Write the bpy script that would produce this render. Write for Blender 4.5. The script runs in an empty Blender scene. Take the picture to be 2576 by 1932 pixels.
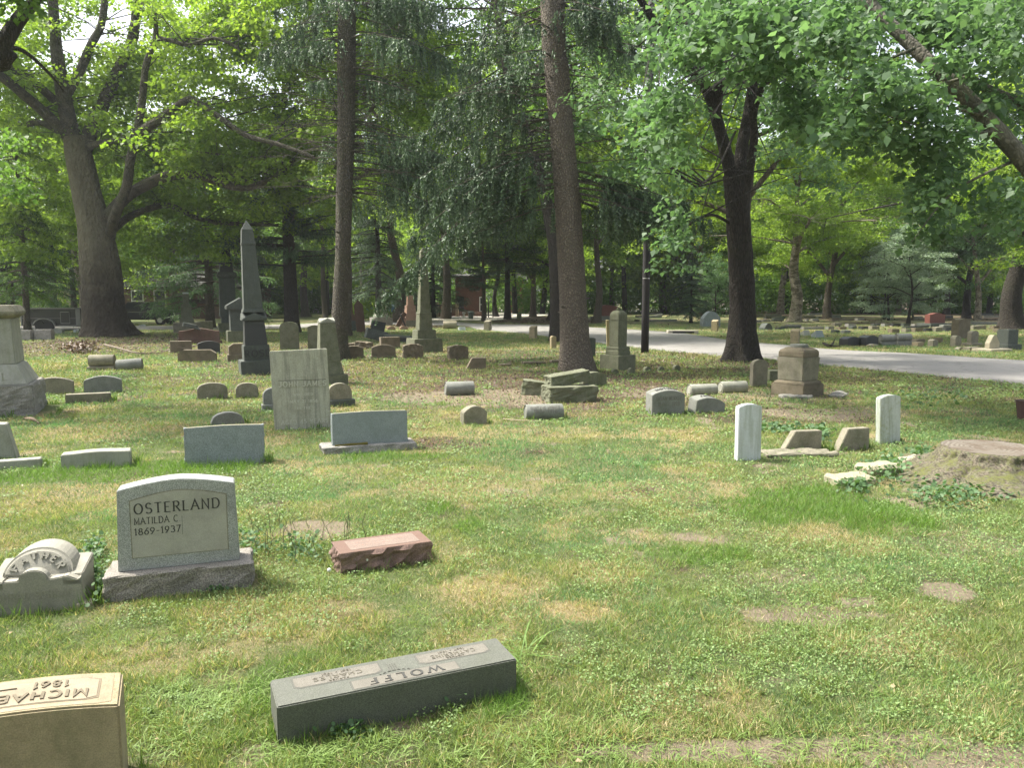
import bpy, bmesh, math, random
import numpy as np
from mathutils import Vector, Matrix, noise as mnoise

sc = bpy.context.scene
R = math.radians
# ------------------------------------------------------------------ camera
F = 1946.0; CX, CY = 1288.0, 966.0; CAMH = 2.0
PITCH = math.atan(216 / F)
cam_d = bpy.data.cameras.new('camera'); cam = bpy.data.objects.new('camera', cam_d)
sc.collection.objects.link(cam); sc.camera = cam
cam_d.sensor_width = 36; cam_d.lens = F / 2576 * 36; cam_d.clip_end = 3000; cam_d.clip_start = 0.05
cam.location = (0, 0, CAMH); cam.rotation_euler = (R(90) - PITCH, 0, 0)
# ------------------------------------------------------------------ world + sun
SUN_EL, SUN_AZ = 57.0, -72.0            # azimuth measured from +Y (straight ahead) towards +X
w = bpy.data.worlds.new('World'); sc.world = w; w.use_nodes = True
nt = w.node_tree; bg = nt.nodes['Background']
sky = nt.nodes.new('ShaderNodeTexSky'); sky.sky_type = 'NISHITA'; sky.sun_disc = False
sky.sun_elevation = R(SUN_EL); sky.sun_rotation = R(SUN_AZ); sky.air_density = 1.0; sky.dust_density = 5.0; sky.ozone_density = 1.0
hsv = nt.nodes.new('ShaderNodeHueSaturation'); hsv.inputs['Saturation'].default_value = .45      # thin white summer haze
nt.links.new(sky.outputs[0], hsv.inputs['Color']); nt.links.new(hsv.outputs[0], bg.inputs[0]); bg.inputs[1].default_value = 0.15
sd = bpy.data.lights.new('sun', 'SUN'); sd.energy = 3.2; sd.angle = R(2.5); sd.color = (1.0, 0.95, 0.84)
so = bpy.data.objects.new('sun', sd); sc.collection.objects.link(so)
sv = Vector((math.sin(R(SUN_AZ)) * math.cos(R(SUN_EL)), math.cos(R(SUN_AZ)) * math.cos(R(SUN_EL)), math.sin(R(SUN_EL))))
so.rotation_euler = sv.to_track_quat('Z', 'Y').to_euler(); so.location = (0, 0, 60)
sc.view_settings.view_transform = 'Standard'; sc.view_settings.look = 'None'
sc.view_settings.exposure = 1.42; sc.view_settings.gamma = 1
try:
    sc.cycles.max_bounces = 12; sc.cycles.transmission_bounces = 8; sc.cycles.diffuse_bounces = 8; sc.cycles.transparent_max_bounces = 8
    sc.cycles.sample_clamp_indirect = 6
except Exception: pass

# ------------------------------------------------------------------ pixel helpers (photo pixels -> points standing on the ground)
_c, _s = math.cos(PITCH), math.sin(PITCH)
def ray(px, py):
    a = (px - CX) / F; b = -(py - CY) / F
    return a, b * _s + _c, b * _c - _s
def G(px, py, z=0.0):
    d = ray(px, py); t = (CAMH - z) / (-d[2]); return Vector((d[0] * t, d[1] * t, z))
def V(px, py, Y):
    d = ray(px, py); t = Y / d[1]; return Vector((d[0] * t, Y, CAMH + d[2] * t))

# ------------------------------------------------------------------ materials
def lin(c): return (c[0], c[1], c[2], 1)
def newmat(name):
    m = bpy.data.materials.new(name); m.use_nodes = True
    n = m.node_tree.nodes; l = m.node_tree.links
    return m, n, l, n['Principled BSDF']
def N(n, t, **k):
    x = n.new(t)
    for a, v in k.items():
        if a in x.inputs.keys() if hasattr(x.inputs, 'keys') else False: x.inputs[a].default_value = v
        else: setattr(x, a, v)
    return x
def ramp(n, p0, p1, c0=(0, 0, 0, 1), c1=(1, 1, 1, 1)):
    r = n.new('ShaderNodeValToRGB'); e = r.color_ramp.elements
    e[0].position = p0; e[0].color = c0; e[1].position = p1; e[1].color = c1
    return r
def mixc(n, l, fac, a, b, mode='MIX'):
    m = n.new('ShaderNodeMix'); m.data_type = 'RGBA'; m.blend_type = mode
    for sock, v in ((m.inputs[0], fac), (m.inputs[6], a), (m.inputs[7], b)):
        if isinstance(v, bpy.types.NodeSocket): l.new(v, sock)
        elif isinstance(v, (int, float)): sock.default_value = v
        else: sock.default_value = lin(v)
    return m.outputs[2]
def coords(n, l, scale=(1, 1, 1)):
    tc = n.new('ShaderNodeTexCoord'); oi = n.new('ShaderNodeObjectInfo')
    mul = n.new('ShaderNodeMath'); mul.operation = 'MULTIPLY'; mul.inputs[1].default_value = 37.0
    l.new(oi.outputs['Random'], mul.inputs[0])
    add = n.new('ShaderNodeVectorMath'); add.operation = 'ADD'
    l.new(tc.outputs['Object'], add.inputs[0]); l.new(mul.outputs[0], add.inputs[1])
    if scale == (1, 1, 1): return add.outputs[0]
    mp = n.new('ShaderNodeVectorMath'); mp.operation = 'MULTIPLY'; mp.inputs[1].default_value = scale
    l.new(add.outputs[0], mp.inputs[0]); return mp.outputs[0]
def noise_n(n, l, vec, scale, detail=4, rough=.6):
    t = n.new('ShaderNodeTexNoise'); t.inputs['Scale'].default_value = scale
    t.inputs['Detail'].default_value = detail; t.inputs['Roughness'].default_value = rough
    l.new(vec, t.inputs['Vector']); return t.outputs['Fac']
_mats = {}
def stone_mat(name, col, speck=.35, moss=.3, stain=.35, streak=0.0, bump=.3, fine=260, rough=.85, mosscol=(.07, .085, .02), lichen=.0, bscale=60, mr=(.5, .64)):
    if name in _mats: return _mats[name]
    m, n, l, P = newmat(name); _mats[name] = m
    vec = coords(n, l)
    big = noise_n(n, l, vec, 5, 5, .65)
    mid = noise_n(n, l, vec, 28, 5, .7)
    fin = noise_n(n, l, vec, fine, 2, .5)
    dark = tuple(c * (1 - speck * .9) for c in col); lite = tuple(min(.85, c * (1 + speck)) for c in col)
    rf = ramp(n, .38, .62); l.new(fin, rf.inputs[0])
    base = mixc(n, l, rf.outputs[0], dark, lite)
    rb = ramp(n, .4, .7); l.new(big, rb.inputs[0])
    sm = n.new('ShaderNodeMath'); sm.operation = 'MULTIPLY'; sm.inputs[1].default_value = stain
    l.new(rb.outputs[0], sm.inputs[0])
    base = mixc(n, l, sm.outputs[0], base, tuple(c * .45 for c in col))
    if streak:
        v2 = coords(n, l, (14, 14, .9)); st = noise_n(n, l, v2, 1.6, 3, .6)
        rs = ramp(n, .48, .66); l.new(st, rs.inputs[0])
        s2 = n.new('ShaderNodeMath'); s2.operation = 'MULTIPLY'; s2.inputs[1].default_value = streak; l.new(rs.outputs[0], s2.inputs[0])
        base = mixc(n, l, s2.outputs[0], base, (.16, .18, .09) if lichen < .5 else (.06, .065, .06))
    if moss:
        mm = n.new('ShaderNodeMath'); mm.operation = 'ADD'; l.new(big, mm.inputs[0]); l.new(mid, mm.inputs[1])
        rm = ramp(n, *mr); mh = n.new('ShaderNodeMath'); mh.operation = 'MULTIPLY'; mh.inputs[1].default_value = .5
        l.new(mm.outputs[0], mh.inputs[0]); l.new(mh.outputs[0], rm.inputs[0])
        m3 = n.new('ShaderNodeMath'); m3.operation = 'MULTIPLY'; m3.inputs[1].default_value = moss; l.new(rm.outputs[0], m3.inputs[0])
        base = mixc(n, l, m3.outputs[0], base, mosscol)
    if lichen:
        vo = n.new('ShaderNodeTexVoronoi'); vo.inputs['Scale'].default_value = 18; l.new(vec, vo.inputs['Vector'])
        rl = ramp(n, .08, .2, (1, 1, 1, 1), (0, 0, 0, 1)); l.new(vo.outputs['Distance'], rl.inputs[0])
        m4 = n.new('ShaderNodeMath'); m4.operation = 'MULTIPLY'; m4.inputs[1].default_value = lichen; l.new(rl.outputs[0], m4.inputs[0])
        base = mixc(n, l, m4.outputs[0], base, (.42, .43, .34))
    l.new(base, P.inputs['Base Color'])
    P.inputs['Roughness'].default_value = rough
    bn = noise_n(n, l, vec, bscale, 6, .75)
    b = n.new('ShaderNodeBump'); b.inputs['Strength'].default_value = bump; b.inputs['Distance'].default_value = .012
    l.new(bn, b.inputs['Height']); l.new(b.outputs[0], P.inputs['Normal'])
    return m
def plain_mat(name, col, rough=.7, metal=0, var=.25, scale=6, bump=0, emit=None):
    if name in _mats: return _mats[name]
    m, n, l, P = newmat(name); _mats[name] = m
    vec = coords(n, l); t = noise_n(n, l, vec, scale, 5, .65)
    l.new(mixc(n, l, t, tuple(c * (1 - var) for c in col), tuple(min(1, c * (1 + var)) for c in col)), P.inputs['Base Color'])
    P.inputs['Roughness'].default_value = rough; P.inputs['Metallic'].default_value = metal
    if bump:
        b = n.new('ShaderNodeBump'); b.inputs['Strength'].default_value = bump; b.inputs['Distance'].default_value = .01
        l.new(noise_n(n, l, vec, scale * 6, 5, .7), b.inputs['Height']); l.new(b.outputs[0], P.inputs['Normal'])
    return m
def leaf_mat(name, dark, light, trans=.4, rough=.55, tcol=None):
    if name in _mats: return _mats[name]
    m, n, l, P = newmat(name); _mats[name] = m
    at = n.new('ShaderNodeAttribute'); at.attribute_name = 'rnd'
    oi = n.new('ShaderNodeObjectInfo')
    col = mixc(n, l, at.outputs['Fac'], dark, light)
    hs = n.new('ShaderNodeHueSaturation'); mr = n.new('ShaderNodeMapRange')
    mr.inputs[3].default_value = .8; mr.inputs[4].default_value = 1.2
    l.new(oi.outputs['Random'], mr.inputs[0]); l.new(mr.outputs[0], hs.inputs['Value']); l.new(col, hs.inputs['Color'])
    col = hs.outputs[0]
    l.new(col, P.inputs['Base Color']); P.inputs['Roughness'].default_value = rough
    tr = n.new('ShaderNodeBsdfTranslucent'); 
    tc = mixc(n, l, 1.0, col, tcol or (1.5, 1.5, .6), 'MULTIPLY'); l.new(tc, tr.inputs['Color'])
    mx = n.new('ShaderNodeMixShader'); mx.inputs[0].default_value = trans
    l.new(P.outputs[0], mx.inputs[1]); l.new(tr.outputs[0], mx.inputs[2])
    l.new(mx.outputs[0], n['Material Output'].inputs['Surface'])
    return m
def bark_mat(name, c0, c1, vscale=(9, 9, 2.2), bump=.9, patch=None, moss=.15):
    if name in _mats: return _mats[name]
    m, n, l, P = newmat(name); _mats[name] = m
    vec = coords(n, l, vscale); v1 = coords(n, l)
    vo = n.new('ShaderNodeTexVoronoi'); vo.inputs['Scale'].default_value = 2.2; vo.feature = 'DISTANCE_TO_EDGE'; l.new(vec, vo.inputs['Vector'])
    t = noise_n(n, l, vec, 3.5, 8, .75)
    rv = ramp(n, .0, .25); l.new(vo.outputs['Distance'], rv.inputs[0])
    a = mixc(n, l, t, c0, c1)
    dk = n.new('ShaderNodeMath'); dk.operation = 'MULTIPLY_ADD'; dk.inputs[1].default_value = -.55; dk.inputs[2].default_value = .55; l.new(rv.outputs[0], dk.inputs[0])
    base = mixc(n, l, dk.outputs[0], a, tuple(c * .35 for c in c0))
    big = noise_n(n, l, v1, 1.1, 4, .6)
    if patch:
        rp = ramp(n, .5, .56); l.new(noise_n(n, l, v1, 3.2, 4, .6), rp.inputs[0]); base = mixc(n, l, rp.outputs[0], base, patch)
    if moss:
        rm = ramp(n, .5, .62); l.new(big, rm.inputs[0]); q = n.new('ShaderNodeMath'); q.operation = 'MULTIPLY'; q.inputs[1].default_value = moss
        l.new(rm.outputs[0], q.inputs[0]); base = mixc(n, l, q.outputs[0], base, (.07, .09, .025))
    l.new(base, P.inputs['Base Color']); P.inputs['Roughness'].default_value = .95
    h = n.new('ShaderNodeMath'); h.operation = 'ADD'; l.new(rv.outputs[0], h.inputs[0]); l.new(t, h.inputs[1])
    b = n.new('ShaderNodeBump'); b.inputs['Strength'].default_value = bump; b.inputs['Distance'].default_value = .07
    l.new(h.outputs[0], b.inputs['Height']); l.new(b.outputs[0], P.inputs['Normal'])
    return m

# ------------------------------------------------------------------ object helpers
C = sc.collection
def link(name, me, mat=None, parent=None, loc=None, rot=None):
    o = bpy.data.objects.new(name, me); C.objects.link(o)
    if mat and me and not me.materials: me.materials.append(mat)
    if parent: o.parent = parent
    if loc is not None: o.location = loc
    if rot is not None: o.rotation_euler = rot
    return o
def tag(o, label=None, cat=None, group=None, kind=None):
    if label: o['label'] = label
    if cat: o['category'] = cat
    if group: o['group'] = group
    if kind: o['kind'] = kind
    return o
def thing(name, label, cat, loc=(0, 0, 0), rz=0, group=None):
    o = link(name, None, loc=loc, rot=(0, 0, rz)); o.empty_display_size = .2
    return tag(o, label, cat, group)
def mesh_from(name, verts, faces, bevel=0, seg=1, smooth=False):
    me = bpy.data.meshes.new(name); me.from_pydata([tuple(v) for v in verts], [], faces); me.update()
    bm = bmesh.new(); bm.from_mesh(me)
    bmesh.ops.recalc_face_normals(bm, faces=bm.faces)
    if bevel:
        ed = [e for e in bm.edges if len(e.link_faces) == 2 and e.calc_face_angle(0) > .6]
        if ed: bmesh.ops.bevel(bm, geom=ed, offset=bevel, segments=seg, affect='EDGES', clamp_overlap=True)
    bm.to_mesh(me); bm.free()
    if smooth:
        for p in me.polygons: p.use_smooth = True
    return me
def np_mesh(name, Vv, Fq, rnd=None, smooth=False):
    me = bpy.data.meshes.new(name); k = Fq.shape[1]
    me.vertices.add(len(Vv)); me.vertices.foreach_set('co', np.asarray(Vv, np.float32).ravel())
    me.loops.add(Fq.size); me.loops.foreach_set('vertex_index', np.asarray(Fq, np.int32).ravel())
    me.polygons.add(len(Fq)); me.polygons.foreach_set('loop_start', np.arange(0, Fq.size, k, dtype=np.int32))
    try: me.polygons.foreach_set('loop_total', np.full(len(Fq), k, np.int32))
    except Exception: pass
    if smooth: me.polygons.foreach_set('use_smooth', np.ones(len(Fq), bool))
    me.update(calc_edges=True)
    if rnd is not None:
        a = me.attributes.new('rnd', 'FLOAT', 'POINT'); a.data.foreach_set('value', np.asarray(rnd, np.float32))
    return me
class MB:
    def __init__(s): s.v = []; s.f = []
    def add(s, v, f):
        o = len(s.v); s.v += [tuple(x) for x in v]; s.f += [tuple(i + o for i in q) for q in f]; return s
    def box(s, x0, x1, y0, y1, z0, z1):
        v = [(x0, y0, z0), (x1, y0, z0), (x1, y1, z0), (x0, y1, z0), (x0, y0, z1), (x1, y0, z1), (x1, y1, z1), (x0, y1, z1)]
        return s.add(v, [(0, 3, 2, 1), (4, 5, 6, 7), (0, 1, 5, 4), (1, 2, 6, 5), (2, 3, 7, 6), (3, 0, 4, 7)])
    def prism(s, prof, y0, y1, dz=0, sx=1, dx=0):   # prof: (x,z) outline
        n = len(prof)
        v = [(x, y0, z) for x, z in prof] + [(x * sx + dx, y1, z + (dz if z > .001 else 0)) for x, z in prof]
        f = [tuple(range(n)), tuple(range(2 * n - 1, n - 1, -1))] + [(i, i + n, (i + 1) % n + n, (i + 1) % n) for i in range(n)]
        return s.add(v, f)
    def side(s, prof, x0, x1):                # prof: (y,z) outline extruded along x
        n = len(prof)
        v = [(x0, y, z) for y, z in prof] + [(x1, y, z) for y, z in prof]
        f = [tuple(range(n)), tuple(range(2 * n - 1, n - 1, -1))] + [(i, i + n, (i + 1) % n + n, (i + 1) % n) for i in range(n)]
        return s.add(v, f)
    def tube(s, pts, rad, n=8, cap=True):
        V_, F_ = tube_np(pts, rad, n); o = len(s.v)
        s.v += [tuple(x) for x in V_]; s.f += [tuple(int(i) + o for i in q) for q in F_]
        if cap:
            m = len(pts); s.f.append(tuple(o + i for i in range(n))[::-1]); s.f.append(tuple(o + (m - 1) * n + i for i in range(n)))
        return s
    def lathe(s, prof, cx=0, cy=0, n=20):     # prof (r,z) bottom to top
        o = len(s.v); m = len(prof)
        for r, z in prof:
            for i in range(n):
                a = 2 * math.pi * i / n; s.v.append((cx + r * math.cos(a), cy + r * math.sin(a), z))
        for j in range(m - 1):
            for i in range(n):
                s.f.append((o + j * n + i, o + j * n + (i + 1) % n, o + (j + 1) * n + (i + 1) % n, o + (j + 1) * n + i))
        s.f.append(tuple(o + i for i in range(n))[::-1]); s.f.append(tuple(o + (m - 1) * n + i for i in range(n)))
        return s
    def mesh(s, name='mesh', bevel=0, seg=1, smooth=False): return mesh_from(name, s.v, s.f, bevel, seg, smooth)
    def obj(s, name, mat, parent=None, bevel=0, seg=1, smooth=False, loc=None, rot=None):
        return link(name, s.mesh(name, bevel, seg, smooth), mat, parent, loc, rot)
def tube_np(pts, rad, n=6, jitter=0, rng=None):
    P = np.array([tuple(p) for p in pts], float); m = len(P); rad = np.asarray(rad, float)
    T = np.gradient(P, axis=0) if m > 1 else np.array([[0, 0, 1.]])
    T /= (np.linalg.norm(T, axis=1, keepdims=True) + 1e-9)
    ref = np.where(np.abs(T[:, 2:3]) > .9, np.array([[1., 0, 0]]), np.array([[0, 0, 1.]]))
    if abs(T[:, 2]).mean() > .6: ref = np.tile(np.array([[1., 0, 0]]), (m, 1))
    else: ref = np.tile(np.array([[0, 0, 1.]]), (m, 1)) + 1e-3
    U = np.cross(T, ref); U /= (np.linalg.norm(U, axis=1, keepdims=True) + 1e-9); W = np.cross(T, U)
    a = np.arange(n) * 2 * np.pi / n
    rr = rad[:, None] * np.ones((m, n))
    if jitter and rng is not None: rr = rr * (1 + rng.uniform(-jitter, jitter, (m, n)))
    Vv = P[:, None, :] + rr[..., None] * (np.cos(a)[None, :, None] * U[:, None, :] + np.sin(a)[None, :, None] * W[:, None, :])
    i = np.arange(n); j = np.arange(m - 1)[:, None] * n
    Fq = np.stack([j + i, j + (i + 1) % n, j + n + (i + 1) % n, j + n + i], -1).reshape(-1, 4)
    return Vv.reshape(-1, 3), Fq
def smoothpts(pts, k=4):
    P = [Vector(p) for p in pts]; out = []
    for i in range(len(P) - 1):
        p0 = P[max(i - 1, 0)]; p1 = P[i]; p2 = P[i + 1]; p3 = P[min(i + 2, len(P) - 1)]
        for j in range(k):
            t = j / k
            out.append(.5 * ((2 * p1) + (p2 - p0) * t + (2 * p0 - 5 * p1 + 4 * p2 - p3) * t * t + (3 * p1 - p0 - 3 * p2 + p3) * t ** 3))
    out.append(P[-1]); return out
def rough_mesh(me, amp, scale, seed=0, cuts=3, zmin=None, mask=None):
    """subdivide and push vertices with noise (rock-faced stone)"""
    bm = bmesh.new(); bm.from_mesh(me)
    bmesh.ops.triangulate(bm, faces=[f for f in bm.faces if len(f.verts) > 4])
    for _ in range(cuts):
        L = [e for e in bm.edges if e.calc_length() > .035]
        if not L or len(bm.faces) > 30000: break
        bmesh.ops.subdivide_edges(bm, edges=L, cuts=1, use_grid_fill=True)
    bm.normal_update()
    for v in bm.verts:
        k = 1 if mask is None else mask(v.co, v.normal)
        if k <= 0: continue
        q = v.co * scale + Vector((seed, seed * 2.3, seed * .7))
        d = mnoise.fractal(q, 1.0, 2.0, 4) + .5 * abs(mnoise.noise(q * 2.1))
        v.co += v.normal * d * amp * k
    bm.to_mesh(me); bm.free(); return me

# ------------------------------------------------------------------ lettering: strokes on a unit-height grid
def arc(cx, cy, rx, ry, a0, a1, n=14):
    return [(cx + rx * math.cos(R(a0 + (a1 - a0) * i / n)), cy + ry * math.sin(R(a0 + (a1 - a0) * i / n))) for i in range(n + 1)]
GL = {
 'A': (.8, [[(0, 0), (.4, 1), (.8, 0)], [(.16, .36), (.64, .36)]]),
 'B': (.65, [[(.08, 0), (.08, 1)], [(.08, 1), (.35, 1)] + arc(.35, .76, .24, .24, 90, -90) + [(.08, .52)], [(.08, .52), (.35, .52)] + arc(.35, .26, .28, .26, 90, -90) + [(.08, 0)]]),
 'C': (.75, [arc(.42, .5, .38, .5, 50, 310, 20)]),
 'D': (.8, [[(.1, 0), (.1, 1)], [(.1, 1), (.35, 1)] + arc(.35, .5, .4, .5, 90, -90, 18) + [(.1, 0)]]),
 'E': (.6, [[(.08, 0), (.08, 1)], [(.08, 1), (.58, 1)], [(.08, .52), (.46, .52)], [(.08, 0), (.6, 0)]]),
 'F': (.58, [[(.08, 0), (.08, 1)], [(.08, 1), (.58, 1)], [(.08, .52), (.46, .52)]]),
 'G': (.8, [arc(.42, .5, .38, .5, 50, 330, 20) + [(.76, .42)], [(.5, .42), (.8, .42)]]),
 'H': (.75, [[(.08, 0), (.08, 1)], [(.67, 0), (.67, 1)], [(.08, .5), (.67, .5)]]),
 'I': (.2, [[(.1, 0), (.1, 1)]]),
 'J': (.5, [[(.4, 1), (.4, .25)] + arc(.2, .22, .2, .22, 0, -150, 8)]),
 'K': (.7, [[(.08, 0), (.08, 1)], [(.66, 1), (.1, .4)], [(.28, .58), (.7, 0)]]),
 'L': (.58, [[(.08, 0), (.08, 1)], [(.08, 0), (.58, 0)]]),
 'M': (.9, [[(.08, 0), (.08, 1), (.45, .15), (.82, 1), (.82, 0)]]),
 'N': (.78, [[(.08, 0), (.08, 1), (.7, 0), (.7, 1)]]),
 'O': (.85, [arc(.42, .5, .39, .5, 0, 360, 24)]),
 'P': (.62, [[(.08, 0), (.08, 1)], [(.08, 1), (.34, 1)] + arc(.34, .74, .26, .26, 90, -90) + [(.08, .48)]]),
 'R': (.7, [[(.08, 0), (.08, 1)], [(.08, 1), (.34, 1)] + arc(.34, .75, .25, .25, 90, -90) + [(.08, .5)], [(.3, .5), (.68, 0)]]),
 'S': (.62, [arc(.31, .74, .25, .26, 30, 270, 14) + arc(.31, .25, .28, .25, 90, -150, 14)[1:]]),
 'T': (.7, [[(.35, 0), (.35, 1)], [(0, 1), (.7, 1)]]),
 'U': (.75, [[(.08, 1), (.08, .35)] + arc(.375, .33, .295, .33, 180, 360, 12) + [(.67, 1)]]),
 'V': (.78, [[(0, 1), (.39, 0), (.78, 1)]]),
 'W': (1.1, [[(0, 1), (.28, 0), (.55, .85), (.82, 0), (1.1, 1)]]),
 'Y': (.74, [[(0, 1), (.37, .48), (.74, 1)], [(.37, .48), (.37, 0)]]),
 '0': (.6, [arc(.3, .5, .27, .5, 0, 360, 20)]), '1': (.3, [[(.0, .82), (.16, 1), (.16, 0)]]),
 '2': (.6, [arc(.3, .72, .26, .28, 160, -30, 12) + [(.04, 0)], [(.04, 0), (.58, 0)]]),
 '3': (.58, [arc(.27, .75, .24, .25, 150, -80, 12), arc(.27, .27, .28, .27, 80, -150, 12)]),
 '4': (.62, [[(.45, 0), (.45, 1), (.02, .3), (.62, .3)]]),
 '5': (.58, [[(.52, 1), (.1, 1), (.07, .56)], arc(.27, .31, .28, .3, 130, -150, 12)]),
 '6': (.6, [[(.46, 1), (.12, .55)], arc(.3, .3, .26, .3, 0, 360, 16)]),
 '7': (.58, [[(.02, 1), (.56, 1), (.2, 0)]]),
 '8': (.6, [arc(.3, .76, .21, .24, 0, 360, 14), arc(.3, .27, .27, .27, 0, 360, 16)]),
 '9': (.6, [[(.16, 0), (.5, .5)], arc(.3, .7, .26, .3, 0, 360, 16)]),
 '-': (.5, [[(.05, .45), (.45, .45)]]), '_': (1.1, [[(.05, .45), (1.05, .45)]]), '.': (.15, [[(.05, .04), (.1, .04)]]), ' ': (.4, []),
}
def lettering(text, h, fmap, thick=.13, thin=.06, serif=True, raise_=.002, gap=.2, stretch=1.0, fit=None, center=True):
    """fmap(u, v, n) -> point; returns MB with raised strokes"""
    tot = sum(GL[c][0] + gap for c in text) - gap
    s = h * stretch
    if fit: s = fit / tot
    mb = MB(); x = -tot / 2 if center else 0; k = 0
    for ch in text:
        wd, strokes = GL[ch]
        full = [list(q) for q in strokes]
        if serif:
            for q in strokes:
                for a, b in ((q[0], q[1]), (q[-1], q[-2])):
                    if (a[1] in (0, 1)) and abs(a[1] - b[1]) > .2 and len(q) < 8 or (a[1] in (0, 1) and abs(a[1] - b[1]) > .5):
                        yy = .03 if a[1] == 0 else .97
                        full.append([(a[0] - .13, yy), (a[0] + .13, yy)])
        for q in full:
            closed = len(q) > 3 and math.hypot(q[0][0] - q[-1][0], q[0][1] - q[-1][1]) < 1e-4
            pts = q[:-1] if closed else q; m = len(pts)
            L_, R_ = [], []
            for i in range(m):
                a = pts[(i - 1) % m] if (i > 0 or closed) else pts[i]; b = pts[(i + 1) % m] if (i < m - 1 or closed) else pts[i]
                p = pts[i]
                d1 = (p[0] - a[0], p[1] - a[1]); d2 = (b[0] - p[0], b[1] - p[1])
                def un(d):
                    l_ = math.hypot(*d); return (d[0] / l_, d[1] / l_) if l_ > 1e-6 else None
                u1, u2 = un(d1), un(d2); u1 = u1 or u2; u2 = u2 or u1
                t = (u1[0] + u2[0], u1[1] + u2[1]); tl = math.hypot(*t)
                if tl < .3: t = u2; tl = 1
                t = (t[0] / tl, t[1] / tl); cosb = max(.45, t[0] * u1[0] + t[1] * u1[1])
                wv = (thin + (thick - thin) * abs(t[1] if m > 6 else max(abs(u1[1]), abs(u2[1])))) / 2 / cosb
                L_.append((p[0] - t[1] * wv, p[1] + t[0] * wv)); R_.append((p[0] + t[1] * wv, p[1] - t[0] * wv))
            n_ = raise_ + (k % 7) * raise_ * .06 + .00002; k += 1
            vs = []
            for (lx, ly), (rx, ry) in zip(L_, R_):
                for (xx, yy) in ((lx, ly), (rx, ry)):
                    for nn in (n_, -.001): vs.append(fmap((x + xx) * s, yy * h, nn))
            fs = []
            rng_ = range(m) if closed else range(m - 1)
            for i in rng_:
                j = (i + 1) % m; a, b = 4 * i, 4 * j
                fs += [(a, a + 2, b + 2, b), (a, b, b + 1, a + 1), (a + 2, a + 3, b + 3, b + 2)]
            if not closed:
                fs += [(0, 1, 3, 2), (4 * (m - 1), 4 * (m - 1) + 2, 4 * (m - 1) + 3, 4 * (m - 1) + 1)]
            mb.add(vs, fs)
        x += wd + gap
    return mb
def plane_map(O, u, v):
    O = Vector(O); u = Vector(u).normalized(); v = Vector(v).normalized(); n = u.cross(v)
    return lambda a, b, c: O + u * a + v * b + n * c

# ------------------------------------------------------------------ noise for the ground
def _hash(ix, iy, seed):
    h = (ix.astype(np.int64) * 374761393 + iy.astype(np.int64) * 668265263 + seed * 974711) & 0xffffffff
    h = ((h ^ (h >> 13)) * 1274126177) & 0xffffffff
    return ((h ^ (h >> 16)) & 0xffff) / 65535.0
def vnoise(x, y, seed=0):
    ix = np.floor(x); iy = np.floor(y); fx = x - ix; fy = y - iy
    fx = fx * fx * (3 - 2 * fx); fy = fy * fy * (3 - 2 * fy)
    a = _hash(ix, iy, seed); b = _hash(ix + 1, iy, seed); c = _hash(ix, iy + 1, seed); d = _hash(ix + 1, iy + 1, seed)
    return (a * (1 - fx) + b * fx) * (1 - fy) + (c * (1 - fx) + d * fx) * fy
def fbm(x, y, seed=0, o=4):
    r = 0; amp = .5; tot = 0
    for i in range(o): r = r + amp * vnoise(x * 2 ** i, y * 2 ** i, seed + i * 17); tot += amp; amp *= .55
    return r / tot
ROAD_NEAR = [(-300, 832), (300, 830), (700, 827), (900, 818), (1148, 819), (1200, 828), (1330, 840), (1393, 850), (1500, 862), (1650, 880), (1803, 894), (1922, 903), (2103, 921), (2320, 942), (2576, 966), (2800, 988), (3200, 1030)]
ROAD_FAR = [(-300, 822), (300, 821), (700, 818), (900, 808), (1100, 806), (1200, 815), (1380, 818), (1500, 825), (1622, 832), (1712, 839), (1833, 857), (1904, 863), (2103, 881), (2320, 892), (2576, 910), (2800, 925), (3200, 950)]
RN = [G(*p) for p in ROAD_NEAR]; RF = [G(*p) for p in ROAD_FAR]
ROADPOLY = np.array([(p.x, p.y) for p in RN] + [(p.x, p.y) for p in RF[::-1]])
def inpoly(x, y, poly):
    c = np.zeros(x.shape, bool); n = len(poly); j = n - 1
    for i in range(n):
        xi, yi = poly[i]; xj, yj = poly[j]
        m = ((yi > y) != (yj > y)) & (x < (xj - xi) * (y - yi) / (yj - yi + 1e-12) + xi); c ^= m; j = i
    return c
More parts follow.
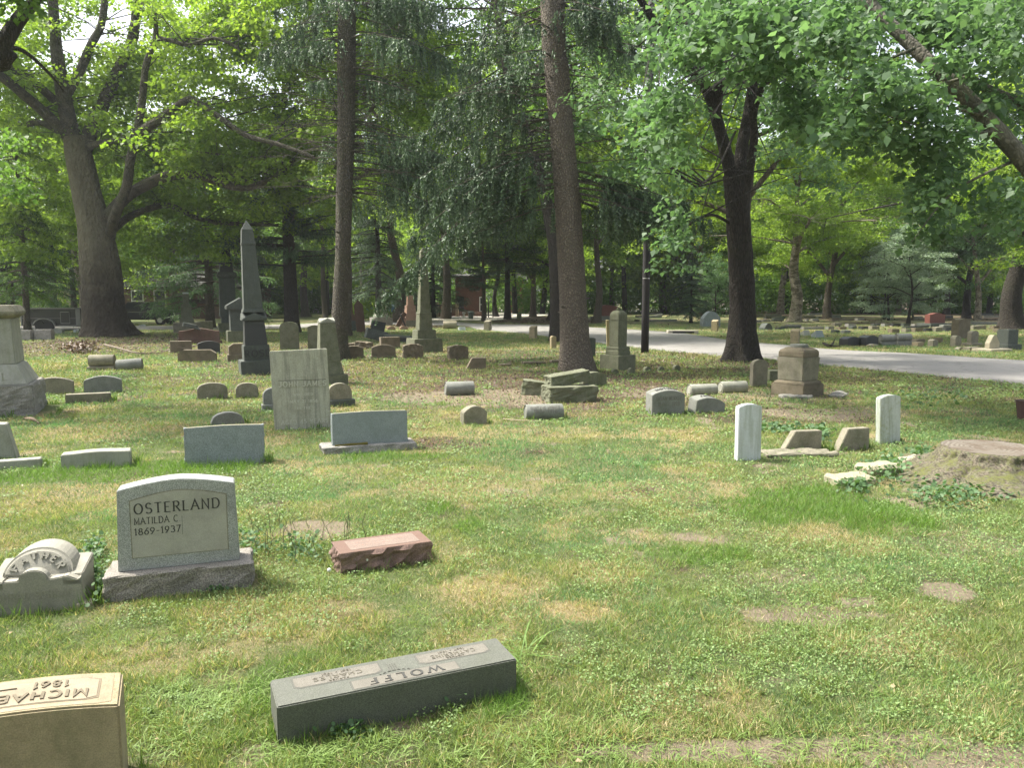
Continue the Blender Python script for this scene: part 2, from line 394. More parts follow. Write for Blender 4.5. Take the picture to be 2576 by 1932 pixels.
PATCH = {  # (px, py, rx, ry, strength) of what grows or lies there
 'litter': [(1300, 925, 900, 60, .5), (2200, 960, 500, 40, .45), (1380, 975, 420, 46, 1), (700, 880, 500, 20, .5), (1330, 962, 230, 34, 1), (1210, 985, 190, 25, .9), (1560, 945, 200, 26, .7), (1900, 925, 190, 24, .8), (2000, 1045, 240, 24, .6), (300, 862, 260, 26, .8), (620, 905, 220, 22, .5), (850, 935, 160, 20, .6), (960, 868, 140, 16, .4), (1380, 803, 130, 9, 1), (1000, 822, 160, 5, .6), (1440, 1040, 160, 14, .4), (2250, 782, 900, 6, .8), (1110, 1115, 110, 18, .5), (2050, 760, 600, 12, .8), (1760, 1010, 240, 18, .5), (480, 950, 300, 12, .3)],  # first, broad entry darkens the midground in place of tree shade
 'bare': [(1900, 1890, 420, 26, .85), (2300, 1860, 200, 30, .7), (1250, 1000, 330, 26, .5), (1800, 990, 300, 20, .45), (1920, 1862, 190, 17, 1), (2480, 1905, 260, 60, .8), (2375, 1490, 65, 22, 1), (2150, 1512, 60, 20, .9), (800, 1335, 110, 26, .8), (2250, 1265, 110, 20, .9), (900, 1770, 320, 20, .8), (650, 1900, 70, 40, .7), (1290, 1925, 200, 20, .3), (2420, 1370, 200, 60, .35), (1900, 1700, 500, 40, .25), (2080, 1040, 200, 16, .7), (1500, 1340, 300, 20, .25), (2000, 1450, 220, 30, .4), (240, 1560, 110, 22, .3)],
 'dry': [(1450, 1535, 130, 38, 1), (1230, 1480, 190, 50, .75), (700, 1560, 300, 60, .5), (250, 1240, 240, 60, .45), (1180, 1230, 220, 40, .4), (2200, 1620, 190, 40, .5), (420, 1660, 300, 50, .4), (1500, 1440, 130, 30, .5), (1600, 1240, 220, 30, .4), (1650, 1880, 120, 25, .3), (900, 1190, 150, 26, .3), (330, 1075, 160, 30, .5), (1250, 1090, 300, 20, .4)],
 'lush': [(2060, 1275, 240, 62, 1), (2300, 1320, 70, 22, .9), (1100, 1285, 40, 16, .8), (1750, 1400, 180, 30, .5), (1260, 1760, 90, 60, .8), (160, 1200, 200, 22, .7), (420, 1180, 240, 18, .9), (700, 1740, 130, 120, .5), (1180, 1330, 60, 20, .5), (960, 1150, 180, 14, .5), (700, 1380, 120, 40, .4)],
}
def patchval(x, y, kind):
    r = np.zeros_like(x)
    wob = (fbm(x * 2.2, y * 2.2, 91) - .5) * 1.1 + (fbm(x * 7, y * 7, 92) - .5) * .5
    for px, py, rx, ry, st in PATCH[kind]:
        c = G(px, py); a = rx * c.y / F; b = abs(G(px, py - ry).y - G(px, py + ry).y) / 2
        d = np.sqrt(((x - c.x) / a) ** 2 + ((y - c.y) / b) ** 2) + wob
        r = np.maximum(r, st * np.clip((1.15 - d) / .45, 0, 1))
    return r
def ground_fields(x, y):
    n1 = fbm(x * .9, y * .9, 1); n2 = fbm(x * 2.7 + 7, y * 2.7, 5); n3 = fbm(x * .33, y * .33, 11)
    dry = np.clip((.5 * n1 + .5 * n2 - .47) * 3.0, 0, 1)
    dry = np.maximum(dry, patchval(x, y, 'dry'))
    bare = np.clip((fbm(x * 1.9, y * 1.9, 33) - .66) * 5, 0, .7)
    bare = np.maximum(bare, patchval(x, y, 'bare'))
    lit = patchval(x, y, 'litter') * np.clip(fbm(x * 3, y * 3, 44) * 1.9, 0, 1)
    lush = patchval(x, y, 'lush')
    return dry * (1 - lush), bare * (1 - lush), lit, lush
def hz(x, y):
    d = np.clip((np.hypot(x, y) - 1) / 3, 0, 1)
    return (fbm(x * .6, y * .6, 71, 3) - .5) * .05 * np.clip((17 - y) / 6, 0, 1) + (fbm(x * 3, y * 3, 72, 2) - .5) * .015 * np.clip((12 - y) / 4, 0, 1) - .004
# ground: one sheet, finer near the camera
def axis_pts(lim, fine, step, grow):
    a = [0.0]; s = step
    while a[-1] < lim:
        a.append(a[-1] + s)
        if a[-1] > fine: s *= grow
    return a
ya = [-300, -150, -70, -30, -12, -5, -2, 0, 1] + [1 + .12 * i for i in range(1, 120)]
while ya[-1] < 900: ya.append(ya[-1] + max(.12, (ya[-1] - 14) * .035 + .12))
xa = axis_pts(900, 9, .14, 1.06); xa = [-v for v in xa[:0:-1]] + xa
X, Y = np.meshgrid(np.array(xa), np.array(ya)); Z = hz(X, Y)
nx, ny = len(xa), len(ya)
Vg = np.stack([X.ravel(), Y.ravel(), Z.ravel()], -1)
i = np.arange(nx - 1); j = np.arange(ny - 1)[:, None] * nx
Fg = np.stack([j + i, j + i + 1, j + i + 1 + nx, j + i + nx], -1).reshape(-1, 4)
gme = np_mesh('ground', Vg, Fg, smooth=True)
dry, bare, lit, lush = ground_fields(Vg[:, 0], Vg[:, 1])
ca = gme.color_attributes.new('cover', 'FLOAT_COLOR', 'POINT')
ca.data.foreach_set('color', np.stack([dry, bare, lit, lush], -1).astype(np.float32).ravel())
m, n, l, P = newmat('ground_turf')
at = n.new('ShaderNodeAttribute'); at.attribute_name = 'cover'
sp = n.new('ShaderNodeSeparateColor'); l.new(at.outputs['Color'], sp.inputs[0])
tc = n.new('ShaderNodeTexCoord'); vec = tc.outputs['Object']
f1 = noise_n(n, l, vec, 9, 8, .7); f2 = noise_n(n, l, vec, 70, 5, .7); f3 = noise_n(n, l, vec, 1.6, 6, .7)
grn = mixc(n, l, f2, (.05, .075, .02), (.15, .18, .06))
straw = mixc(n, l, f2, (.16, .13, .06), (.38, .31, .16))
soil = mixc(n, l, f1, (.12, .095, .06), (.30, .245, .165))
litc = mixc(n, l, f2, (.04, .027, .016), (.14, .09, .055))
def thr(a, b, lo, hi):
    q = n.new('ShaderNodeMath'); q.operation = 'MULTIPLY_ADD'; q.inputs[1].default_value = .9; l.new(b, q.inputs[0]); l.new(a, q.inputs[2])
    r = ramp(n, lo, hi); l.new(q.outputs[0], r.inputs[0]); return r.outputs[0]
g = mixc(n, l, thr(sp.outputs[0], f1, .5, 1.05), grn, straw)
g = mixc(n, l, thr(sp.outputs[2], f1, .5, .85), g, litc)
g = mixc(n, l, thr(sp.outputs[1], f1, .72, .95), g, soil)
l.new(g, P.inputs['Base Color']); P.inputs['Roughness'].default_value = 1
b = n.new('ShaderNodeBump'); b.inputs['Strength'].default_value = 1; b.inputs['Distance'].default_value = .03; l.new(f2, b.inputs['Height']); l.new(b.outputs[0], P.inputs['Normal'])
tag(link('ground', gme, m), kind='structure')

# road sheet (cracked, patched grey asphalt), with thickness at its edges
def asphalt(name, c0, c1):
    m, n, l, P = newmat(name); vec = n.new('ShaderNodeTexCoord').outputs['Object']
    a = mixc(n, l, noise_n(n, l, vec, .7, 6, .65), c0, c1); a = mixc(n, l, noise_n(n, l, vec, 45, 3, .6), a, tuple(c * 1.25 for c in c1), 'MIX')
    sc_ = n.new('ShaderNodeTexVoronoi'); sc_.feature = 'DISTANCE_TO_EDGE'; sc_.inputs['Scale'].default_value = .8
    wv = n.new('ShaderNodeVectorMath'); wv.operation = 'ADD'; nz = n.new('ShaderNodeTexNoise'); nz.inputs['Scale'].default_value = 1.5; l.new(vec, nz.inputs['Vector'])
    l.new(vec, wv.inputs[0]); l.new(nz.outputs['Color'], wv.inputs[1]); l.new(wv.outputs[0], sc_.inputs['Vector'])
    r = ramp(n, .0, .02, (1, 1, 1, 1), (0, 0, 0, 1)); l.new(sc_.outputs[0], r.inputs[0])
    k = n.new('ShaderNodeMath'); k.operation = 'MULTIPLY'; k.inputs[1].default_value = .6; l.new(r.outputs[0], k.inputs[0])
    a = mixc(n, l, k.outputs[0], a, (.09, .085, .08))
    l.new(a, P.inputs['Base Color']); P.inputs['Roughness'].default_value = .9
    b = n.new('ShaderNodeBump'); b.inputs['Strength'].default_value = .5; b.inputs['Distance'].default_value = .01; l.new(noise_n(n, l, vec, 90, 3, .6), b.inputs['Height']); l.new(b.outputs[0], P.inputs['Normal'])
    return m
a1 = smoothpts(RN, 4); a2 = smoothpts(RF, 4)
rng = random.Random(4)
mb = MB(); vs = []; k = 8
for p, q in zip(a1, a2):
    j1 = rng.uniform(-.22, .22); j2 = rng.uniform(-.3, .3)
    row = [p + (q - p) * t for t in np.linspace(0, 1, k)]
    row[0] = row[0] + Vector((0, j1, 0)); row[-1] = row[-1] + Vector((0, j2, 0))
    vs.append([(row[0].x, row[0].y - .1, -.06)] + [(v.x, v.y, .035 + .03 * math.sin(math.pi * i / (k - 1))) for i, v in enumerate(row)] + [(row[-1].x, row[-1].y + .1, -.06)])
kk = k + 2
mb.add([v for r in vs for v in r], [(r * kk + i, r * kk + i + 1, (r + 1) * kk + i + 1, (r + 1) * kk + i) for r in range(len(vs) - 1) for i in range(kk - 1)])
tag(mb.obj('road', asphalt('road_asphalt', (.13, .127, .12), (.22, .21, .195)), smooth=True), kind='structure')
def sheet(name, pts, z, mat):
    P_ = [G(*p) for p in pts]; mb = MB(); n_ = len(P_)
    mb.add([(p.x, p.y, z) for p in P_] + [(p.x, p.y, -.1) for p in P_], [tuple(range(n_))] + [(i, (i + 1) % n_, (i + 1) % n_ + n_, i + n_) for i in range(n_)])
    return tag(mb.obj(name, mat), kind='structure')
sheet('driveway', [(1060, 804), (1235, 807), (1420, 789), (1400, 779), (1290, 776), (1150, 792)], .02, asphalt('driveway_concrete', (.33, .30, .26), (.42, .39, .34)))
sheet('path', [(1420, 789), (1900, 777), (1900, 774.5), (1400, 781)], .024, plain_mat('far_path_concrete', (.36, .34, .30)))
# ------------------------------------------------------------------ stone materials
S = {
 'wolff': stone_mat('dark_grey_granite', (.095, .10, .08), .4, .1, .2, 0, .25, 330, .7),
 'blue': stone_mat('blue_grey_granite', (.215, .245, .245), .55, .1, .25, 0, .25, 230, .75),
 'grey': stone_mat('grey_granite', (.20, .205, .18), .4, .25, .4, 0, .3, 220),
 'light': stone_mat('pale_weathered_stone', (.31, .31, .26), .2, .12, .3, .25, .3, 200),
 'marble': stone_mat('white_marble', (.52, .55, .56), .1, .25, .15, .35, .2, 120, .6, (.33, .34, .24)),
 'marble2': stone_mat('mossy_white_marble', (.46, .49, .46), .1, .7, .2, .5, .25, 120, .6, (.27, .29, .14)),
 'old': stone_mat('streaked_old_marble', (.40, .395, .31), .2, .25, .35, .4, .5, 160, .85, (.20, .20, .11), .6),
 'sand': stone_mat('tan_sandstone', (.33, .27, .165), .15, .35, .5, .15, .6, 180, .9, (.14, .15, .07), 0, 30),
 'tan': stone_mat('weathered_tan_stone', (.23, .21, .155), .3, .45, .55, .2, .5, 160, .9, (.10, .11, .05), .2),
 'brown': stone_mat('brown_weathered_stone', (.17, .14, .095), .3, .45, .5, .15, .6, 160, .9, (.07, .075, .03)),
 'moss': stone_mat('mossy_green_stone', (.14, .145, .095), .3, .7, .5, .3, .6, 150, .95, (.075, .095, .035), .3),
 'dark': stone_mat('dark_mossy_granite', (.07, .08, .07), .6, .3, .3, .1, .4, 220, .8, (.04, .05, .025)),
 'black': stone_mat('black_granite', (.035, .037, .036), .5, 0, .2, 0, .15, 240, .5),
 'redg': stone_mat('polished_red_granite', (.14, .085, .062), .3, .1, .15, 0, .12, 200, .8),
 'redr': stone_mat('rough_red_granite', (.20, .13, .105), .35, .0, .3, 0, .8, 150, .9, bscale=45),
 'pink': stone_mat('pink_panel_granite', (.20, .15, .12), .25, 0, .3, 0, .3, 160),
 'maroon': stone_mat('maroon_granite', (.17, .055, .04), .35, 0, .2, 0, .2, 200, .6),
 'rose': stone_mat('rose_granite', (.32, .20, .145), .3, .05, .2, .1, .25, 200, .75),
 'rust': stone_mat('red_brown_sandstone', (.12, .07, .052), .3, .25, .4, .1, .5, 160, .9),
 'rock': stone_mat('rock_faced_grey', (.25, .24, .215), .45, .15, .4, 0, 1.0, 120, .95, bscale=35),
 'rockp': stone_mat('rock_faced_pinkish', (.245, .225, .195), .45, .1, .35, 0, 1.0, 120, .95, bscale=35),
 'cream': stone_mat('cream_limestone', (.36, .32, .23), .15, .1, .25, .1, .4, 140),
 'ink': plain_mat('letter_dark', (.045, .045, .04), .9), 'inkm': plain_mat('letter_grime', (.11, .10, .075), .9),  # dark engraving paint and dirt on the letters
 'inkb': plain_mat('letter_mid', (.15, .145, .12), .9),
}
FOOT = []     # (x, y, radius) where no grass grows through flat slabs
ROT = 24.0
def topprof(wd, h, kind, rise=None):
    a = wd / 2
    if kind == 'rect': return [(-a, -.08), (a, -.08), (a, h), (-a, h)]
    if kind == 'trap': return [(-a, -.08), (a, -.08), (a, h), (-a * .3, h)]
    if kind == 'trapr': return [(-a, -.08), (a, -.08), (a * .4, h), (-a, h)]
    if kind == 'gable': r = rise or .2 * wd; return [(-a, -.08), (a, -.08), (a, h - r), (0, h), (-a, h - r)]
    if kind == 'clip': r = rise or .3 * h; return [(-a, -.08), (a, -.08), (a, h - r), (a - r * 1.4, h), (-a + r * 1.4, h), (-a, h - r)]
    if kind == 'flare': return [(-a, -.08), (a, -.08), (a * .88, h), (-a * .88, h)]
    n = 14; r = rise or {'round': .42 * wd, 'arch': .12 * wd, 'gov': .14 * wd, 'serp': .07 * wd, 'ogee': .3 * wd}.get(kind, .1 * wd)
    r = min(r, h * .7); pts = [(-a, -.08), (a, -.08)]
    for i in range(n + 1):
        t = 1 - 2 * i / n
        if kind == 'round': z = h - r + r * math.sqrt(max(0, 1 - t * t))
        elif kind == 'serp': z = h - r + r * (.5 + .5 * math.cos(math.pi * t))
        elif kind == 'ogee': z = h - r + r * (1 - abs(t)) ** 1.0 * (1 + .45 * math.sin(math.pi * abs(t)))
        else: z = h - r + r * (1 - t * t)
        pts.append((a * t, z))
    return pts
def frame(lx, rx, yb, yt, d, rot=ROT, full=True, wd=None):
    mid = (lx + rx) / 2; p = G(mid, yb); A = (rx - lx) * p.y / F
    phi = R(rot) + math.atan2(p.x, p.y)
    Wd = max(.08, (A - (d * abs(math.sin(phi)) if full else 0)) / max(.3, math.cos(phi)))
    if wd: Wd = wd
    h = V(mid, yt, p.y + (d * .3)).z
    return p, Wd, h
_r = random.Random(11)
def stone(label, lx, rx, yt, yb, kind='arch', d=.2, mat='grey', rot=None, cat='headstone', name=None, base=None, basemat=None, rough=0, tilt=0, group=None, rise=None, full=True, leanx=0, slope=0, bevel=.008, wd=None, text=None):
    rot = ROT + _r.uniform(-3, 3) if rot is None else rot
    p, Wd, h = frame(lx, rx, yb, yt, d, rot, full, wd)
    name = name or 'headstone'; bh = 0
    FOOT.append((p.x, p.y + d / 2, max(Wd, d) * .5, R(rot), Wd / 2, d / 2, h))
    if base:   # (height px, extra metres)
        bh = h - V((lx + rx) / 2, yt + 0, p.y).z; bh = base[0] * p.y / F; ex = base[1]
        root = thing(name, label, cat, p, R(rot), group)
        bmb = MB().box(-Wd / 2 - ex, Wd / 2 + ex, -ex, d + ex, -.08, bh); me = bmb.mesh('base', .012)
        if rough or base[-1] == 'r': rough_mesh(me, .02, 9, _r.random() * 50, 3, mask=lambda co, no: 0 if no.z > .7 else 1)
        link('base', me, S[basemat or mat], root)
        prof = [(x, z if z > 0 else 0) for x, z in topprof(Wd, h - bh, kind, rise)]
        me = MB().prism(prof, 0, d, slope).mesh('die', bevel, 2)
        o = link('die', me, S[mat], root, (0, 0, bh + .001), (R(tilt), R(leanx), 0))
        return root, Wd, h, bh
    me = MB().prism(topprof(Wd, h, kind, rise), 0, d, slope).mesh(name, bevel, 2)
    if rough:
        rough_mesh(me, .012 * rough, 11, _r.random() * 50, 3, mask=lambda co, no: 0 if no.z > .75 else 1)
    o = tag(link(name, me, S[mat], None, p, (R(tilt), R(leanx), R(rot))), label, cat, group)
    return o, Wd, h, 0
def cylmark(label, lx, rx, yt, yb, mat='grey', rot=None, base=None, group=None, tiltx=0, name='cylinder_marker', feet=False):
    rot = ROT if rot is None else rot
    p = G((lx + rx) / 2, yb); phi = R(rot) + math.atan2(p.x, p.y)
    h = V((lx + rx) / 2, yt, p.y + .12).z; bh = (base or 0) * p.y / F
    r = (h - bh) / 2 * 1.02; Wd = ((rx - lx) * p.y / F - 2 * r * abs(math.sin(phi)) * .8) / max(.35, math.cos(phi)); Wd = max(Wd, .2)
    FOOT.append((p.x, p.y + r, Wd / 2, R(rot), Wd / 2, r, h))
    prof = [(r * .62, 0), (r * .66, .012), (r * .9, .012), (r * .97, .0), (r, .012), (r, Wd - .012), (r * .97, Wd), (r * .9, Wd - .012), (r * .66, Wd - .012), (r * .62, Wd)]
    mb = MB().lathe(prof, n=28)
    mb.v = [(z - Wd / 2, x + r, y + r + bh - (.0 if base or feet else .03)) for x, y, z in mb.v]
    me = mb.mesh('cyl', 0); me.polygons.foreach_set('use_smooth', [len(q.vertices) == 4 for q in me.polygons]); me.update()
    try: me.set_sharp_from_angle(angle=R(40))
    except Exception: pass
    if base or feet:
        root = thing(name, label, 'headstone', p, R(rot), group)
        link('cylinder', me, S[mat], root)
        if base:
            bme = MB().box(-Wd / 2 - .03, Wd / 2 + .03, -.01, 2 * r + .01, -.06, bh + .02).mesh('base', .01); rough_mesh(bme, .015, 9, 3, 3)
            link('base', bme, S[mat], root)
        if feet:
            for sx in (-1, 1): MB().box(sx * Wd * .32 - .05, sx * Wd * .32 + .05, .05, 2 * r - .05, -.05, r * .5).obj('foot', S[mat], root, .008)
        return root, Wd, r, bh
    return tag(link(name, me, S[mat], None, p, (0, R(tiltx), R(rot))), label, 'headstone', group), Wd, r, bh
def tiers(name, label, px, yb, parts, cat='monument', rot=ROT, mat='grey', lean=0, group=None, leany=0):
    """parts bottom up: (part name, y_top px, bottom px width, top px width, kind, material)"""
    p = G(px, yb); phi = R(rot) + math.atan2(p.x, p.y); ap = abs(math.cos(phi)) + abs(math.sin(phi)); sc_ = p.y / F / ap
    root = thing(name, label, cat, p, R(rot), group); root.rotation_euler = (R(leany), R(lean), R(rot))
    z = -.08; first = True; cyy = parts[0][2] * sc_ / 2
    FOOT.append((p.x, p.y + cyy, cyy, R(rot), cyy, cyy, 2))
    for pn, yt, wb, wt, kd, mt in parts:
        zt = V(px, yt, p.y + cyy * .4).z; a, b_ = wb * sc_ / 2, wt * sc_ / 2
        mb = MB(); y0 = cyy
        def ring(h, z_): return [(-h, y0 - h, z_), (h, y0 - h, z_), (h, y0 + h, z_), (-h, y0 + h, z_)]
        def stack(levels):
            vs = [q for hh, zz in levels for q in ring(hh, zz)]; fs = [(3, 2, 1, 0)]
            for k in range(len(levels) - 1):
                for i in range(4): fs.append((4 * k + i, 4 * k + (i + 1) % 4, 4 * k + 4 + (i + 1) % 4, 4 * k + 4 + i))
            m_ = 4 * (len(levels) - 1); fs.append((m_, m_ + 1, m_ + 2, m_ + 3)); mb.add(vs, fs)
        H_ = zt - z
        if kd == 'mold': stack([(a, z), (a, z + H_ * .45), (a * .93, z + H_ * .62), (b_ * 1.04, z + H_ * .8), (b_, zt)])
        elif kd == 'cap': stack([(a * .8, z), (a, z + H_ * .3), (a, z + H_ * .55), (b_, zt)])
        elif kd == 'pyr': stack([(a, z), (.004, zt)])
        elif kd == 'obelisk': stack([(a, z), (b_, zt - b_ * 1.5), (.006, zt)])
        elif kd == 'banded': stack([(a, z), (a + (b_ - a) * .72, z + H_ * .72), (a + (b_ - a) * .72 + .012, z + H_ * .722), (a + (b_ - a) * .74 + .012, z + H_ * .745), (a + (b_ - a) * .745, z + H_ * .75), (b_, zt - b_ * 1.7), (.006, zt)])
        elif kd == 'gable':
            e = z + H_ * .3; vs = ring(a, z) + ring(a, e) + [(0, y0 - a, zt), (0, y0 + a, zt)]
            mb.add(vs, [(3, 2, 1, 0), (0, 1, 5, 4), (1, 2, 6, 5), (2, 3, 7, 6), (3, 0, 4, 7), (4, 5, 8), (6, 7, 9), (5, 6, 9, 8), (7, 4, 8, 9)])
        elif kd == 'cross':
            e = z + H_ * .25; m0 = 8
            vs = ring(a, z) + ring(a, e) + [(0, y0 - a, zt), (a, y0, zt), (0, y0 + a, zt), (-a, y0, zt), (0, y0, zt)]
            mb.add(vs, [(3, 2, 1, 0), (0, 1, 5, 4), (1, 2, 6, 5), (2, 3, 7, 6), (3, 0, 4, 7), (4, 5, 8), (5, 6, 9), (6, 7, 10), (7, 4, 11), (5, 9, 12, 8), (6, 10, 12, 9), (7, 11, 12, 10), (4, 8, 12, 11)])
        elif kd == 'taperarch': stack([(a, z), (a * .98, z + H_ * .55), (a * .9, z + H_ * .75), (a * .72, z + H_ * .9), (b_, zt)])
        elif kd == 'drum': mb.lathe([(a, z), (a, z + H_ * .9), (b_, zt)], 0, y0, 20)
        else: stack([(a, z), (b_, zt)])
        me = mb.mesh(pn, min(.015, a * .2), 2)
        if kd == 'rock': rough_mesh(me, .03, 7, z * 9 + px, 4, mask=lambda co, no: 0 if no.z > .7 else 1)
        link(pn, me, S[mt or mat], root)
        z = zt - .001
    return root

# ------------------------------------------------------------------ foreground stones
def local(p0, p1): d = p1 - p0; return math.atan2(d.y, d.x), math.hypot(d.x, d.y)
# long dark bevel marker WOLFF
p0, p1 = G(700, 1880), G(1300, 1747); rz, L = local(p0, p1)
h = (V(696, 1793, p0.y).z + V(1296, 1647, p1.y).z) / 2; D = (G(668, 1725, h) - G(696, 1793, h)).length
wolf = thing('grave_marker', 'long low dark grey granite marker with carved name panels on top, bottom centre-left', 'grave marker', p0, rz)
FOOT.append(((p0.x + p1.x) / 2 - math.sin(rz) * D / 2, (p0.y + p1.y) / 2 + math.cos(rz) * D / 2, .6, rz, L / 2, D / 2, h))
link('block', MB().box(0, L, 0, D, -.1, h).mesh('block', .006, 2), S['wolff'], wolf)
pan = stone_mat('carved_panel_granite', (.145, .135, .11), .25, 0, .3, 0, .2, 260); brd = stone_mat('panel_border_granite', (.09, .09, .075), .3, 0, .2, 0, .2, 260)
def panel(name, x0, x1, y0, y1, cut, parent, z):
    def shape(e, zz):
        a, b_, c_, d_ = x0 - e, x1 + e, y0 - e, y1 + e; k = cut
        return [(a + k, c_, zz), (b_ - k, c_, zz), (b_, c_ + k * .6, zz), (b_, d_, zz), (a, d_, zz), (a, c_ + k * .6, zz)]
    fr = MB().add(shape(.008, z + .0012) + shape(.01, z - .002), [(0, 1, 2, 3, 4, 5)] + [(i, (i + 1) % 6, (i + 1) % 6 + 6, i + 6) for i in range(6)]).obj('panel_frame', brd, parent)
    MB().add(shape(0, z + .002) + shape(0, z - .001), [(0, 1, 2, 3, 4, 5)] + [(i, (i + 1) % 6, (i + 1) % 6 + 6, i + 6) for i in range(6)]).obj(name, pan, fr)
    return fr
def up(mb, name, mat, parent): return mb.obj(name, mat, parent)
fr = panel('name_panel', .30 * L, .745 * L, .07 * D, .36 * D, .001, wolf, h)
fm = plane_map((.5225 * L, .31 * D, h + .0022), (-1, 0, 0), (0, -1, 0)); fmo = lambda u, v, n_: fm(u, v, n_)
lettering('WOLFF', .20 * D, fmo, .17, .07, True, .0025, .45, fit=.31 * L).obj('inscription', S['ink'], wolf)
for x0, x1, nm, a_, dd in ((.085, .435, 'CHARLES', 'FATHER', '1861 - 1931'), (.605, .92, 'CATHERINE', 'MOTHER', '1867 - 1941')):
    panel('side_panel', x0 * L, x1 * L, .50 * D, .86 * D, .03, wolf, h); xc = (x0 + x1) / 2 * L
    q = lettering(nm, .12 * D, plane_map((xc, .725 * D, h + .0022), (-1, 0, 0), (0, -1, 0)), .15, .08, False, .002, .22, fit=.20 * L)
    q2 = lettering(a_, .042 * D, plane_map((xc, .565 * D, h + .0022), (-1, 0, 0), (0, -1, 0)), .17, .1, False, .002, .25, fit=.08 * L)
    q3 = lettering(dd, .06 * D, plane_map((xc, .835 * D, h + .0022), (-1, 0, 0), (0, -1, 0)), .17, .1, False, .002, .22, fit=.12 * L)
    q.add(q2.v, q2.f); q.add(q3.v, q3.f); q.obj('inscription', S['inkm'], wolf)
mb = MB()
for k in range(4): mb.box(.47 * L + k * .012, .47 * L + k * .012 + .005, .46 * D, .74 * D, h - .002, h + .003)
mb.obj('carved_bars', brd, wolf)
mb = MB()
for k in range(-6, 7):   # small carved leaf spray above the name
    mb.tube([(.49 * L + k * .012, .40 * D + .018 * (1 - (k / 6) ** 2), h), (.49 * L + k * .012 + .008 * (1 if k % 2 else -1), .42 * D + .02 * (1 - (k / 6) ** 2), h + .003)], [.004, .002], 5)
mb.obj('leaf_carving', brd, wolf)

# sandstone marker MICHAEL, cut by the left edge
rz = R(24); rc = G(300, 1774, 0)
Yc = rc.y * .0 + 2.43 * CAMH / 1.7; tr = V(300, 1774, Yc); h = tr.z; L = 1.05; D = .25 * CAMH / 1.7
ux, uy = math.cos(rz), math.sin(rz); o0 = Vector((tr.x - ux * L, tr.y - uy * L, 0)); rise = .05
mic = thing('grave_marker', 'tan sandstone marker with a curved inscribed top, cut by the bottom left corner', 'grave marker', o0, rz)
FOOT.append((o0.x + ux * L / 2, o0.y + uy * L / 2 + .1, .6, rz, L / 2, D / 2, h))
zt = lambda x: h + rise * (1 - ((x - L / 2) / (L / 2)) ** 2)
prof = [(0, -.1), (L, -.1)] + [(L - L * i / 20, zt(L - L * i / 20)) for i in range(21)]
me = MB().prism(prof, 0, D).mesh('block', .008, 2); link('block', me, S['sand'], mic)
def curved_panel(x0, x1, y0, y1, dz, name, mat, ch=.02):
    mb = MB(); vs = []; nn = 20
    for i in range(nn + 1):
        x = x0 + (x1 - x0) * i / nn; c_ = max(0, ch - min(x - x0, x1 - x)) * .7
        vs += [(x, y0 + c_, zt(x) + dz), (x, y1 - c_, zt(x) + dz), (x, y0 + c_, zt(x) - .002), (x, y1 - c_, zt(x) - .002)]
    fs = []
    for i in range(nn):
        a, b_ = 4 * i, 4 * i + 4; fs += [(a, b_, b_ + 1, a + 1), (a, a + 2, b_ + 2, b_), (a + 1, b_ + 1, b_ + 3, a + 3)]
    fs += [(0, 1, 3, 2), (4 * nn, 4 * nn + 2, 4 * nn + 3, 4 * nn + 1)]
    return MB().add(vs, fs).obj(name, mat, mic)
curved_panel(.025, L - .03, .018, D - .018, .0015, 'top_field', stone_mat('worn_sandstone_top', (.33, .27, .175), .15, .1, .5, 0, .4, 200))
curved_panel(.07, L - .075, .05, D - .05, .003, 'panel_border', stone_mat('sandstone_border', (.19, .155, .10), .15, .1, .3, 0, .3))
curved_panel(.078, L - .083, .056, D - .056, .0045, 'inscription_panel', stone_mat('sandstone_panel', (.29, .24, .165), .15, .0, .45, 0, .3, bscale=20), .03)
fcurve = lambda x0, y0: (lambda u, v, n_: Vector((x0 - u, y0 - v, zt(x0 - u) + .0047 + n_)))
q = lettering('MICHAEL G.', .20 * D, fcurve(L - .115, .47 * D), .2, .15, False, .004, .28, fit=.47, center=False)
q2 = lettering('1861', .17 * D, fcurve(L - .19, .76 * D), .2, .15, False, .004, .3, fit=.12, center=False)
q.add(q2.v, q2.f); q2 = lettering('_', .1 * D, fcurve(L - .36, .70 * D), .12, .1, False, .005, .3, fit=.12, center=False); q.add(q2.v, q2.f)
q.obj('inscription', stone_mat('sandstone_letters', (.155, .13, .085), .15, 0, .3, 0, .3), mic)

# OSTERLAND
p0, p1 = G(262, 1519), G(637, 1478); rz, L = local(p0, p1); rz = R(19)
h = V(262, 1455, p0.y).z; ost = thing('headstone', 'grey granite headstone with serpentine top, tan inscribed panel and rough base', 'headstone', p0, rz)
FOOT.append(((p0.x + p1.x) / 2, (p0.y + p1.y) / 2 + .15, .5, rz, L / 2, .17, h))
D = .36; bme = MB().box(0, L, 0, D, -.08, h).mesh('base', .01); rough_mesh(bme, .02, 8, 3, 4, mask=lambda c_, n_: 0 if n_.z > .8 else 1)
link('base', bme, S['rockp'], ost)
dx = .08; W_ = (G(609, 1422, h) - G(295, 1460, h)).length; top = V(591, 1224, G(609, 1422, h).y).z; topl = V(292, 1250, G(295, 1460, h).y).z; H_ = (top + topl) / 2 - h
rs = .055; dy = .085; Dd = .17
def serp(wd, hh, rs, n=24, inset=0):
    a = wd / 2; pts = [(-a, 0), (a, 0)]
    for i in range(n + 1):
        t = 1 - 2 * i / n; f_ = 1 - abs(t) ** 1.6; pts.append((a * t, hh + rs * f_))
    return pts
dm = MB().prism([(x * (1 - .05 * z / (H_ + .05)), z) for x, z in serp(W_, H_, rs)], 0, Dd, -.0).mesh('die', .005, 2)
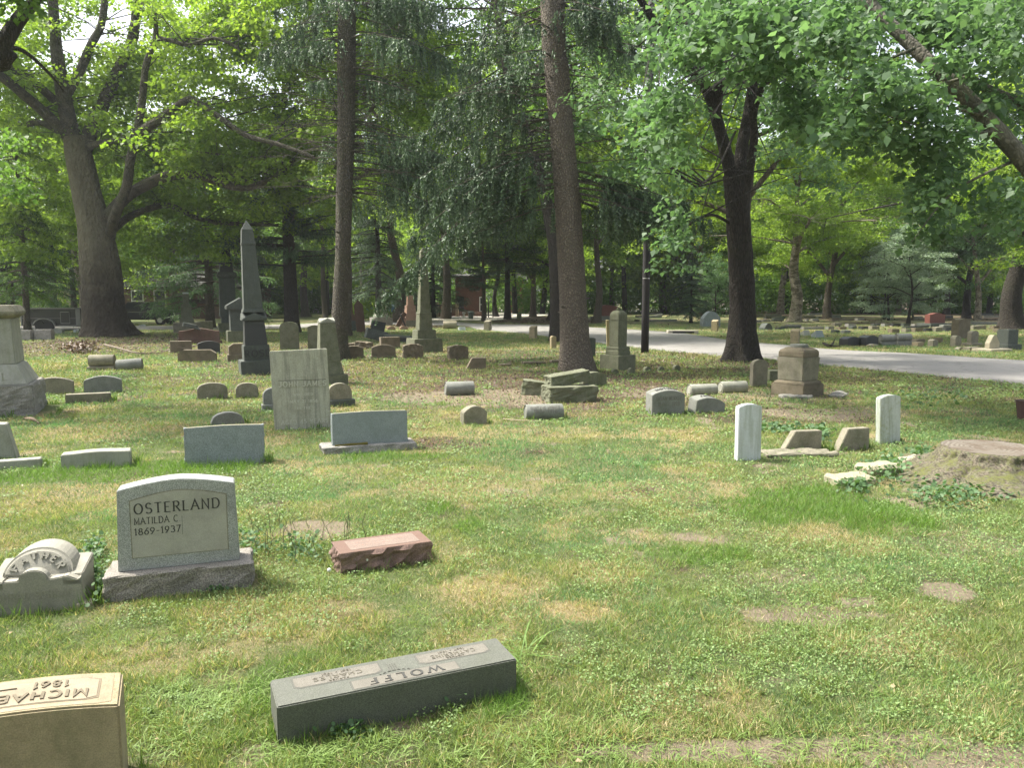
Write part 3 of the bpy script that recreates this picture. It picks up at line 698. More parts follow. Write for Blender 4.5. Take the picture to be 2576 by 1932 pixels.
die = link('die', dm, S['grey'] if 0 else stone_mat('steel_grey_granite', (.30, .315, .295), .5, .1, .25, 0, .2, 260, .7), ost, (dx + W_ / 2, dy, h))
pw, ph0 = W_ * .80, H_ * .16
pp = [(x, z + ph0 * 1.0) for x, z in serp(pw, H_ * .70, rs)]; pp[0] = (-pw / 2, ph0); pp[1] = (pw / 2, ph0)
link('inscription_panel', MB().prism([(x * .975 + .01, z) for x, z in pp], -.0025, .002).mesh('panel', 0), stone_mat('honed_tan_panel', (.36, .355, .30), .12, .1, .3, 0, .1, 260), ost, (dx + W_ / 2, dy, h))
fr = MB().prism([(x * 1.02 * .975 + .01, z * 1.004 - (.004 if i < 2 else -.004)) for i, (x, z) in enumerate(pp)], -.0012, .002).mesh('panel_edge', 0)
link('panel_edge', fr, S['tan'], ost, (dx + W_ / 2, dy, h))
zc = ph0
fq = lambda x, z: (lambda u, v, n_: Vector((dx + W_ / 2 + x + u, dy - .0027 - n_, h + z + v)))
q = lettering('OSTERLAND', H_ * .125, fq(.0, H_ * .70), .16, .07, True, .0016, .27, fit=pw * .87)
for tx, zz, ft, hh in (('MATILDA C.', .57, .46, .08), ('1869-1937', .44, .46, .08)):
    q2 = lettering(tx, H_ * hh, fq(-pw * .21, H_ * zz), .14, .08, True, .0016, .22, fit=pw * ft); q.add(q2.v, q2.f)
q.obj('inscription', S['ink'], ost)
MB().box(dx + W_ / 2 + .024, dx + W_ / 2 + .026, dy - .0035, dy, h + H_ * .40, h + H_ * .64).obj('engraved_line', brd, ost)

# FATHER stone with half-disc crown
p1 = G(210, 1528); rz = R(15); L = .56; ux, uy = math.cos(rz), math.sin(rz); p0 = Vector((p1.x - ux * L, p1.y - uy * L, 0))
h = V(193, 1450, p1.y).z; D = .36
fa = thing('headstone', 'low grey stone with half-round crown lettered FATHER, left of the serpentine headstone', 'headstone', p0, rz)
FOOT.append(((p0.x + p1.x) / 2, (p0.y + p1.y) / 2 + .15, .4, rz, L / 2, .17, h))
fmx = .5 * L; rr = .085
prof = [(0, -.08), (L, -.08), (L, h - .03)] + [(L - .10 + .10 * math.cos(R(a)), h + .02 - .05 * (1 - abs(math.sin(R(a))) * 0) * math.cos(R(a))) for a in (20, 50, 80)] + [(fmx + rr * 1.3, h)] + [(fmx + rr * math.cos(R(a)), h + rr * .75 * math.sin(R(a))) for a in range(0, 181, 15)] + [(fmx - rr * 1.3, h), (.10, h), (.06, h + .012), (0, h - .03)]
m1 = MB().prism(prof, 0, .07)
link('front_block', m1.mesh('front', .006, 2), stone_mat('warm_grey_stone', (.26, .25, .205), .15, .1, .3, 0, .3, 200), fa)
m2 = MB().side([(.0701, -.08), (D, -.08), (D, h + .05), (.0701, h - .003)], .012, L - .012); link('rear_block', m2.mesh('rear', .006, 2), _mats['warm_grey_stone'], fa)
Rc = .205
disc = [(fmx - Rc, h - .04), (fmx + Rc, h - .04)] + [(fmx + Rc * math.cos(R(a)), h + (Rc * .74) * math.sin(R(a))) for a in range(0, 181, 9)]
m3 = MB().prism(disc, .075, .30); m3.v = [(x, y + max(0, z - h) * .75, z * 1.0) for x, y, z in m3.v]
link('crown', m3.mesh('crown', .02, 3, False), _mats['warm_grey_stone'], fa)
for s_ in (0, 1):
    x0 = L - .11 if s_ else .0
    prof = [(x0, h - .05)] + [(x0 + .055 + .055 * math.cos(R(a)), h + .012 - .035 * math.sin(R(a)) * 1.0) for a in range(180, -1, -20)] + [(x0 + .11, h - .05)]
    link('scroll', MB().prism([(x, z) for x, z in prof], .0, D * .8).mesh('scroll', .004), _mats['warm_grey_stone'], fa)
mb = MB(); tx = 'FATHER'
for i, ch in enumerate(tx):
    th_ = R(152 - 124 * i / 5); r0 = Rc * .62
    def fm_(u, v, n_, th_=th_):
        rad = r0 + v; a_ = th_ - u / (r0 + .03); z_ = h + rad * .74 * math.sin(a_); return Vector((fmx + rad * math.cos(a_), .073 + max(0, z_ - h) * .75 - n_, z_ + n_ * .5))
    q = lettering(ch, .048, fm_, .26, .22, False, .007, .1, fit=.04); mb.add(q.v, q.f)
mb.obj('crown_lettering', _mats['warm_grey_stone'], fa)
q = lettering('CONRAD SCHAAF', .045, lambda u, v, n_: Vector((L * .47 + u, -n_, h * .42 + v)), .2, .18, False, .003, .3, fit=L * .84)
q.obj('inscription', _mats['warm_grey_stone'], fa)
rb = MB().box(0, .10, 0, .07, -.02, .035).mesh('stone_chip', .01); rough_mesh(rb, .02, 9, 2, 3)
tag(link('stone_chip', rb, S['cream'], None, G(190, 1532), (0, 0, .3)), 'pale stone chip at the right foot of the FATHER stone', 'rock')

# red granite block
p0, p1 = G(857, 1447), G(1081, 1408); rz, L = local(p0, p1); rz = R(25)
h = (V(852, 1393, p0.y).z + V(1081, 1360, p1.y).z) / 2; D = (G(812, 1364, h) - G(852, 1392, h)).length
red = thing('grave_marker', 'small red granite marker with rough sides and a flat inscribed top', 'grave marker', p0, rz)
FOOT.append(((p0.x + p1.x) / 2 - .05, (p0.y + p1.y) / 2 + .13, .4, rz, L / 2, D / 2, h))
bme = MB().box(0, L, 0, D, -.08, h).mesh('block', 0); rough_mesh(bme, .04, 15, 5, 4, mask=lambda c_, n_: 0 if (n_.z > .8 or c_.z > h - .002) else 1)
link('block', bme, S['redr'], red)
MB().box(.004, L - .004, .004, D - .004, h - .004, h + .0015).obj('polished_top', S['redg'], red)
pp = MB().box(.09, L - .075, .05, D - .045, h, h + .003).obj('inscription_panel', S['pink'], red)
mb = MB(); rg = random.Random(5)
for yy, x0, x1 in ((.62, .15, .8), (.42, .2, .62)):   # worn, unreadable lettering
    x = L * x0
    while x < L * x1:
        mb.box(x, x + rg.uniform(.008, .016), D * yy, D * yy + rg.uniform(.012, .022), h + .002, h + .0035 + rg.uniform(0, .0004)); x += rg.uniform(.02, .034)
mb.obj('worn_lettering', stone_mat('worn_letter_red', (.27, .17, .13), .2, 0, .2), red)

# blue grey slants A and B
def backstone(label, bl, tl, tr, br, base=None, D=.2):
    a, b_ = G(*bl), G(*br); rz = R(19); Lw = (b_ - a).length
    root = thing('headstone', label, 'headstone', a, rz); bh = .11 if base else 0
    FOOT.append(((a.x + b_.x) / 2, (a.y + b_.y) / 2 + .1, .4, rz, Lw / 2, D / 2, .3))
    hh = ((V(*tl, a.y).z + V(*tr, b_.y).z) / 2)
    prof = [(x + Lw / 2, z if z > 0 else -.05) for x, z in serp(Lw, hh - .008, .012)]
    k = .10 / Lw
    me = MB().prism(prof, 0, D, -.01, 1).mesh('die', .006, 2)
    # rock-faced ends
    rough_mesh(me, .022, 13, 3.3, 3, mask=lambda c_, n_: 1 if abs(n_.x) > .6 and .02 < c_.y < D - .01 else 0)
    link('die', me, S['blue'], root, (0, 0, 0), (R(-3), 0, 0))
    cap = MB().prism([(x, z) for x, z in [(q_[0] + Lw / 2, q_[1] + .0015) for q_ in serp(Lw - .02, hh - .008, .012)][2:] + [(q_[0] + Lw / 2, q_[1] - .006) for q_ in serp(Lw - .02, hh - .008, .012)][2:][::-1]], .006, D - .01, -.01)
    link('tan_top', cap.mesh('cap', 0), stone_mat('tan_top_stone', (.24, .23, .16), .2, .1, .3), root, (0, 0, 0), (R(-3), 0, 0))  # thin tan sheet over the top of the die
    return root, Lw, hh
r_, Lw, hh = backstone('blue-grey granite stone with plain back, without a visible base, in front of the domed stone', (466, 1176), (474, 1074), (661, 1074), (665, 1167))
r_, Lw, hh = backstone('blue-grey granite stone on a rough pale base with moss', (838, 1137), (850, 1041), (1007, 1028), (1018, 1120))
bme = MB().box(-.14, Lw + .1, -.10, .30, -.06, .075).mesh('base', .01); rough_mesh(bme, .035, 6, 8, 4, mask=lambda c_, n_: .25 if n_.z > .8 else 1); link('base', bme, S['rock'], r_)
mm = MB().box(.02, Lw * .45, -.045, -.003, .07, .10).mesh('moss', .004); rough_mesh(mm, .012, 20, 3, 2)
link('moss_clump', mm, plain_mat('golden_moss', (.14, .12, .02), .95, 0, .5, 60, 1), r_)

# JOHN JAMES slab
p0, p1 = G(695, 1083), G(832, 1076); L = (p1 - p0).length; rz = R(20)
h = (V(684, 887, p0.y).z + V(828, 878, p1.y).z) / 2
jj = thing('headstone', 'tall thin flat-topped marble slab with raised lettering and dark water streaks', 'headstone', p0, rz)
FOOT.append(((p0.x + p1.x) / 2, (p0.y + p1.y) / 2, .3, rz, L / 2, .06, h))
die = link('slab', MB().box(-.02, L + .015, 0, .07, -.1, h).mesh('slab', .008, 2), S['old'], jj, None, (0, R(-1.8), 0))
fj = lambda x, z: (lambda u, v, n_: Vector((x + u - z * .03, -n_, z + v)))
relief = stone_mat('relief_marble', (.52, .51, .42), .15, .1, .2)
q = lettering('JOHN JAMES', h * .062, fj(L * .53, h * .55), .2, .14, True, .010, .3, fit=L * .86)
for tx, zz, ft, hh_ in (('WHO DIED', .43, .35, .03), ('MAY 21 1856', .34, .5, .035), ('IN THE', .255, .25, .03), ('Y E A R', .25, .5, .01), ('AGED 45 YEARS', .07, .86, .052)):
    if tx in ('Y E A R',): continue
    q2 = lettering(tx, h * hh_, fj(L * .53, h * zz), .18, .12, True, .003, .28, fit=L * ft); q.add(q2.v, q2.f)
q.obj('inscription', relief, jj)
MB().box(.05, L - .05, -.004, .0, h * .625, h * .63).obj('carved_ledge', S['inkm'], jj)
MB().box(-.04, L + .03, -.03, .10, -.06, .015).obj('footing', S['rock'], jj, .01)

# big monument at the left edge, lettered ..L
p = G(92, 1050)
bm_ = tiers('monument', 'tall pale grey monument with letter L on its plinth and rock-faced base, left edge', -42, 1052,
      [('rock_base', 968, 262, 262, 'rock', 'rock'), ('plinth', 918, 235, 176, 'box', 'light'), ('die', 802, 168, 156, 'box', 'light'), ('cap', 768, 190, 170, 'cap', 'tan')])
# letter L on plinth front
pb = G(-42, 1052)
q = lettering('L', .12, lambda u, v, n_: Vector((.0 + u, .0, v)), .2, .12, True, .006, .3)
lo = q.obj('plinth_letter', S['light'], bm_)
bpy.context.view_layer.update()
tgt = bm_.matrix_world.inverted() @ V(12, 957, pb.y + .17); lo.location = (tgt.x, tgt.y - .012, tgt.z); 

# ------------------------------------------------------------------ the other stones, listed by where they stand
# low left pieces
stone('grey stone leaning on a low block at the left edge, with a white worn corner', -60, 44, 1066, 1156, 'trapr', .22, 'light', cat='headstone', tilt=0, leanx=3)
o, Wd, h, _ = stone('low pale grey kerb block below the left edge stone', -40, 96, 1158, 1182, 'rect', .16, 'light', cat='kerb stone', name='kerb_stone')
stone('low pale slanted slab with rough right end, in long grass at left', 162, 324, 1134, 1178, 'serp', .22, 'light', rough=0, rot=22, rise=.015)
stone('low arched grey marker beside the rock-faced base of the left monument', 88, 181, 950, 992, 'arch', .22, 'tan', group='pair of low arched markers')
stone('low arched grey marker, the one farther from the left monument', 216, 303, 946, 988, 'arch', .22, 'grey', group='pair of low arched markers')
stone('narrow flat-topped kerb in front of the two low arched markers', 171, 274, 990, 1014, 'rect', .2, 'tan', cat='kerb stone', name='kerb_stone')
stone('round-topped small brown stone, bigger of two left of the dark obelisk base', 499, 572, 963, 1004, 'round', .14, 'tan', rise=.12)
stone('round-topped small brown stone, smaller of two left of tall streaked slab', 595, 650, 963, 1001, 'round', .14, 'tan', rise=.12)
stone('small grey round-topped stone on a block, half hidden by the tall streaked slab', 664, 735, 974, 1030, 'round', .14, 'grey', base=(14, .03), rise=.12)
stone('small grey rounded stone on a dark mossy base, right of the tall streaked slab', 826, 888, 964, 1022, 'round', .15, 'tan', base=(17, .05), basemat='dark', rise=.16)
stone('low domed grey stone just behind the plain blue-grey stone', 533, 615, 1037, 1072, 'round', .16, 'grey', rise=.2)
stone('small grey domed stone alone on the open lawn', 1162, 1231, 1021, 1067, 'arch', .2, 'tan', rise=.1)
# cylinders
cylmark('grey log-shaped cylinder marker on a stone bed, left of its fallen twin', 222, 285, 893, 931, 'tan', 12, base=7)
cylmark('grey log-shaped cylinder marker lying tilted beside the one on a bed', 293, 356, 901, 931, 'grey', 16, tiltx=-3)
cylmark('polished grey cylinder marker on bare ground left of the broken stones', 1121, 1198, 957, 995, 'grey', 16)
root, Wd, rr, bh = cylmark('grey cylinder marker with raised lettering and the dates 1874-1910', 1322, 1424, 1013, 1057, 'grey', 12)
def cylmap(a0, Wd=Wd, rr=rr): return lambda u, v, n_: Vector((u, rr - (rr + n_) * math.cos(a0 + v / rr), rr - .03 + (rr + n_) * math.sin(a0 + v / rr)))
q = lettering('GUSTAVE MERKLE', .055, cylmap(R(28)), .2, .15, False, .004, .28, fit=Wd * .8)
q2 = lettering('1874-1910', .05, cylmap(R(4)), .2, .15, False, .004, .28, fit=Wd * .62); q.add(q2.v, q2.f)
q.obj('inscription', S['inkb'], root)
cylmark('pale grey cylinder marker with a carved end, left of a pair near the MOTHER stone', 1735, 1812, 963, 994, 'light', 14, group='pale cylinder pair')
cylmark('pale grey cylinder marker, right of the pair near the MOTHER stone', 1814, 1888, 956, 988, 'light', 14, group='pale cylinder pair')
# MOTHER and its neighbour
o, Wd, h, _ = stone('grey block stone carved MOTHER on top and 1846-1918 on its face', 1632, 1731, 981, 1044, 'arch', .26, 'grey', rot=16, slope=.03)
q = lettering('SUSAN MERKLE', h * .16, lambda u, v, n_: Vector((u, -n_, h * .60 + v)), .16, .12, False, .003, .28, fit=Wd * .76)
q2 = lettering('1846 - 1918', h * .16, lambda u, v, n_: Vector((u, -n_, h * .36 + v)), .16, .12, False, .003, .28, fit=Wd * .66); q.add(q2.v, q2.f)
q.obj('inscription', S['inkb'], o)
q = lettering('MOTHER', .075, lambda u, v, n_: Vector((u, .08 + v, h + .008 - .12 * Wd * (u / (Wd / 2)) ** 2 + (.08 + v) / .26 * .03 + n_)), .2, .15, False, .004, .3, fit=Wd * .62)
q.obj('top_lettering', S['ink'], o)
o, Wd, h, _ = stone('grey block stone sunk and tilted down to the right, beside the MOTHER stone', 1740, 1832, 1000, 1041, 'arch', .26, 'grey', rot=20, leanx=7, slope=.03)
q = lettering('FATHER', .06, lambda u, v, n_: Vector((u, .09 + v, h + .008 - .12 * Wd * (u / (Wd / 2)) ** 2 + (.09 + v) / .26 * .03 + n_)), .2, .15, False, .004, .3, fit=Wd * .5)
q.obj('top_lettering', S['ink'], o)
# white veterans' stones
stone('white marble headstone with rounded top and green stain, nearer of two white ones', 1852, 1918, 1016, 1158, 'gov', .10, 'marble', rot=10, rise=.035, leanx=-.5)
o, Wd, h, _ = stone('white marble headstone covered in green-yellow algae, farther and leaning', 2211, 2269, 993, 1115, 'gov', .10, 'marble2', rot=14, rise=.035, leanx=-3)
stone('grey slant stone with sloping left end on a broken base, nearer the white headstone', 1960, 2070, 1084, 1134, 'trap', .12, 'tan', rot=10, base=None)
ft = MB().box(-.5, .42, -.12, .2, -.05, .045).mesh('footing', .01); rough_mesh(ft, .03, 7, 4, 3)
tag(link('broken_footing', ft, S['tan'], None, G(2016, 1146), (0, 0, .1)), 'broken flat stone footing in front of the grey slant stone', 'stone slab')
stone('grey slant stone with sloping left end, left of the algae-covered white headstone', 2098, 2191, 1078, 1134, 'trap', .12, 'tan', rot=18)
# right middle
stone('weathered round-topped slab beside the big maple roots', 1890, 1934, 904, 973, 'round', .12, 'tan', rise=.12)
stone('long low dark slab lying between the round-topped slab and the stubby monument', 1930, 2010, 932, 958, 'rect', .35, 'moss', rot=8, cat='stone slab', name='stone_slab')
tiers('monument', 'stubby square brown monument with arched shoulders and a flat disc on top', 2047, 998,
      [('base', 966, 128, 128, 'box', 'brown'), ('plinth', 957, 120, 104, 'mold', 'brown'), ('die', 898, 98, 104, 'box', 'tan'), ('shoulder', 874, 100, 64, 'taperarch', 'brown'), ('disc', 867, 62, 60, 'drum', 'grey')], rot=38)
for k, (px, py) in enumerate(((2000, 1000), (2110, 996))):
    rb = MB().box(-.3, .3, -.15, .15, -.04, .05).mesh('flat_rock', .02); rough_mesh(rb, .04, 5, k * 7 + 1, 3)
    tag(link('flat_rock', rb, S['rock'], None, G(px, py), (0, 0, k)), ('flat rock at the left foot of the stubby square monument', 'flat rock at the right foot of the stubby square monument')[k], 'rock')
o = tiers('monument', 'mossy green monument with rounded cap on a chipped block base, left of the black pole', 1578, 931,
      [('base', 893, 92, 92, 'box', 'moss'), ('plinth', 872, 64, 60, 'mold', 'moss'), ('die', 806, 46, 46, 'box', 'moss'), ('hood', 781, 46, 26, 'taperarch', 'moss'), ('finial', 774, 14, 8, 'drum', 'moss')], rot=40)
labs = ['first and leftmost tiny round footstone before the mossy green monument', 'second tiny round footstone before the mossy green monument', 'third tiny round footstone, under the corner of the mossy green monument', 'fourth tiny round footstone, right of the mossy green monument', 'fifth and rightmost tiny round footstone, in leaf litter near the maple']
for lb, (x0, x1, y0, y1) in zip(labs, ((1539, 1559, 928, 940), (1580, 1601, 925, 942), (1619, 1642, 923, 935), (1656, 1675, 922, 934), (1694, 1716, 918, 932))):
    stone(lb, x0, x1, y0, y1, 'round', .12, 'moss', name='footstone', cat='footstone', rise=.1, group='tiny round footstones')
stone('thin dark green slab half hidden right of the big spruce trunk', 1478, 1498, 849, 899, 'arch', .12, 'dark', rot=10, full=False)
# broken pile in front of big spruce
pl = G(1435, 1016)
def rubble(label, px, py, dims, z, rz, mat='moss', ry=0, rx=0, amp=.02, name='broken_slab', cat='stone slab', seed=1, cut=None):
    w_, d_, h_ = dims; prof = topprof(w_, h_ + .0, cut or 'rect')
    me = MB().prism([(x, zz if zz > 0 else 0) for x, zz in prof], -d_ / 2, d_ / 2).mesh(name, .01, 1); rough_mesh(me, amp, 7, seed, 3, mask=lambda c_, n_: .4 if abs(n_.z) > .8 else 1)
    p = G(px, py); return tag(link(name, me, S[mat], None, (p.x, p.y, z), (R(rx), R(ry), R(rz))), label, cat)
m1 = G(1376, 1010).y / F
rubble('mossy broken block, lowest of the pile before the big spruce', 1432, 1008, (.98, .5, .36), -.06, 16, 'moss', 0, 0, .04, seed=3)
rubble('mossy broken slab lying tilted across the top of the pile by the spruce', 1428, 1004, (.84, .4, .21), .32, 18, 'moss', -8, 0, .035, seed=5)
rubble('mossy broken block leaning at the left of the pile by the spruce', 1350, 992, (.62, .3, .33), -.05, -12, 'moss', 6, 0, .04, seed=9)
stone('low arched mossy stone right behind the broken pile', 1462, 1532, 936, 972, 'arch', .28, 'moss', rot=14)
rubble('small sunken stone fragment in the grass left of the spruce', 1270, 921, (.35, .25, .1), -.03, 10, 'brown', seed=2, name='stone_fragment', cat='rock')
rubble('flat sunken stone strip in the grass left of the spruce', 1342, 917, (.68, .3, .12), -.03, 12, 'brown', seed=4, name='stone_fragment', cat='rock')
rubble('sunken stone lump right against the spruce trunk', 1398, 914, (.35, .25, .13), -.03, 12, 'brown', seed=6, name='stone_fragment', cat='rock')
# dark obelisk with lettered plinth
ob = tiers('obelisk', 'tall dark granite obelisk leaning slightly left with letters carved on its plinth', 652, 943,
      [('base', 906, 92, 92, 'box', 'dark'), ('lettered_plinth', 868, 70, 68, 'box', 'dark'), ('die', 806, 60, 52, 'box', 'black'), ('gabled_cap', 786, 66, 60, 'cross', 'dark'), ('collar', 775, 58, 52, 'mold', 'dark'), ('shaft', 552, 50, 30, 'banded', 'dark')], 'monument', lean=-2.0)
bpy.context.view_layer.update()
q = lettering('ROSE', .17, lambda u, v, n_: Vector((u, -n_, v)), .2, .12, True, .012, .3)
sc1 = G(652, 943).y / F / 1.3
lo = q.obj('plinth_letters', S['black'], ob); lo.location = (0, 46 * sc1 - 35 * sc1 - .004, V(652, 897, G(652, 943).y).z)
tiers('obelisk', 'dark obelisk farther back, left of the obelisk with the lettered plinth', 577, 836, [('base', 812, 52, 52, 'box', 'moss'), ('plinth', 796, 36, 36, 'box', 'dark'), ('die', 700, 42, 38, 'box', 'dark'), ('collar', 684, 50, 44, 'cap', 'dark'), ('shaft', 600, 34, 18, 'obelisk', 'black')])
tiers('monument', 'square dark mossy monument with a gabled roof beside the lettered obelisk', 611, 861, [('base', 832, 76, 76, 'box', 'moss'), ('die', 778, 58, 58, 'box', 'dark'), ('roof', 748, 76, 70, 'gable', 'dark')])
tiers('monument', 'slim mossy column monument with a white capped top, before the parked truck', 472, 838, [('base', 812, 66, 66, 'box', 'tan'), ('plinth', 800, 36, 32, 'box', 'moss'), ('die', 766, 26, 24, 'box', 'moss'), ('column', 739, 15, 14, 'box', 'moss'), ('white_cap', 735, 15, 13, 'drum', 'marble')])
stone('grey block with flat top, right of the slim column', 495, 536, 808, 833, 'rect', .3, 'tan')
stone('wide maroon-brown block stone with a gently curved top', 453, 550, 826, 865, 'serp', .5, 'rust', rot=18, base=(7, .08))
rubble('dark broken wedge lying on top of the wide maroon-brown block', 484, 866, (.75, .35, .18), 1.13 * .62, 25, 'dark', 14, 0, .02, seed=12, name='stone_wedge', cat='rock', cut='trapr')
stone('dark square block under the wide maroon-brown stone, left one', 431, 482, 858, 888, 'rect', .3, 'brown')
stone('dark block with a pale arched top, right one under the maroon-brown stone', 500, 553, 858, 889, 'arch', .3, 'black')
stone('low brown stone with clipped corners lying left of the lettered obelisk', 449, 542, 880, 911, 'clip', .25, 'brown', rot=12)
stone('two-tier brown block with sloped top edges beside the lettered obelisk base', 578, 644, 864, 909, 'clip', .3, 'brown', base=(18, .05), rise=.1)
stone('tall mossy round-topped slab right behind the lettered obelisk', 705, 752, 809, 880, 'round', .14, 'moss', rise=.2, rot=10)
stone('mossy flat-topped slab behind the tall streaked slab', 775, 812, 818, 882, 'arch', .12, 'moss', rot=10)
tiers('obelisk', 'squat green tapering obelisk with pointed top right behind the tall streaked slab', 838, 968, [('base', 943, 92, 92, 'box', 'moss'), ('plinth', 912, 74, 62, 'box', 'moss'), ('shaft', 812, 62, 44, 'box', 'moss'), ('pointed_top', 800, 46, 40, 'cross', 'light')], 'monument', lean=-2)
# cluster right of left spruce
tiers('obelisk', 'red-brown obelisk half hidden by the thinner spruce trunk', 882, 833, [('base', 807, 52, 52, 'box', 'dark'), ('plinth', 790, 34, 30, 'mold', 'rust'), ('shaft', 690, 24, 15, 'obelisk', 'rust')])
stone('tall narrow pointed red sandstone slab leaning left', 898, 920, 753, 836, 'gable', .25, 'rust', rot=14, leanx=-5, rise=.35, full=False)
tiers('monument', 'pale grey square column monument on a wide dark base, before the gate', 965, 818, [('base', 799, 58, 58, 'box', 'rock'), ('plinth', 787, 38, 36, 'mold', 'light'), ('die', 764, 28, 27, 'box', 'light'), ('cap', 760, 28, 24, 'cap', 'light')])
tiers('monument', 'stepped pink sandstone monument with a broken shaft', 1040, 821, [('base', 806, 66, 66, 'box', 'tan'), ('plinth', 790, 42, 40, 'box', 'rose'), ('die', 768, 30, 27, 'mold', 'rose'), ('broken_shaft', 743, 20, 17, 'box', 'rose')])
rubble('fallen rust-red shaft leaning against the stepped pink monument', 1000, 822, (.3, .3, 1.15), 0, 10, 'rust', 28, 0, .01, seed=3, name='fallen_shaft', cat='fallen shaft', cut='gable')
rubble('thin dark stone propped against the fallen rust-red shaft', 1021, 823, (.1, .12, .95), 0, 10, 'black', -22, 0, .01, seed=7, name='fallen_shaft', cat='fallen shaft')
stone('small pink upright stone under the leaning rust-red shaft', 1011, 1022, 798, 822, 'arch', .15, 'rose')
stone('dark block lying tilted on top of a bigger dark block', 931, 967, 808, 838, 'rect', .35, 'black', leanx=12, rot=20)
rubble('bigger tilted dark block carrying another, right of the thinner spruce', 943, 860, (.95, .5, .46), .1, 20, 'dark', 15, 0, .01, seed=8, name='tilted_block', cat='stone block')
rubble('dark slab lying flat and slanted behind the sandstone block', 1003, 861, (1.3, .7, .3), .0, 8, 'black', 5, 4, .02, seed=8, name='fallen_slab', cat='stone slab')
stone('square brown sandstone block in front of the slanted dark slab', 957, 1009, 848, 876, 'rect', .3, 'brown')
rubble('crumbling brown boulder of broken stone behind the arched markers', 914, 876, (.62, .4, .3), -.04, 0, 'brown', 5, 0, .07, seed=8, name='broken_boulder', cat='rock')
rubble('low flat broken stone left of the crumbling boulder', 884, 873, (.7, .4, .2), -.04, 8, 'brown', -5, 0, .05, seed=18, name='broken_boulder', cat='rock')
stone('arched brown marker on a plinth, touching the thinner spruce trunk', 866, 915, 870, 902, 'arch', .2, 'brown', base=(7, .03), rot=14)
stone('arched brown marker on a plinth, second from the thinner spruce', 935, 996, 867, 902, 'arch', .2, 'brown', base=(7, .03), rot=14)
stone('rough-faced brown block marker left of the green shafted monument base', 1014, 1066, 865, 902, 'arch', .3, 'brown', rough=2.2, rot=14)
stone('rough-faced brown block marker standing alone right of the green monument', 1128, 1181, 868, 905, 'arch', .3, 'brown', rough=2.2, rot=18)
stone('low brown slant stone with sloping left end before the rough-faced block', 1168, 1224, 900, 929, 'trap', .22, 'brown', rot=10)
tiers('obelisk', 'tall mossy green monument with a tapering shaft on stepped blocks', 1079, 886, [('base', 852, 96, 92, 'box', 'moss'), ('step', 830, 62, 60, 'box', 'moss'), ('die', 790, 44, 40, 'box', 'moss'), ('cap_moulding', 785, 42, 38, 'mold', 'moss'), ('shaft', 620, 34, 20, 'obelisk', 'moss')], 'monument')
cylmark('cream cylinder marker on two feet at the road edge', 1115, 1149, 808, 827, 'cream', 6, feet=True)
stone('small white slanted marker at the near road edge', 1154, 1174, 821, 831, 'rect', .3, 'marble', tilt=-25)
stone('low pinkish domed marker, left of two before the pink monument', 975, 996, 821, 830, 'round', .2, 'rose', rise=.12, group='low domed markers')
stone('low pinkish domed marker, right of two before the pink monument', 1006, 1027, 820, 829, 'round', .2, 'rose', rise=.12, group='low domed markers')
# numbered / lettered section posts
def post(label, x0, x1, yt, yb, ch, mat='sand'):
    p = G((x0 + x1) / 2, yb); h = V((x0 + x1) / 2, yt, p.y).z; A = (x1 - x0) * p.y / F / 1.35; rz = R(-30)
    root = thing('section_post', label, 'section post', p, rz)
    link('post', MB().side([(-A / 2, -.05), (A / 2, -.05), (A / 2, h), (-A / 2, h * .86)], -A / 2, A / 2).mesh('post', .01), S[mat], root)
    if ch:
        q = lettering(ch, A * .5, lambda u, v, n_: Vector((A / 2 + n_, u, h * .55 + v)), .22, .2, False, .006, .2); q.obj('painted_character', S['ink'], root)
    return root
post('short tan stone post numbered 2, left of the one numbered 1', 1217, 1237, 805, 831, '2', 'tan')
post('short tan stone post numbered 1 at the near edge of the road', 1331, 1352, 819, 851, '1', 'sand')
stone('small tan arched post left of the dark trunk behind the spruce', 1385, 1402, 845, 876, 'round', .16, 'sand', rise=.06, cat='section post', name='section_post')
post('short tan stone post on the far verge, before the large blue-grey stone', 1788, 1808, 804, 833, 'G', 'sand')
post('tan stone post lettered F on the far side of the road', 1986, 2013, 827, 865, 'F', 'sand')
post('small mossy stone post under the trees beyond the road bend', 1300, 1312, 787, 806, None, 'moss')
# beyond the road, right
stone('dark green rounded stone left of the post lettered F', 1917, 1950, 813, 830, 'arch', .5, 'dark', rise=.4)
stone('large rounded blue-grey granite stone under the drooping shrub', 1766, 1816, 783, 822, 'arch', .4, 'blue', rise=.5)
stone('pale grey slant-faced marker, left one of two beyond the road', 2014, 2046, 829, 844, 'trap', .4, 'light', tilt=-28, group='slant markers beyond the road')
stone('blue-grey slant-faced marker, right one of two beyond the road', 2046, 2081, 829, 849, 'trap', .4, 'blue', tilt=-28, group='slant markers beyond the road')
stone('black block marker with arched top, left of a pair across the road', 2123, 2172, 847, 870, 'arch', .45, 'black', group='black arched blocks')
stone('black block marker with arched top, right of a pair across the road', 2171, 2218, 844, 870, 'arch', .45, 'black', group='black arched blocks')
stone('small cream domed marker before the right black arched block', 2186, 2215, 865, 871, 'arch', .2, 'cream')
cylmark('grey cylinder marker on a block, next to the black arched blocks', 2217, 2258, 842, 869, 'grey', 10, base=7, group='grey cylinders on blocks')
cylmark('grey cylinder marker on a block, the one farther from the black blocks', 2257, 2298, 839, 869, 'grey', 10, base=9, group='grey cylinders on blocks')
stone('low sandstone slant behind the second grey cylinder', 2295, 2333, 853, 864, 'trap', .3, 'brown')
stone('small low sandstone block right of the grey cylinders', 2303, 2331, 861, 872, 'rect', .3, 'sand')
stone('small tan peaked marker across the road', 2341, 2365, 853, 872, 'gable', .25, 'tan', rise=.06)
stone('small dark block just behind the tan peaked marker', 2358, 2378, 850, 863, 'rect', .3, 'brown')
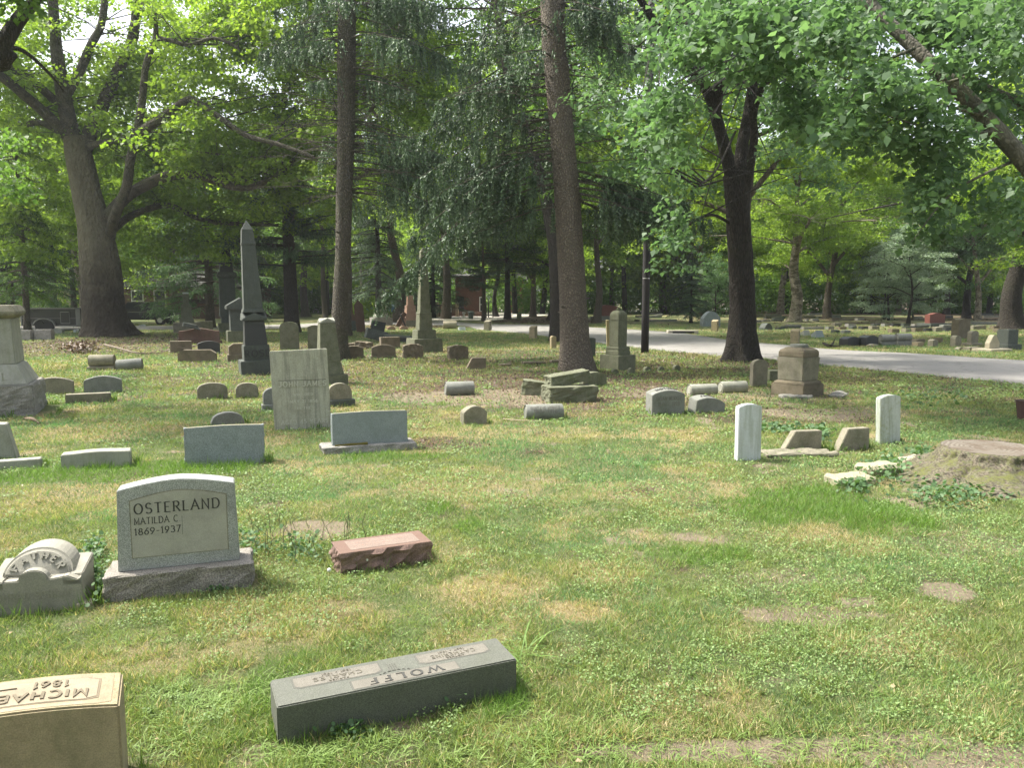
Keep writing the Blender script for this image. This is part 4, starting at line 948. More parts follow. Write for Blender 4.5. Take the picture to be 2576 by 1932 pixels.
stone('tan round-topped marker across the road, left of the one on a plinth', 2398, 2423, 844, 872, 'round', .25, 'tan', rise=.12)
stone('tan arched tablet on a plinth across the road', 2439, 2464, 832, 870, 'round', .2, 'tan', base=(7, .12), rise=.1)
stone('cream stone with scrolled left shoulder on a slab, across the road', 2485, 2517, 843, 884, 'ogee', .2, 'cream', base=(7, .3), rise=.3)
stone('low tan domed marker in the verge, left of two', 2408, 2431, 873, 881, 'arch', .2, 'tan', rise=.1)
stone('long low tan flat marker in the verge, right of two', 2434, 2478, 873, 882, 'rect', .3, 'tan')
stone('large dark green-grey block monument at the right edge beyond the road', 2524, 2570, 829, 880, 'rect', .5, 'dark', base=(14, .1), basemat='dark', rot=18)
stone('small dark rounded block left of the large dark green-grey monument', 2514, 2536, 861, 877, 'arch', .3, 'black', rise=.15)
stone('dark red upright granite stone on a wide base among the flat markers', 2335, 2380, 787, 822, 'serp', .4, 'maroon', base=(9, .35), basemat='dark')
stone('grey-brown upright slab standing in shade in front of the twin trunks', 2404, 2446, 801, 852, 'serp', .4, 'brown')
stone('red granite headstone on a grey base beyond the road, behind the wooden post', 1500, 1556, 767, 805, 'serp', .4, 'maroon', base=(10, .3), basemat='rock')
# low flat markers in the far lawn: name by the neighbour they lie near
rowsA = [(1903, 1925, 793, 796), (1928, 1968, 791, 795), (1924, 1944, 799, 802), (1946, 1978, 799, 802), (1918, 1942, 805, 809), (1944, 1975, 803, 808), (1902, 1918, 806, 810), (1955, 1978, 824, 829), (1980, 2020, 818, 824), (1969, 2020, 821, 826)]
rowsB = [(2033, 2050, 780, 783), (2036, 2094, 788, 793), (2020, 2052, 795, 800), (2056, 2078, 796, 800), (2078, 2117, 794, 800), (2027, 2039, 803, 808), (2042, 2064, 803, 807), (2092, 2150, 801, 807), (2155, 2178, 801, 806), (2020, 2076, 823, 829), (2080, 2103, 822, 829), (2097, 2123, 813, 821), (2131, 2158, 815, 823), (2108, 2135, 823, 829), (2140, 2160, 821, 828), (2096, 2118, 831, 838), (2120, 2145, 832, 839), (2166, 2200, 822, 828)]
rowsC = [(2195, 2218, 815, 820), (2190, 2217, 821, 829), (2222, 2245, 815, 821), (2244, 2270, 815, 821), (2270, 2294, 815, 821), (2298, 2325, 815, 821), (2240, 2268, 828, 838), (2274, 2298, 828, 836), (2298, 2326, 826, 835), (2326, 2350, 826, 834), (2350, 2376, 824, 834), (2376, 2404, 824, 833), (2278, 2340, 821, 826), (2370, 2405, 818, 825), (2298, 2324, 797, 803), (2252, 2284, 785, 791), (2330, 2360, 784, 789), (2378, 2400, 795, 800)]
rowsD = [(2446, 2484, 820, 829), (2446, 2520, 810, 817), (2475, 2526, 794, 799), (2462, 2500, 789, 793), (2497, 2528, 821, 828), (2506, 2530, 827, 834)]
rowsE = [(1600, 1622, 795, 798), (1634, 1668, 787, 790), (1632, 1668, 795, 799), (1650, 1672, 792, 794), (1636, 1706, 805, 809), (1598, 1612, 805, 808), (1606, 1626, 797, 800), (1690, 1712, 789, 791)]
CW = {'grey': 'grey', 'tan': 'tan', 'brown': 'brown', 'dark': 'dark mossy', 'rock': 'rough grey', 'black': 'black'}
ORD = ['first', 'second', 'third', 'fourth', 'fifth', 'sixth', 'seventh', 'eighth', 'ninth']
for rows, ph, gp in ((rowsA, 'left of the twin sycamores', 'flat markers left of the twin sycamores'), (rowsB, 'right of the twin sycamores', 'flat markers right of the twin sycamores'), (rowsC, 'near the dark red stone', 'block markers around the dark red stone'), (rowsD, 'at the far right', 'flat markers at the far right'), (rowsE, 'behind the black pole', 'flat slabs behind the black pole')):
    srt = sorted(rows, key=lambda q: -q[3]); lines = []
    for q in srt:
        if lines and abs(lines[-1][0][3] - q[3]) <= 2.5: lines[-1].append(q)
        else: lines.append([q])
    for li, line in enumerate(lines):
        for qi, (x0, x1, y0, y1) in enumerate(sorted(line)):
            mt = ('grey', 'tan', 'brown', 'dark', 'rock', 'black')[_r.randrange(6)]
            where = f'{ORD[qi]} from left in {ORD[li]} row' if len(line) > 1 else f'alone in {ORD[li]} row'
            stone(f'low flat {CW[mt]} marker, {where} {ph}', x0, x1, y0 - 1, y1, 'rect', .35, mt, name='flat_marker', cat='flat marker', group=gp, bevel=.02, tilt=_r.uniform(-4, 2), leanx=_r.uniform(-2, 2))
# pale stones at left beyond the sycamore
lefts = [(33, 78, 831, 856, 'rock', 'rough grey block, leftmost of the row before the black trailer'), (84, 130, 829, 855, 'rock', 'rough grey block, second of the row before the black trailer'), (73, 87, 840, 854, 'cream', 'small cream post stone between the two rough grey blocks'), (124, 157, 827, 839, 'light', 'pale low block, third of the row before the black trailer'), (182, 195, 829, 837, 'marble', 'small white rounded stone left of the sycamore roots'), (324, 333, 814, 822, 'marble', 'tiny white marker right of the sycamore, nearer the trunk'), (348, 364, 816, 822, 'marble', 'tiny white marker right of the sycamore, farther from the trunk')]
for x0, x1, y0, y1, mt, lb in lefts: stone(lb, x0, x1, y0, y1, 'arch' if mt in ('marble', 'light') else 'rect', .4, mt, rough=1.5 if mt == 'rock' else 0, rot=8)

# pale rocks, wood pieces, kerb-like bits near the stump
def rock(label, px, py, dims, rz, mat, seed, z=0, amp=.04, name='rock'):
    me = MB().box(-dims[0] / 2, dims[0] / 2, -dims[1] / 2, dims[1] / 2, -.04, dims[2]).mesh(name, dims[2] * .3); rough_mesh(me, amp * .45, 6, seed, 4)
    p = G(px, py); FOOT.append((p.x, p.y, .2, rz, dims[0] * .42, dims[1] * .42, dims[2])); return tag(link(name, me, mat, None, (p.x, p.y, z), (0, 0, rz)), label, 'rock')
yel = stone_mat('yellow_white_limestone', (.30, .28, .185), .1, 0, .2, 0, .8, 100, bscale=25)
rock('flat yellow-white rock farther from the stump', 2138, 1216, (.46, .30, .09), .2, yel, 3)
rock('flat yellow-white rock nearer the stump', 2208, 1192, (.46, .28, .12), .25, yel, 7)
rock('small pale grey rock tucked under the stump roots', 2300, 1190, (.14, .1, .06), .2, S['light'], 9)
rock('pale tan flat rock between the yellow rocks and the stump', 2290, 1163, (.36, .16, .07), .5, S['cream'], 12)

# ------------------------------------------------------------------ foliage
def unit(a): return a / (np.linalg.norm(a, axis=1, keepdims=True) + 1e-9)
def kites(P, d, nrm, Ln, Wd, fold=.15, wide=.42):
    """leaf quads: P base (N,3), d axis, nrm rough normal, Ln/Wd sizes"""
    d = unit(d); s = unit(np.cross(d, nrm)); nn = np.cross(s, d)
    Ln = np.broadcast_to(Ln, (len(P),))[:, None]; Wd = np.broadcast_to(Wd, (len(P),))[:, None]
    a = P; c = P + d * Ln - nn * Ln * .12
    b = P + d * Ln * wide + s * Wd * .5 + nn * Wd * fold; e = P + d * Ln * wide - s * Wd * .5 + nn * Wd * fold
    Vv = np.stack([a, b, c, e], 1).reshape(-1, 3)
    Fq = np.arange(len(P) * 4, dtype=np.int32).reshape(-1, 4)
    return Vv, Fq
def cluster_leaves(rg, Cn, rad, per, leaf, flat=.35, droop=.25, outward=None):
    """flattened sprays of leaves round every cluster centre"""
    M = len(Cn); per = max(1, int(per)); k = M * per
    q = rg.normal(0, 1, (k, 3)); q = unit(q) * rg.uniform(0, 1, (k, 1)) ** .45
    rr = np.repeat(np.broadcast_to(rad, (M,)), per)[:, None]
    off = q * rr * np.array([1, 1, flat]); off[:, 2] -= droop * (off[:, 0] ** 2 + off[:, 1] ** 2) / rr[:, 0]
    P = np.repeat(Cn, per, 0) + off
    d = np.stack([off[:, 0], off[:, 1], np.zeros(k)], 1) / rr + rg.normal(0, .6, (k, 3)); d[:, 2] -= .35
    nrm = rg.normal(0, .45, (k, 3)) + np.array([0, 0, 1.0])
    L = leaf * rg.uniform(.45, 1.4, k)
    Vv, Fq = kites(P, d, nrm, L, L * rg.uniform(.7, .95, k), .1)
    rnd = np.clip(np.repeat(rg.uniform(0, 1, M), per) * .45 + rg.uniform(0, .55, k), 0, 1)
    return Vv, Fq, np.repeat(rnd, 4)
class NP:
    def __init__(s): s.V = []; s.F = []; s.R = []; s.o = 0
    def add(s, V_, F_, r=None):
        s.V.append(V_); s.F.append(F_ + s.o); s.o += len(V_)
        s.R.append(np.zeros(len(V_)) if r is None else r); return s
    def tube(s, pts, rad, n=6, rg=None, jit=0): return s.add(*tube_np(pts, rad, n, jit, rg))
    def obj(s, name, mat, parent=None, loc=None, smooth=False, rnd=True):
        me = np_mesh(name, np.concatenate(s.V), np.concatenate(s.F), np.concatenate(s.R) if rnd else None, smooth)
        return link(name, me, mat, parent, loc)
L_green = leaf_mat('leaf_green', (.05, .11, .024), (.145, .25, .055), .54, tcol=(1.3, 1.35, .75))
L_yel = leaf_mat('leaf_yellow_green', (.09, .17, .024), (.25, .36, .06), .6, tcol=(1.4, 1.4, .7))
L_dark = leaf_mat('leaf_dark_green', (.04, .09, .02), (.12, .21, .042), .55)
L_blue = leaf_mat('leaf_blue_green', (.055, .115, .05), (.165, .27, .125), .48, tcol=(1.2, 1.3, .8))
L_pale = leaf_mat('leaf_pale_green', (.15, .235, .14), (.38, .46, .34), .4, tcol=(1.1, 1.2, .8))
L_spruce = leaf_mat('spruce_needles', (.018, .042, .02), (.14, .22, .11), .18, tcol=(1, 1.1, .7))
L_spruce2 = leaf_mat('dark_needles', (.022, .05, .026), (.08, .14, .065), .25, tcol=(1, 1.1, .7))
B_syc = bark_mat('sycamore_bark', (.07, .065, .04), (.15, .135, .095), (7, 7, 3), .9, (.05, .045, .03), .35)
B_plain = bark_mat('grey_brown_bark', (.10, .08, .06), (.20, .165, .125))
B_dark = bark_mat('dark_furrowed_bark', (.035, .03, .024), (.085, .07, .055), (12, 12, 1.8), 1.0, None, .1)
B_spruce = bark_mat('spruce_bark', (.17, .14, .105), (.38, .325, .255), (9, 9, 5), 1.0, None, .05)
B_spruce2 = bark_mat('spruce_bark_mossy', (.115, .105, .078), (.23, .20, .15), (9, 9, 4), 1.0, None, .3)
B_pat = bark_mat('patchy_sycamore_bark', (.20, .17, .12), (.36, .32, .24), (5, 5, 3), .5, (.10, .085, .055), .1)
def trunk_rings(pts, rads, seed, flute=.06, n=20, flare=0.0, root_n=6):
    """trunk with fluted, flared base"""
    rg = np.random.default_rng(seed); P = smoothpts(pts, 4); rr = np.interp(np.linspace(0, len(rads) - 1, len(P)), range(len(rads)), rads)
    Vv, Fq = tube_np(P, rr, n)
    m = len(P); Vv = Vv.reshape(m, n, 3); c = np.array([tuple(p) for p in P])[:, None, :]
    a = np.arange(n) * 2 * np.pi / n; z = c[:, 0, 2] - c[0, 0, 2]
    ph = rg.uniform(0, 6.28, 3)
    f = 1 + flute * (np.sin(3 * a + ph[0])[None] * .6 + np.sin(5 * a + ph[1] + z[:, None] * .5) * .5) + rg.normal(0, flute * .25, (m, n))
    if flare: f = f * (1 + flare * np.exp(-z / .45)[:, None] * (1 + .55 * np.sin(root_n * a + ph[2])[None]))
    Vv = c + (Vv - c) * f[..., None]
    return Vv.reshape(-1, 3), Fq
def gen_tree(seed, H=18, Rr=6, clear=5, br=.32, nl=12, M=240, per=150, leaf=.16, lean=(0, 0), cr=1.1, keep=None, flare=.5):
    rg = np.random.default_rng(seed); T = NP(); K = NP()
    top = H * .8; npt = 7
    tp = [(lean[0] * (i / 6) ** 1.3 + rg.normal(0, .12) * (i > 0), lean[1] * (i / 6) ** 1.3 + rg.normal(0, .12) * (i > 0), -.15 + top * i / 6) for i in range(npt)]
    rad = [br * (1 - .86 * i / 6) for i in range(npt)]
    T.add(*trunk_rings(tp, rad, seed, .05, 14, flare))
    cz = (clear * .75 + H) / 2; sz = (H - clear * .75) / 2
    tips = []
    for k in range(nl):
        zs = clear + (top - clear) * (k + .3) / nl; u = zs / top * 6; i = min(5, int(u)); b = np.array(tp[i]) + (np.array(tp[i + 1]) - np.array(tp[i])) * (u - i)
        az = k * 2.4 + rg.uniform(-.4, .4); e = rg.uniform(-.15, .75) + .5 * (k / nl)
        d = np.array([math.cos(az) * math.cos(e), math.sin(az) * math.cos(e), math.sin(e)])
        ext = Rr * (1 - .55 * ((b[2] - clear) / (H - clear)) ** 1.5) * rg.uniform(.75, 1.1)
        p = [b, b + d * ext * .35 + [0, 0, .2 * ext * .3], b + d * ext * .7 + rg.normal(0, .3, 3), b + d * ext + rg.normal(0, .4, 3) - [0, 0, .12 * ext]]
        P = smoothpts(p, 3); r0 = br * (1 - .86 * zs / top) * .55 + .02
        T.tube(P, np.linspace(r0, .02, len(P)), 6); tips.append(np.array([tuple(q) for q in P]))
    Cn = []; 
    for k in range(M):
        P = tips[rg.integers(len(tips))]; t = rg.uniform(.25, 1) ** .8 * (len(P) - 1); i = min(len(P) - 2, int(t)); b = P[i] + (P[i + 1] - P[i]) * (t - i)
        c = b + rg.normal(0, 1, 3) * np.array([Rr * .17, Rr * .17, 1.0]) + [0, 0, .2]
        if c[2] < clear * .45: c[2] = clear * .45 + rg.uniform(0, 1)
        if keep is not None and not keep(c): continue
        Cn.append(c)
        if k % 3 == 0: T.tube([b, (b + c) / 2 + [0, 0, .12], c], [.02, .013, .006], 3)
    Cn = np.array(Cn)
    K.add(*cluster_leaves(rg, Cn, rg.uniform(.7, 1.25, len(Cn)) * cr, per, leaf))
    return T, K
def mesh_of(np_, name, smooth=False): return np_mesh(name, np.concatenate(np_.V), np.concatenate(np_.F), np.concatenate(np_.R), smooth)
LIB = {}
for nm, kw in {'round': dict(seed=1, H=19, Rr=7, clear=5.0, M=330, per=130, leaf=.2), 'tall': dict(seed=2, H=21, Rr=6, clear=6.5, M=320, per=130, leaf=.19, lean=(.8, .3)),
               'low': dict(seed=3, H=13, Rr=5.5, clear=2.6, br=.24, nl=11, M=230, per=150, leaf=.16, lean=(-.6, .2)), 'bush': dict(seed=4, H=5.5, Rr=2.8, clear=.8, br=.09, nl=10, M=110, per=120, leaf=.11, cr=.6),
               'sapling': dict(seed=6, H=8, Rr=3.4, clear=1.6, br=.12, nl=10, M=130, per=150, leaf=.14, cr=.8)}.items():
    T, K = gen_tree(**kw); LIB[nm] = (mesh_of(T, 'trunk', True), mesh_of(K, 'crown'))
def conifer(seed, H=16, Rr=3.2, clear=1.8, br=.28, nb=70, droop=.3, dens=1.0, sh=.13):
    rg = np.random.default_rng(seed); T = NP(); K = NP()
    T.add(*trunk_rings([(0, 0, -.1), (.05, 0, H * .3), (0, .08, H * .65), (0, 0, H)], [br, br * .75, br * .4, .02], seed, .04, 12, .35))
    for k in range(nb):
        t = (k + rg.uniform(0, 1)) / nb; z = clear + (H - clear - .4) * t; az = rg.uniform(0, 6.283); L = Rr * (1 - t) ** .75 * rg.uniform(.7, 1.1) + .3
        s_ = np.linspace(0, 1, 7); pz = z + .12 * L * s_ - droop * L * s_ ** 1.8 + .1 * L * s_ ** 5
        pts = np.stack([np.cos(az) * L * s_, np.sin(az) * L * s_, pz], 1); T.tube(pts, np.linspace(.035, .006, 7) * (1 + (1 - t)), 4)
        nt_ = int(max(4, L * 9 * dens)); u = rg.uniform(.2, 1, nt_); b = np.stack([np.interp(u, s_, pts[:, i]) for i in range(3)], 1)
        side = np.array([-math.sin(az), math.cos(az), 0]); sg = rg.choice([-1, 1], nt_)[:, None]
        d = side * sg * rg.uniform(.3, .9, (nt_, 1)) + np.array([math.cos(az), math.sin(az), 0]) * .5 + np.array([0, 0, -1]) * rg.uniform(.2, 1.1, (nt_, 1)); d = unit(d)
        ln = rg.uniform(.25, .6, nt_) * (L / Rr + .4)
        ns = 9; tt = np.tile(np.linspace(.05, 1, ns), nt_); bi = np.repeat(np.arange(nt_), ns)
        Pp = b[bi] + d[bi] * (ln[bi] * tt)[:, None]; dd = d[bi] + rg.normal(0, .55, (len(bi), 3))
        V_, F_ = kites(Pp, dd, rg.normal(0, .4, (len(bi), 3)) + [0, 0, 1], sh * rg.uniform(.7, 1.3, len(bi)), sh * .38, 0, .5)
        K.add(V_, F_, np.repeat(np.clip(rg.uniform(0, .35) + rg.uniform(0, .65, len(bi)), 0, 1), 4))
    return T, K
for nm, kw in {'spruce': dict(seed=21, H=17, Rr=3.4, clear=2.2, nb=110, droop=.45, dens=2.2), 'pine': dict(seed=22, H=19, Rr=4.2, clear=4.5, nb=90, droop=.12, dens=2.2, sh=.17), 'hemlock': dict(seed=23, H=11, Rr=4.0, clear=1.2, nb=100, droop=.35, dens=2.4, sh=.12)}.items():
    T, K = conifer(**kw); LIB[nm] = (mesh_of(T, 'trunk', True), mesh_of(K, 'crown'))
def tree(name, label, px, yb, var, s=1.0, rz=0, leaf=L_green, bark=B_plain, cat='tree', group=None, tilt=(0, 0), fat=1.0, Zm=None):
    p = G(px, yb)
    if Zm: p = Vector(((px - CX) / F * Zm, Zm, 0))
    root = thing(name, label, cat, p, rz, group); root.rotation_euler = (R(tilt[0]), R(tilt[1]), rz); root.scale = (s, s, s)
    a, b = LIB[var]
    for nm, me, mt in (('trunk', a, bark), ('crown', b, leaf)):
        o = link(nm, me, None, root)
        if not me.materials: me.materials.append(mt)
        o.material_slots[0].link = 'OBJECT'; o.material_slots[0].material = mt
        if nm == 'trunk' and fat != 1: o.scale = (fat, fat, 1)
    return root
T_ = [
 ('maple_tree', 'slim tree with a straight brown trunk at the far left, before the black trailer', 70, 838, 'spruce', .95, 0, L_dark, B_plain),
 ('maple_tree', 'dark-trunked yellow-green tree behind the black trailer, left of the sycamore', 186, 812, 'round', .8, 1, L_yel, B_dark),
 ('maple_tree', 'tree with pale trunk showing just left of the sycamore', 205, 822, 'tall', .85, 2, L_yel, B_pat),
 ('maple_tree', 'broad green maple behind the sycamore limbs on the left', 440, 806, 'round', .95, 3, L_green, B_plain),
 ('hemlock_tree', 'low sweeping hemlock in front of the brick house at left', 529, 826, 'hemlock', 1.15, .5, L_blue, B_plain),
 ('pine_tree', 'dark pine with a thick brown trunk just right of the lettered obelisk', 735, 836, 'pine', .85, 2.2, L_spruce2, B_dark),
 ('spruce_tree', 'spruce with dark trunk behind the pale square monument', 953, 812, 'spruce', .95, 1.2, L_spruce, B_dark),
 ('maple_tree', 'tall leafy tree behind the thinner spruce, over the road bend', 820, 806, 'tall', .8, 4, L_green, B_plain),
 ('pine_tree', 'slim pine with reddish trunk by the gate on the road bend', 1216, 808, 'pine', .62, 1, L_spruce, B_plain),
 ('pine_tree', 'pine with a dark straight trunk left of the big spruce, near the brick gatehouse', 1277, 803, 'pine', .95, 2, L_spruce, B_dark),
 ('maple_tree', 'green tree right behind the dark straight pine near the gatehouse', 1248, 797, 'tall', .8, 5, L_green, B_dark),
 ('maple_tree', 'leaning dark trunk between the pine and the big spruce', 1388, 806, 'round', .9, 2.6, L_dark, B_dark),
 ('linden_tree', 'small bright-leaved tree seen right of the big spruce beyond the road', 1585, 779, 'sapling', 1.5, 1, L_yel, B_plain),
 ('maple_tree', 'thick straight brown trunk beyond the road, right of the black pole', 1668, 789, 'round', 1.0, 3.3, L_yel, B_plain),
 ('maple_tree', 'black flared trunk behind the thick brown trunk beyond the road', 1697, 783, 'tall', .9, 4, L_green, B_dark),
 ('magnolia_shrub', 'shrub with pale leaves left of the maple across the road', 1800, 806, 'bush', .95, 1, L_blue, B_dark),
 ('yew_tree', 'small drooping evergreen across the road between the pole and the maple', 1738, 812, 'hemlock', .5, 2, L_spruce, B_dark),
 ('sycamore_tree', 'patchy-barked twin sycamore, slimmer left trunk', 1962, 791, 'tall', .95, 0, L_yel, B_pat),
 ('sycamore_tree', 'patchy-barked twin sycamore, thicker right trunk with a swollen foot', 1997, 810, 'round', .85, 1.7, L_yel, B_pat),
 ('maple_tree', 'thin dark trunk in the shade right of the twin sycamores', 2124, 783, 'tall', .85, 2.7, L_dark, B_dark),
 ('spruce_tree', 'tall dark reddish trunk in the shade, left of the pale-leaved tree', 2158, 787, 'pine', 1.15, 3.7, L_spruce, B_dark),
 ('dogwood_tree', 'low pale-leaved tree drooping over the flat markers', 2235, 806, 'sapling', .88, 1.0, L_pale, B_dark),
 ('dogwood_tree', 'small dark flared trunk under the right half of the pale leaves', 2284, 815, 'sapling', .85, 4.0, L_pale, B_dark),
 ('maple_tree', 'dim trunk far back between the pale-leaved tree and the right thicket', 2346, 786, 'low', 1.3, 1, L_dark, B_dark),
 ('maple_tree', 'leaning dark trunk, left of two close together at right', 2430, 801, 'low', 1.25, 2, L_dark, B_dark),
 ('maple_tree', 'many-stemmed tree with mottled trunk, right of two close together', 2458, 805, 'low', 1.2, 0, L_blue, B_pat),
 ('maple_tree', 'very thick dark red-brown trunk near the right edge', 2545, 828, 'round', .95, 5, L_dark, B_dark),
 ('maple_tree', 'tree beyond the right edge whose green crown spreads into view', 2760, 850, 'round', .85, 4, L_yel, B_plain),
 ('maple_tree', 'leafy green tree far behind the road, left of the double-stemmed maple', 1760, 796, 'round', 1.1, 6, L_yel, B_plain),
 ('maple_tree', 'leafy tree filling the gap between the double-stemmed maple and the twin sycamores', 2080, 802, 'low', 1.5, 3, L_yel, B_plain),
 ('maple_tree', 'big green tree filling the background above the pale-leaved tree', 2260, 790, 'round', 1.15, 2, L_yel, B_plain),
 ('maple_tree', 'green tree behind the big spruce, its crown right of the trunk', 1500, 812, 'tall', .95, 1, L_green, B_plain),
 ('maple_tree', 'tall leafy tree standing right behind the thinner spruce', 862, 846, 'tall', 1.15, 1, L_yel, B_plain),
 ('maple_tree', 'tall leafy tree standing behind the big spruce, beyond the road', 1441, 814, 'round', 1.4, 2, L_yel, B_plain),
 ('maple_tree', 'tall leafy tree standing right behind the double-stemmed tree', 1868, 850, 'round', 1.15, 3, L_yel, B_plain),
 ('maple_tree', 'tall green tree behind the leaning red slab, its crown high over the road', 1000, 812, 'tall', 1.3, 2, L_yel, B_plain),
 ('maple_tree', 'tall green tree over the gate pillars at the road bend', 1120, 803, 'round', 1.35, 1, L_yel, B_plain),
 ('maple_tree', 'broad tree far beyond the gatehouse', 1330, 785, 'round', 1.5, 4, L_yel, B_plain),
 ('hemlock_tree', 'low dark evergreen hiding the left part of the gatehouse', 1090, 800, 'hemlock', .95, 1, L_spruce, B_dark),
 ('dogwood_tree', 'dense low pale-leaved crown sweeping to the ground beyond the black arched blocks', 2225, 803, 'bush', 1.25, 1, L_pale, B_dark),
 ('dogwood_tree', 'dense low pale-leaved crown beside the dark red upright stone', 2300, 801, 'bush', 1.0, 2, L_pale, B_dark),
 ('maple_tree', 'leafy tree right of the gatehouse with branches low over the drive', 1340, 797, 'low', 1.35, 2, L_yel, B_plain),
 ('maple_tree', 'bright leafy tree behind the red granite headstone', 1540, 788, 'low', 1.6, 5, L_yel, B_plain),
 ('maple_tree', 'dim tree far behind the sapling beyond the road', 1600, 775, 'round', 1.6, 2, L_green, B_plain),
 ('spruce_tree', 'dark spruce behind the small drooping evergreen', 1770, 790, 'spruce', 1.3, 1, L_spruce, B_dark),
 ('maple_tree', 'low leafy tree behind the double-stemmed tree, beyond the road', 1880, 796, 'low', 1.5, 1, L_green, B_plain),
 ('maple_tree', 'tall tree far behind the twin sycamores', 2010, 781, 'tall', 1.6, 3, L_green, B_plain),
 ('spruce_tree', 'dark evergreen far right behind the many-stemmed tree', 2400, 786, 'pine', 1.5, 3, L_spruce, B_dark),
 ('maple_tree', 'low leafy tree at the far right, behind the very thick trunk', 2600, 796, 'low', 1.6, 4, L_green, B_plain),
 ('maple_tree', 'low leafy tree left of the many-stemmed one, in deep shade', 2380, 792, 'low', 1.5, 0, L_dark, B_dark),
 ('spruce_tree', 'dark spruce behind the dark gabled monument', 600, 800, 'spruce', 1.15, 2, L_spruce, B_dark),
 ('maple_tree', 'tall green tree filling the background between obelisk and thinner spruce', 770, 797, 'round', 1.3, 5, L_green, B_plain),
 ('maple_tree', 'tall yellow-green tree behind the brick house at left', 380, 793, 'tall', 1.3, 2, L_yel, B_plain),
 ('hemlock_tree', 'drooping evergreen at far left hanging over the trailer', 30, 828, 'hemlock', 1.0, 1, L_blue, B_dark),
 ('spruce_tree', 'drooping spruce between the far left trunk and the sycamore', 140, 820, 'spruce', .8, 1, L_spruce, B_dark),
 ('maple_tree', 'sunlit yellow-green tree behind the trailer at the far left', -120, 806, 'round', .9, 2, L_yel, B_plain),
]
_fat = {70: .7, 735: 1.9, 953: 1.1, 1277: 1.2, 1388: 1.2, 1668: 1.6, 1697: 1.2, 1997: 2.0, 1962: 1.5, 2158: 2.0, 2545: 2.2, 2430: 1.3, 2284: 1.3, 2346: 1.5}
for t in T_:
    tree(*t, fat=_fat.get(t[2], 1), tilt=(0, {1388: -5, 2430: 3, 1962: -2}.get(t[2], 0)))

# ------------------------------------------------------------------ hero trees
def pxpath(pts): return [V(x, y, Y) for x, y, Y in pts]
def project(c):
    x, y, z = c[..., 0], c[..., 1], c[..., 2] - CAMH
    zc = y * _c - z * _s; yc = y * _s + z * _c
    return CX + F * x / zc, CY - F * yc / zc
# the big sycamore at left
YB = G(270, 846).y
rg = np.random.default_rng(5)
syc = thing('sycamore_tree', 'huge old sycamore with spreading limbs and a dark flared trunk, left', 'tree', G(270, 846)); base = syc.location.copy()
tr = [(275, 852, YB), (262, 770, YB), (253, 660, YB), (238, 570, YB), (218, 480, YB), (200, 400, YB), (190, 345, YB)]
sc_m = YB / F
T = NP(); P0 = [v - base for v in pxpath(tr)]; P0[0] = Vector((P0[0].x, 0, -.1))
T.add(*trunk_rings(P0, [x * sc_m for x in (50, 47, 45, 37, 33, 31, 27)], 3, .07, 36, .42, 7))
for a_, z_, s_ in ((.3, 2.2, .3), (2.6, 3.0, .26), (-1.2, 1.6, .34), (-1.9, 3.6, .25), (-.6, 4.6, .28), (3.4, 1.2, .3)):   # burls
    pass
tm, n, l, P = newmat('sycamore_trunk_bark'); _src = B_syc.node_tree
v1 = coords(n, l); v2 = coords(n, l, (6, 6, 3)); z_ = n.new('ShaderNodeSeparateXYZ'); tcz = n.new('ShaderNodeTexCoord'); l.new(tcz.outputs['Object'], z_.inputs[0])
zr = n.new('ShaderNodeMapRange'); zr.inputs[1].default_value = .5; zr.inputs[2].default_value = 9; l.new(z_.outputs[2], zr.inputs[0])
nz = noise_n(n, l, v1, 1.7, 7, .75); ad = n.new('ShaderNodeMath'); ad.operation = 'ADD'; l.new(zr.outputs[0], ad.inputs[0]); l.new(nz, ad.inputs[1]); rz_ = ramp(n, .75, 1.15); sb = n.new('ShaderNodeMath'); sb.operation = 'MULTIPLY'; sb.inputs[1].default_value = .8; l.new(ad.outputs[0], sb.inputs[0]); rz_ = ramp(n, .5, .85); l.new(sb.outputs[0], rz_.inputs[0])
fine = noise_n(n, l, v2, 2.5, 8, .75); vo = n.new('ShaderNodeTexVoronoi'); vo.inputs['Scale'].default_value = 1.4; l.new(v2, vo.inputs['Vector'])
old = mixc(n, l, fine, (.018, .014, .009), (.06, .047, .028)); new = mixc(n, l, fine, (.075, .07, .042), (.18, .165, .11)); pt_ = ramp(n, .5, .54); l.new(noise_n(n, l, v1, 2.6, 4, .6), pt_.inputs[0]); pm_ = n.new('ShaderNodeMath'); pm_.operation = 'MULTIPLY'; pm_.inputs[1].default_value = .5; l.new(pt_.outputs[0], pm_.inputs[0]); new = mixc(n, l, pm_.outputs[0], new, (.10, .088, .055))
l.new(mixc(n, l, rz_.outputs[0], old, new), P.inputs['Base Color']); P.inputs['Roughness'].default_value = .95
hh_ = n.new('ShaderNodeMath'); hh_.operation = 'ADD'; l.new(fine, hh_.inputs[0]); l.new(vo.outputs['Distance'], hh_.inputs[1]); b = n.new('ShaderNodeBump'); b.inputs['Distance'].default_value = .14; l.new(hh_.outputs[0], b.inputs['Height']); l.new(b.outputs[0], P.inputs['Normal'])
T.obj('trunk', tm, syc, smooth=True)
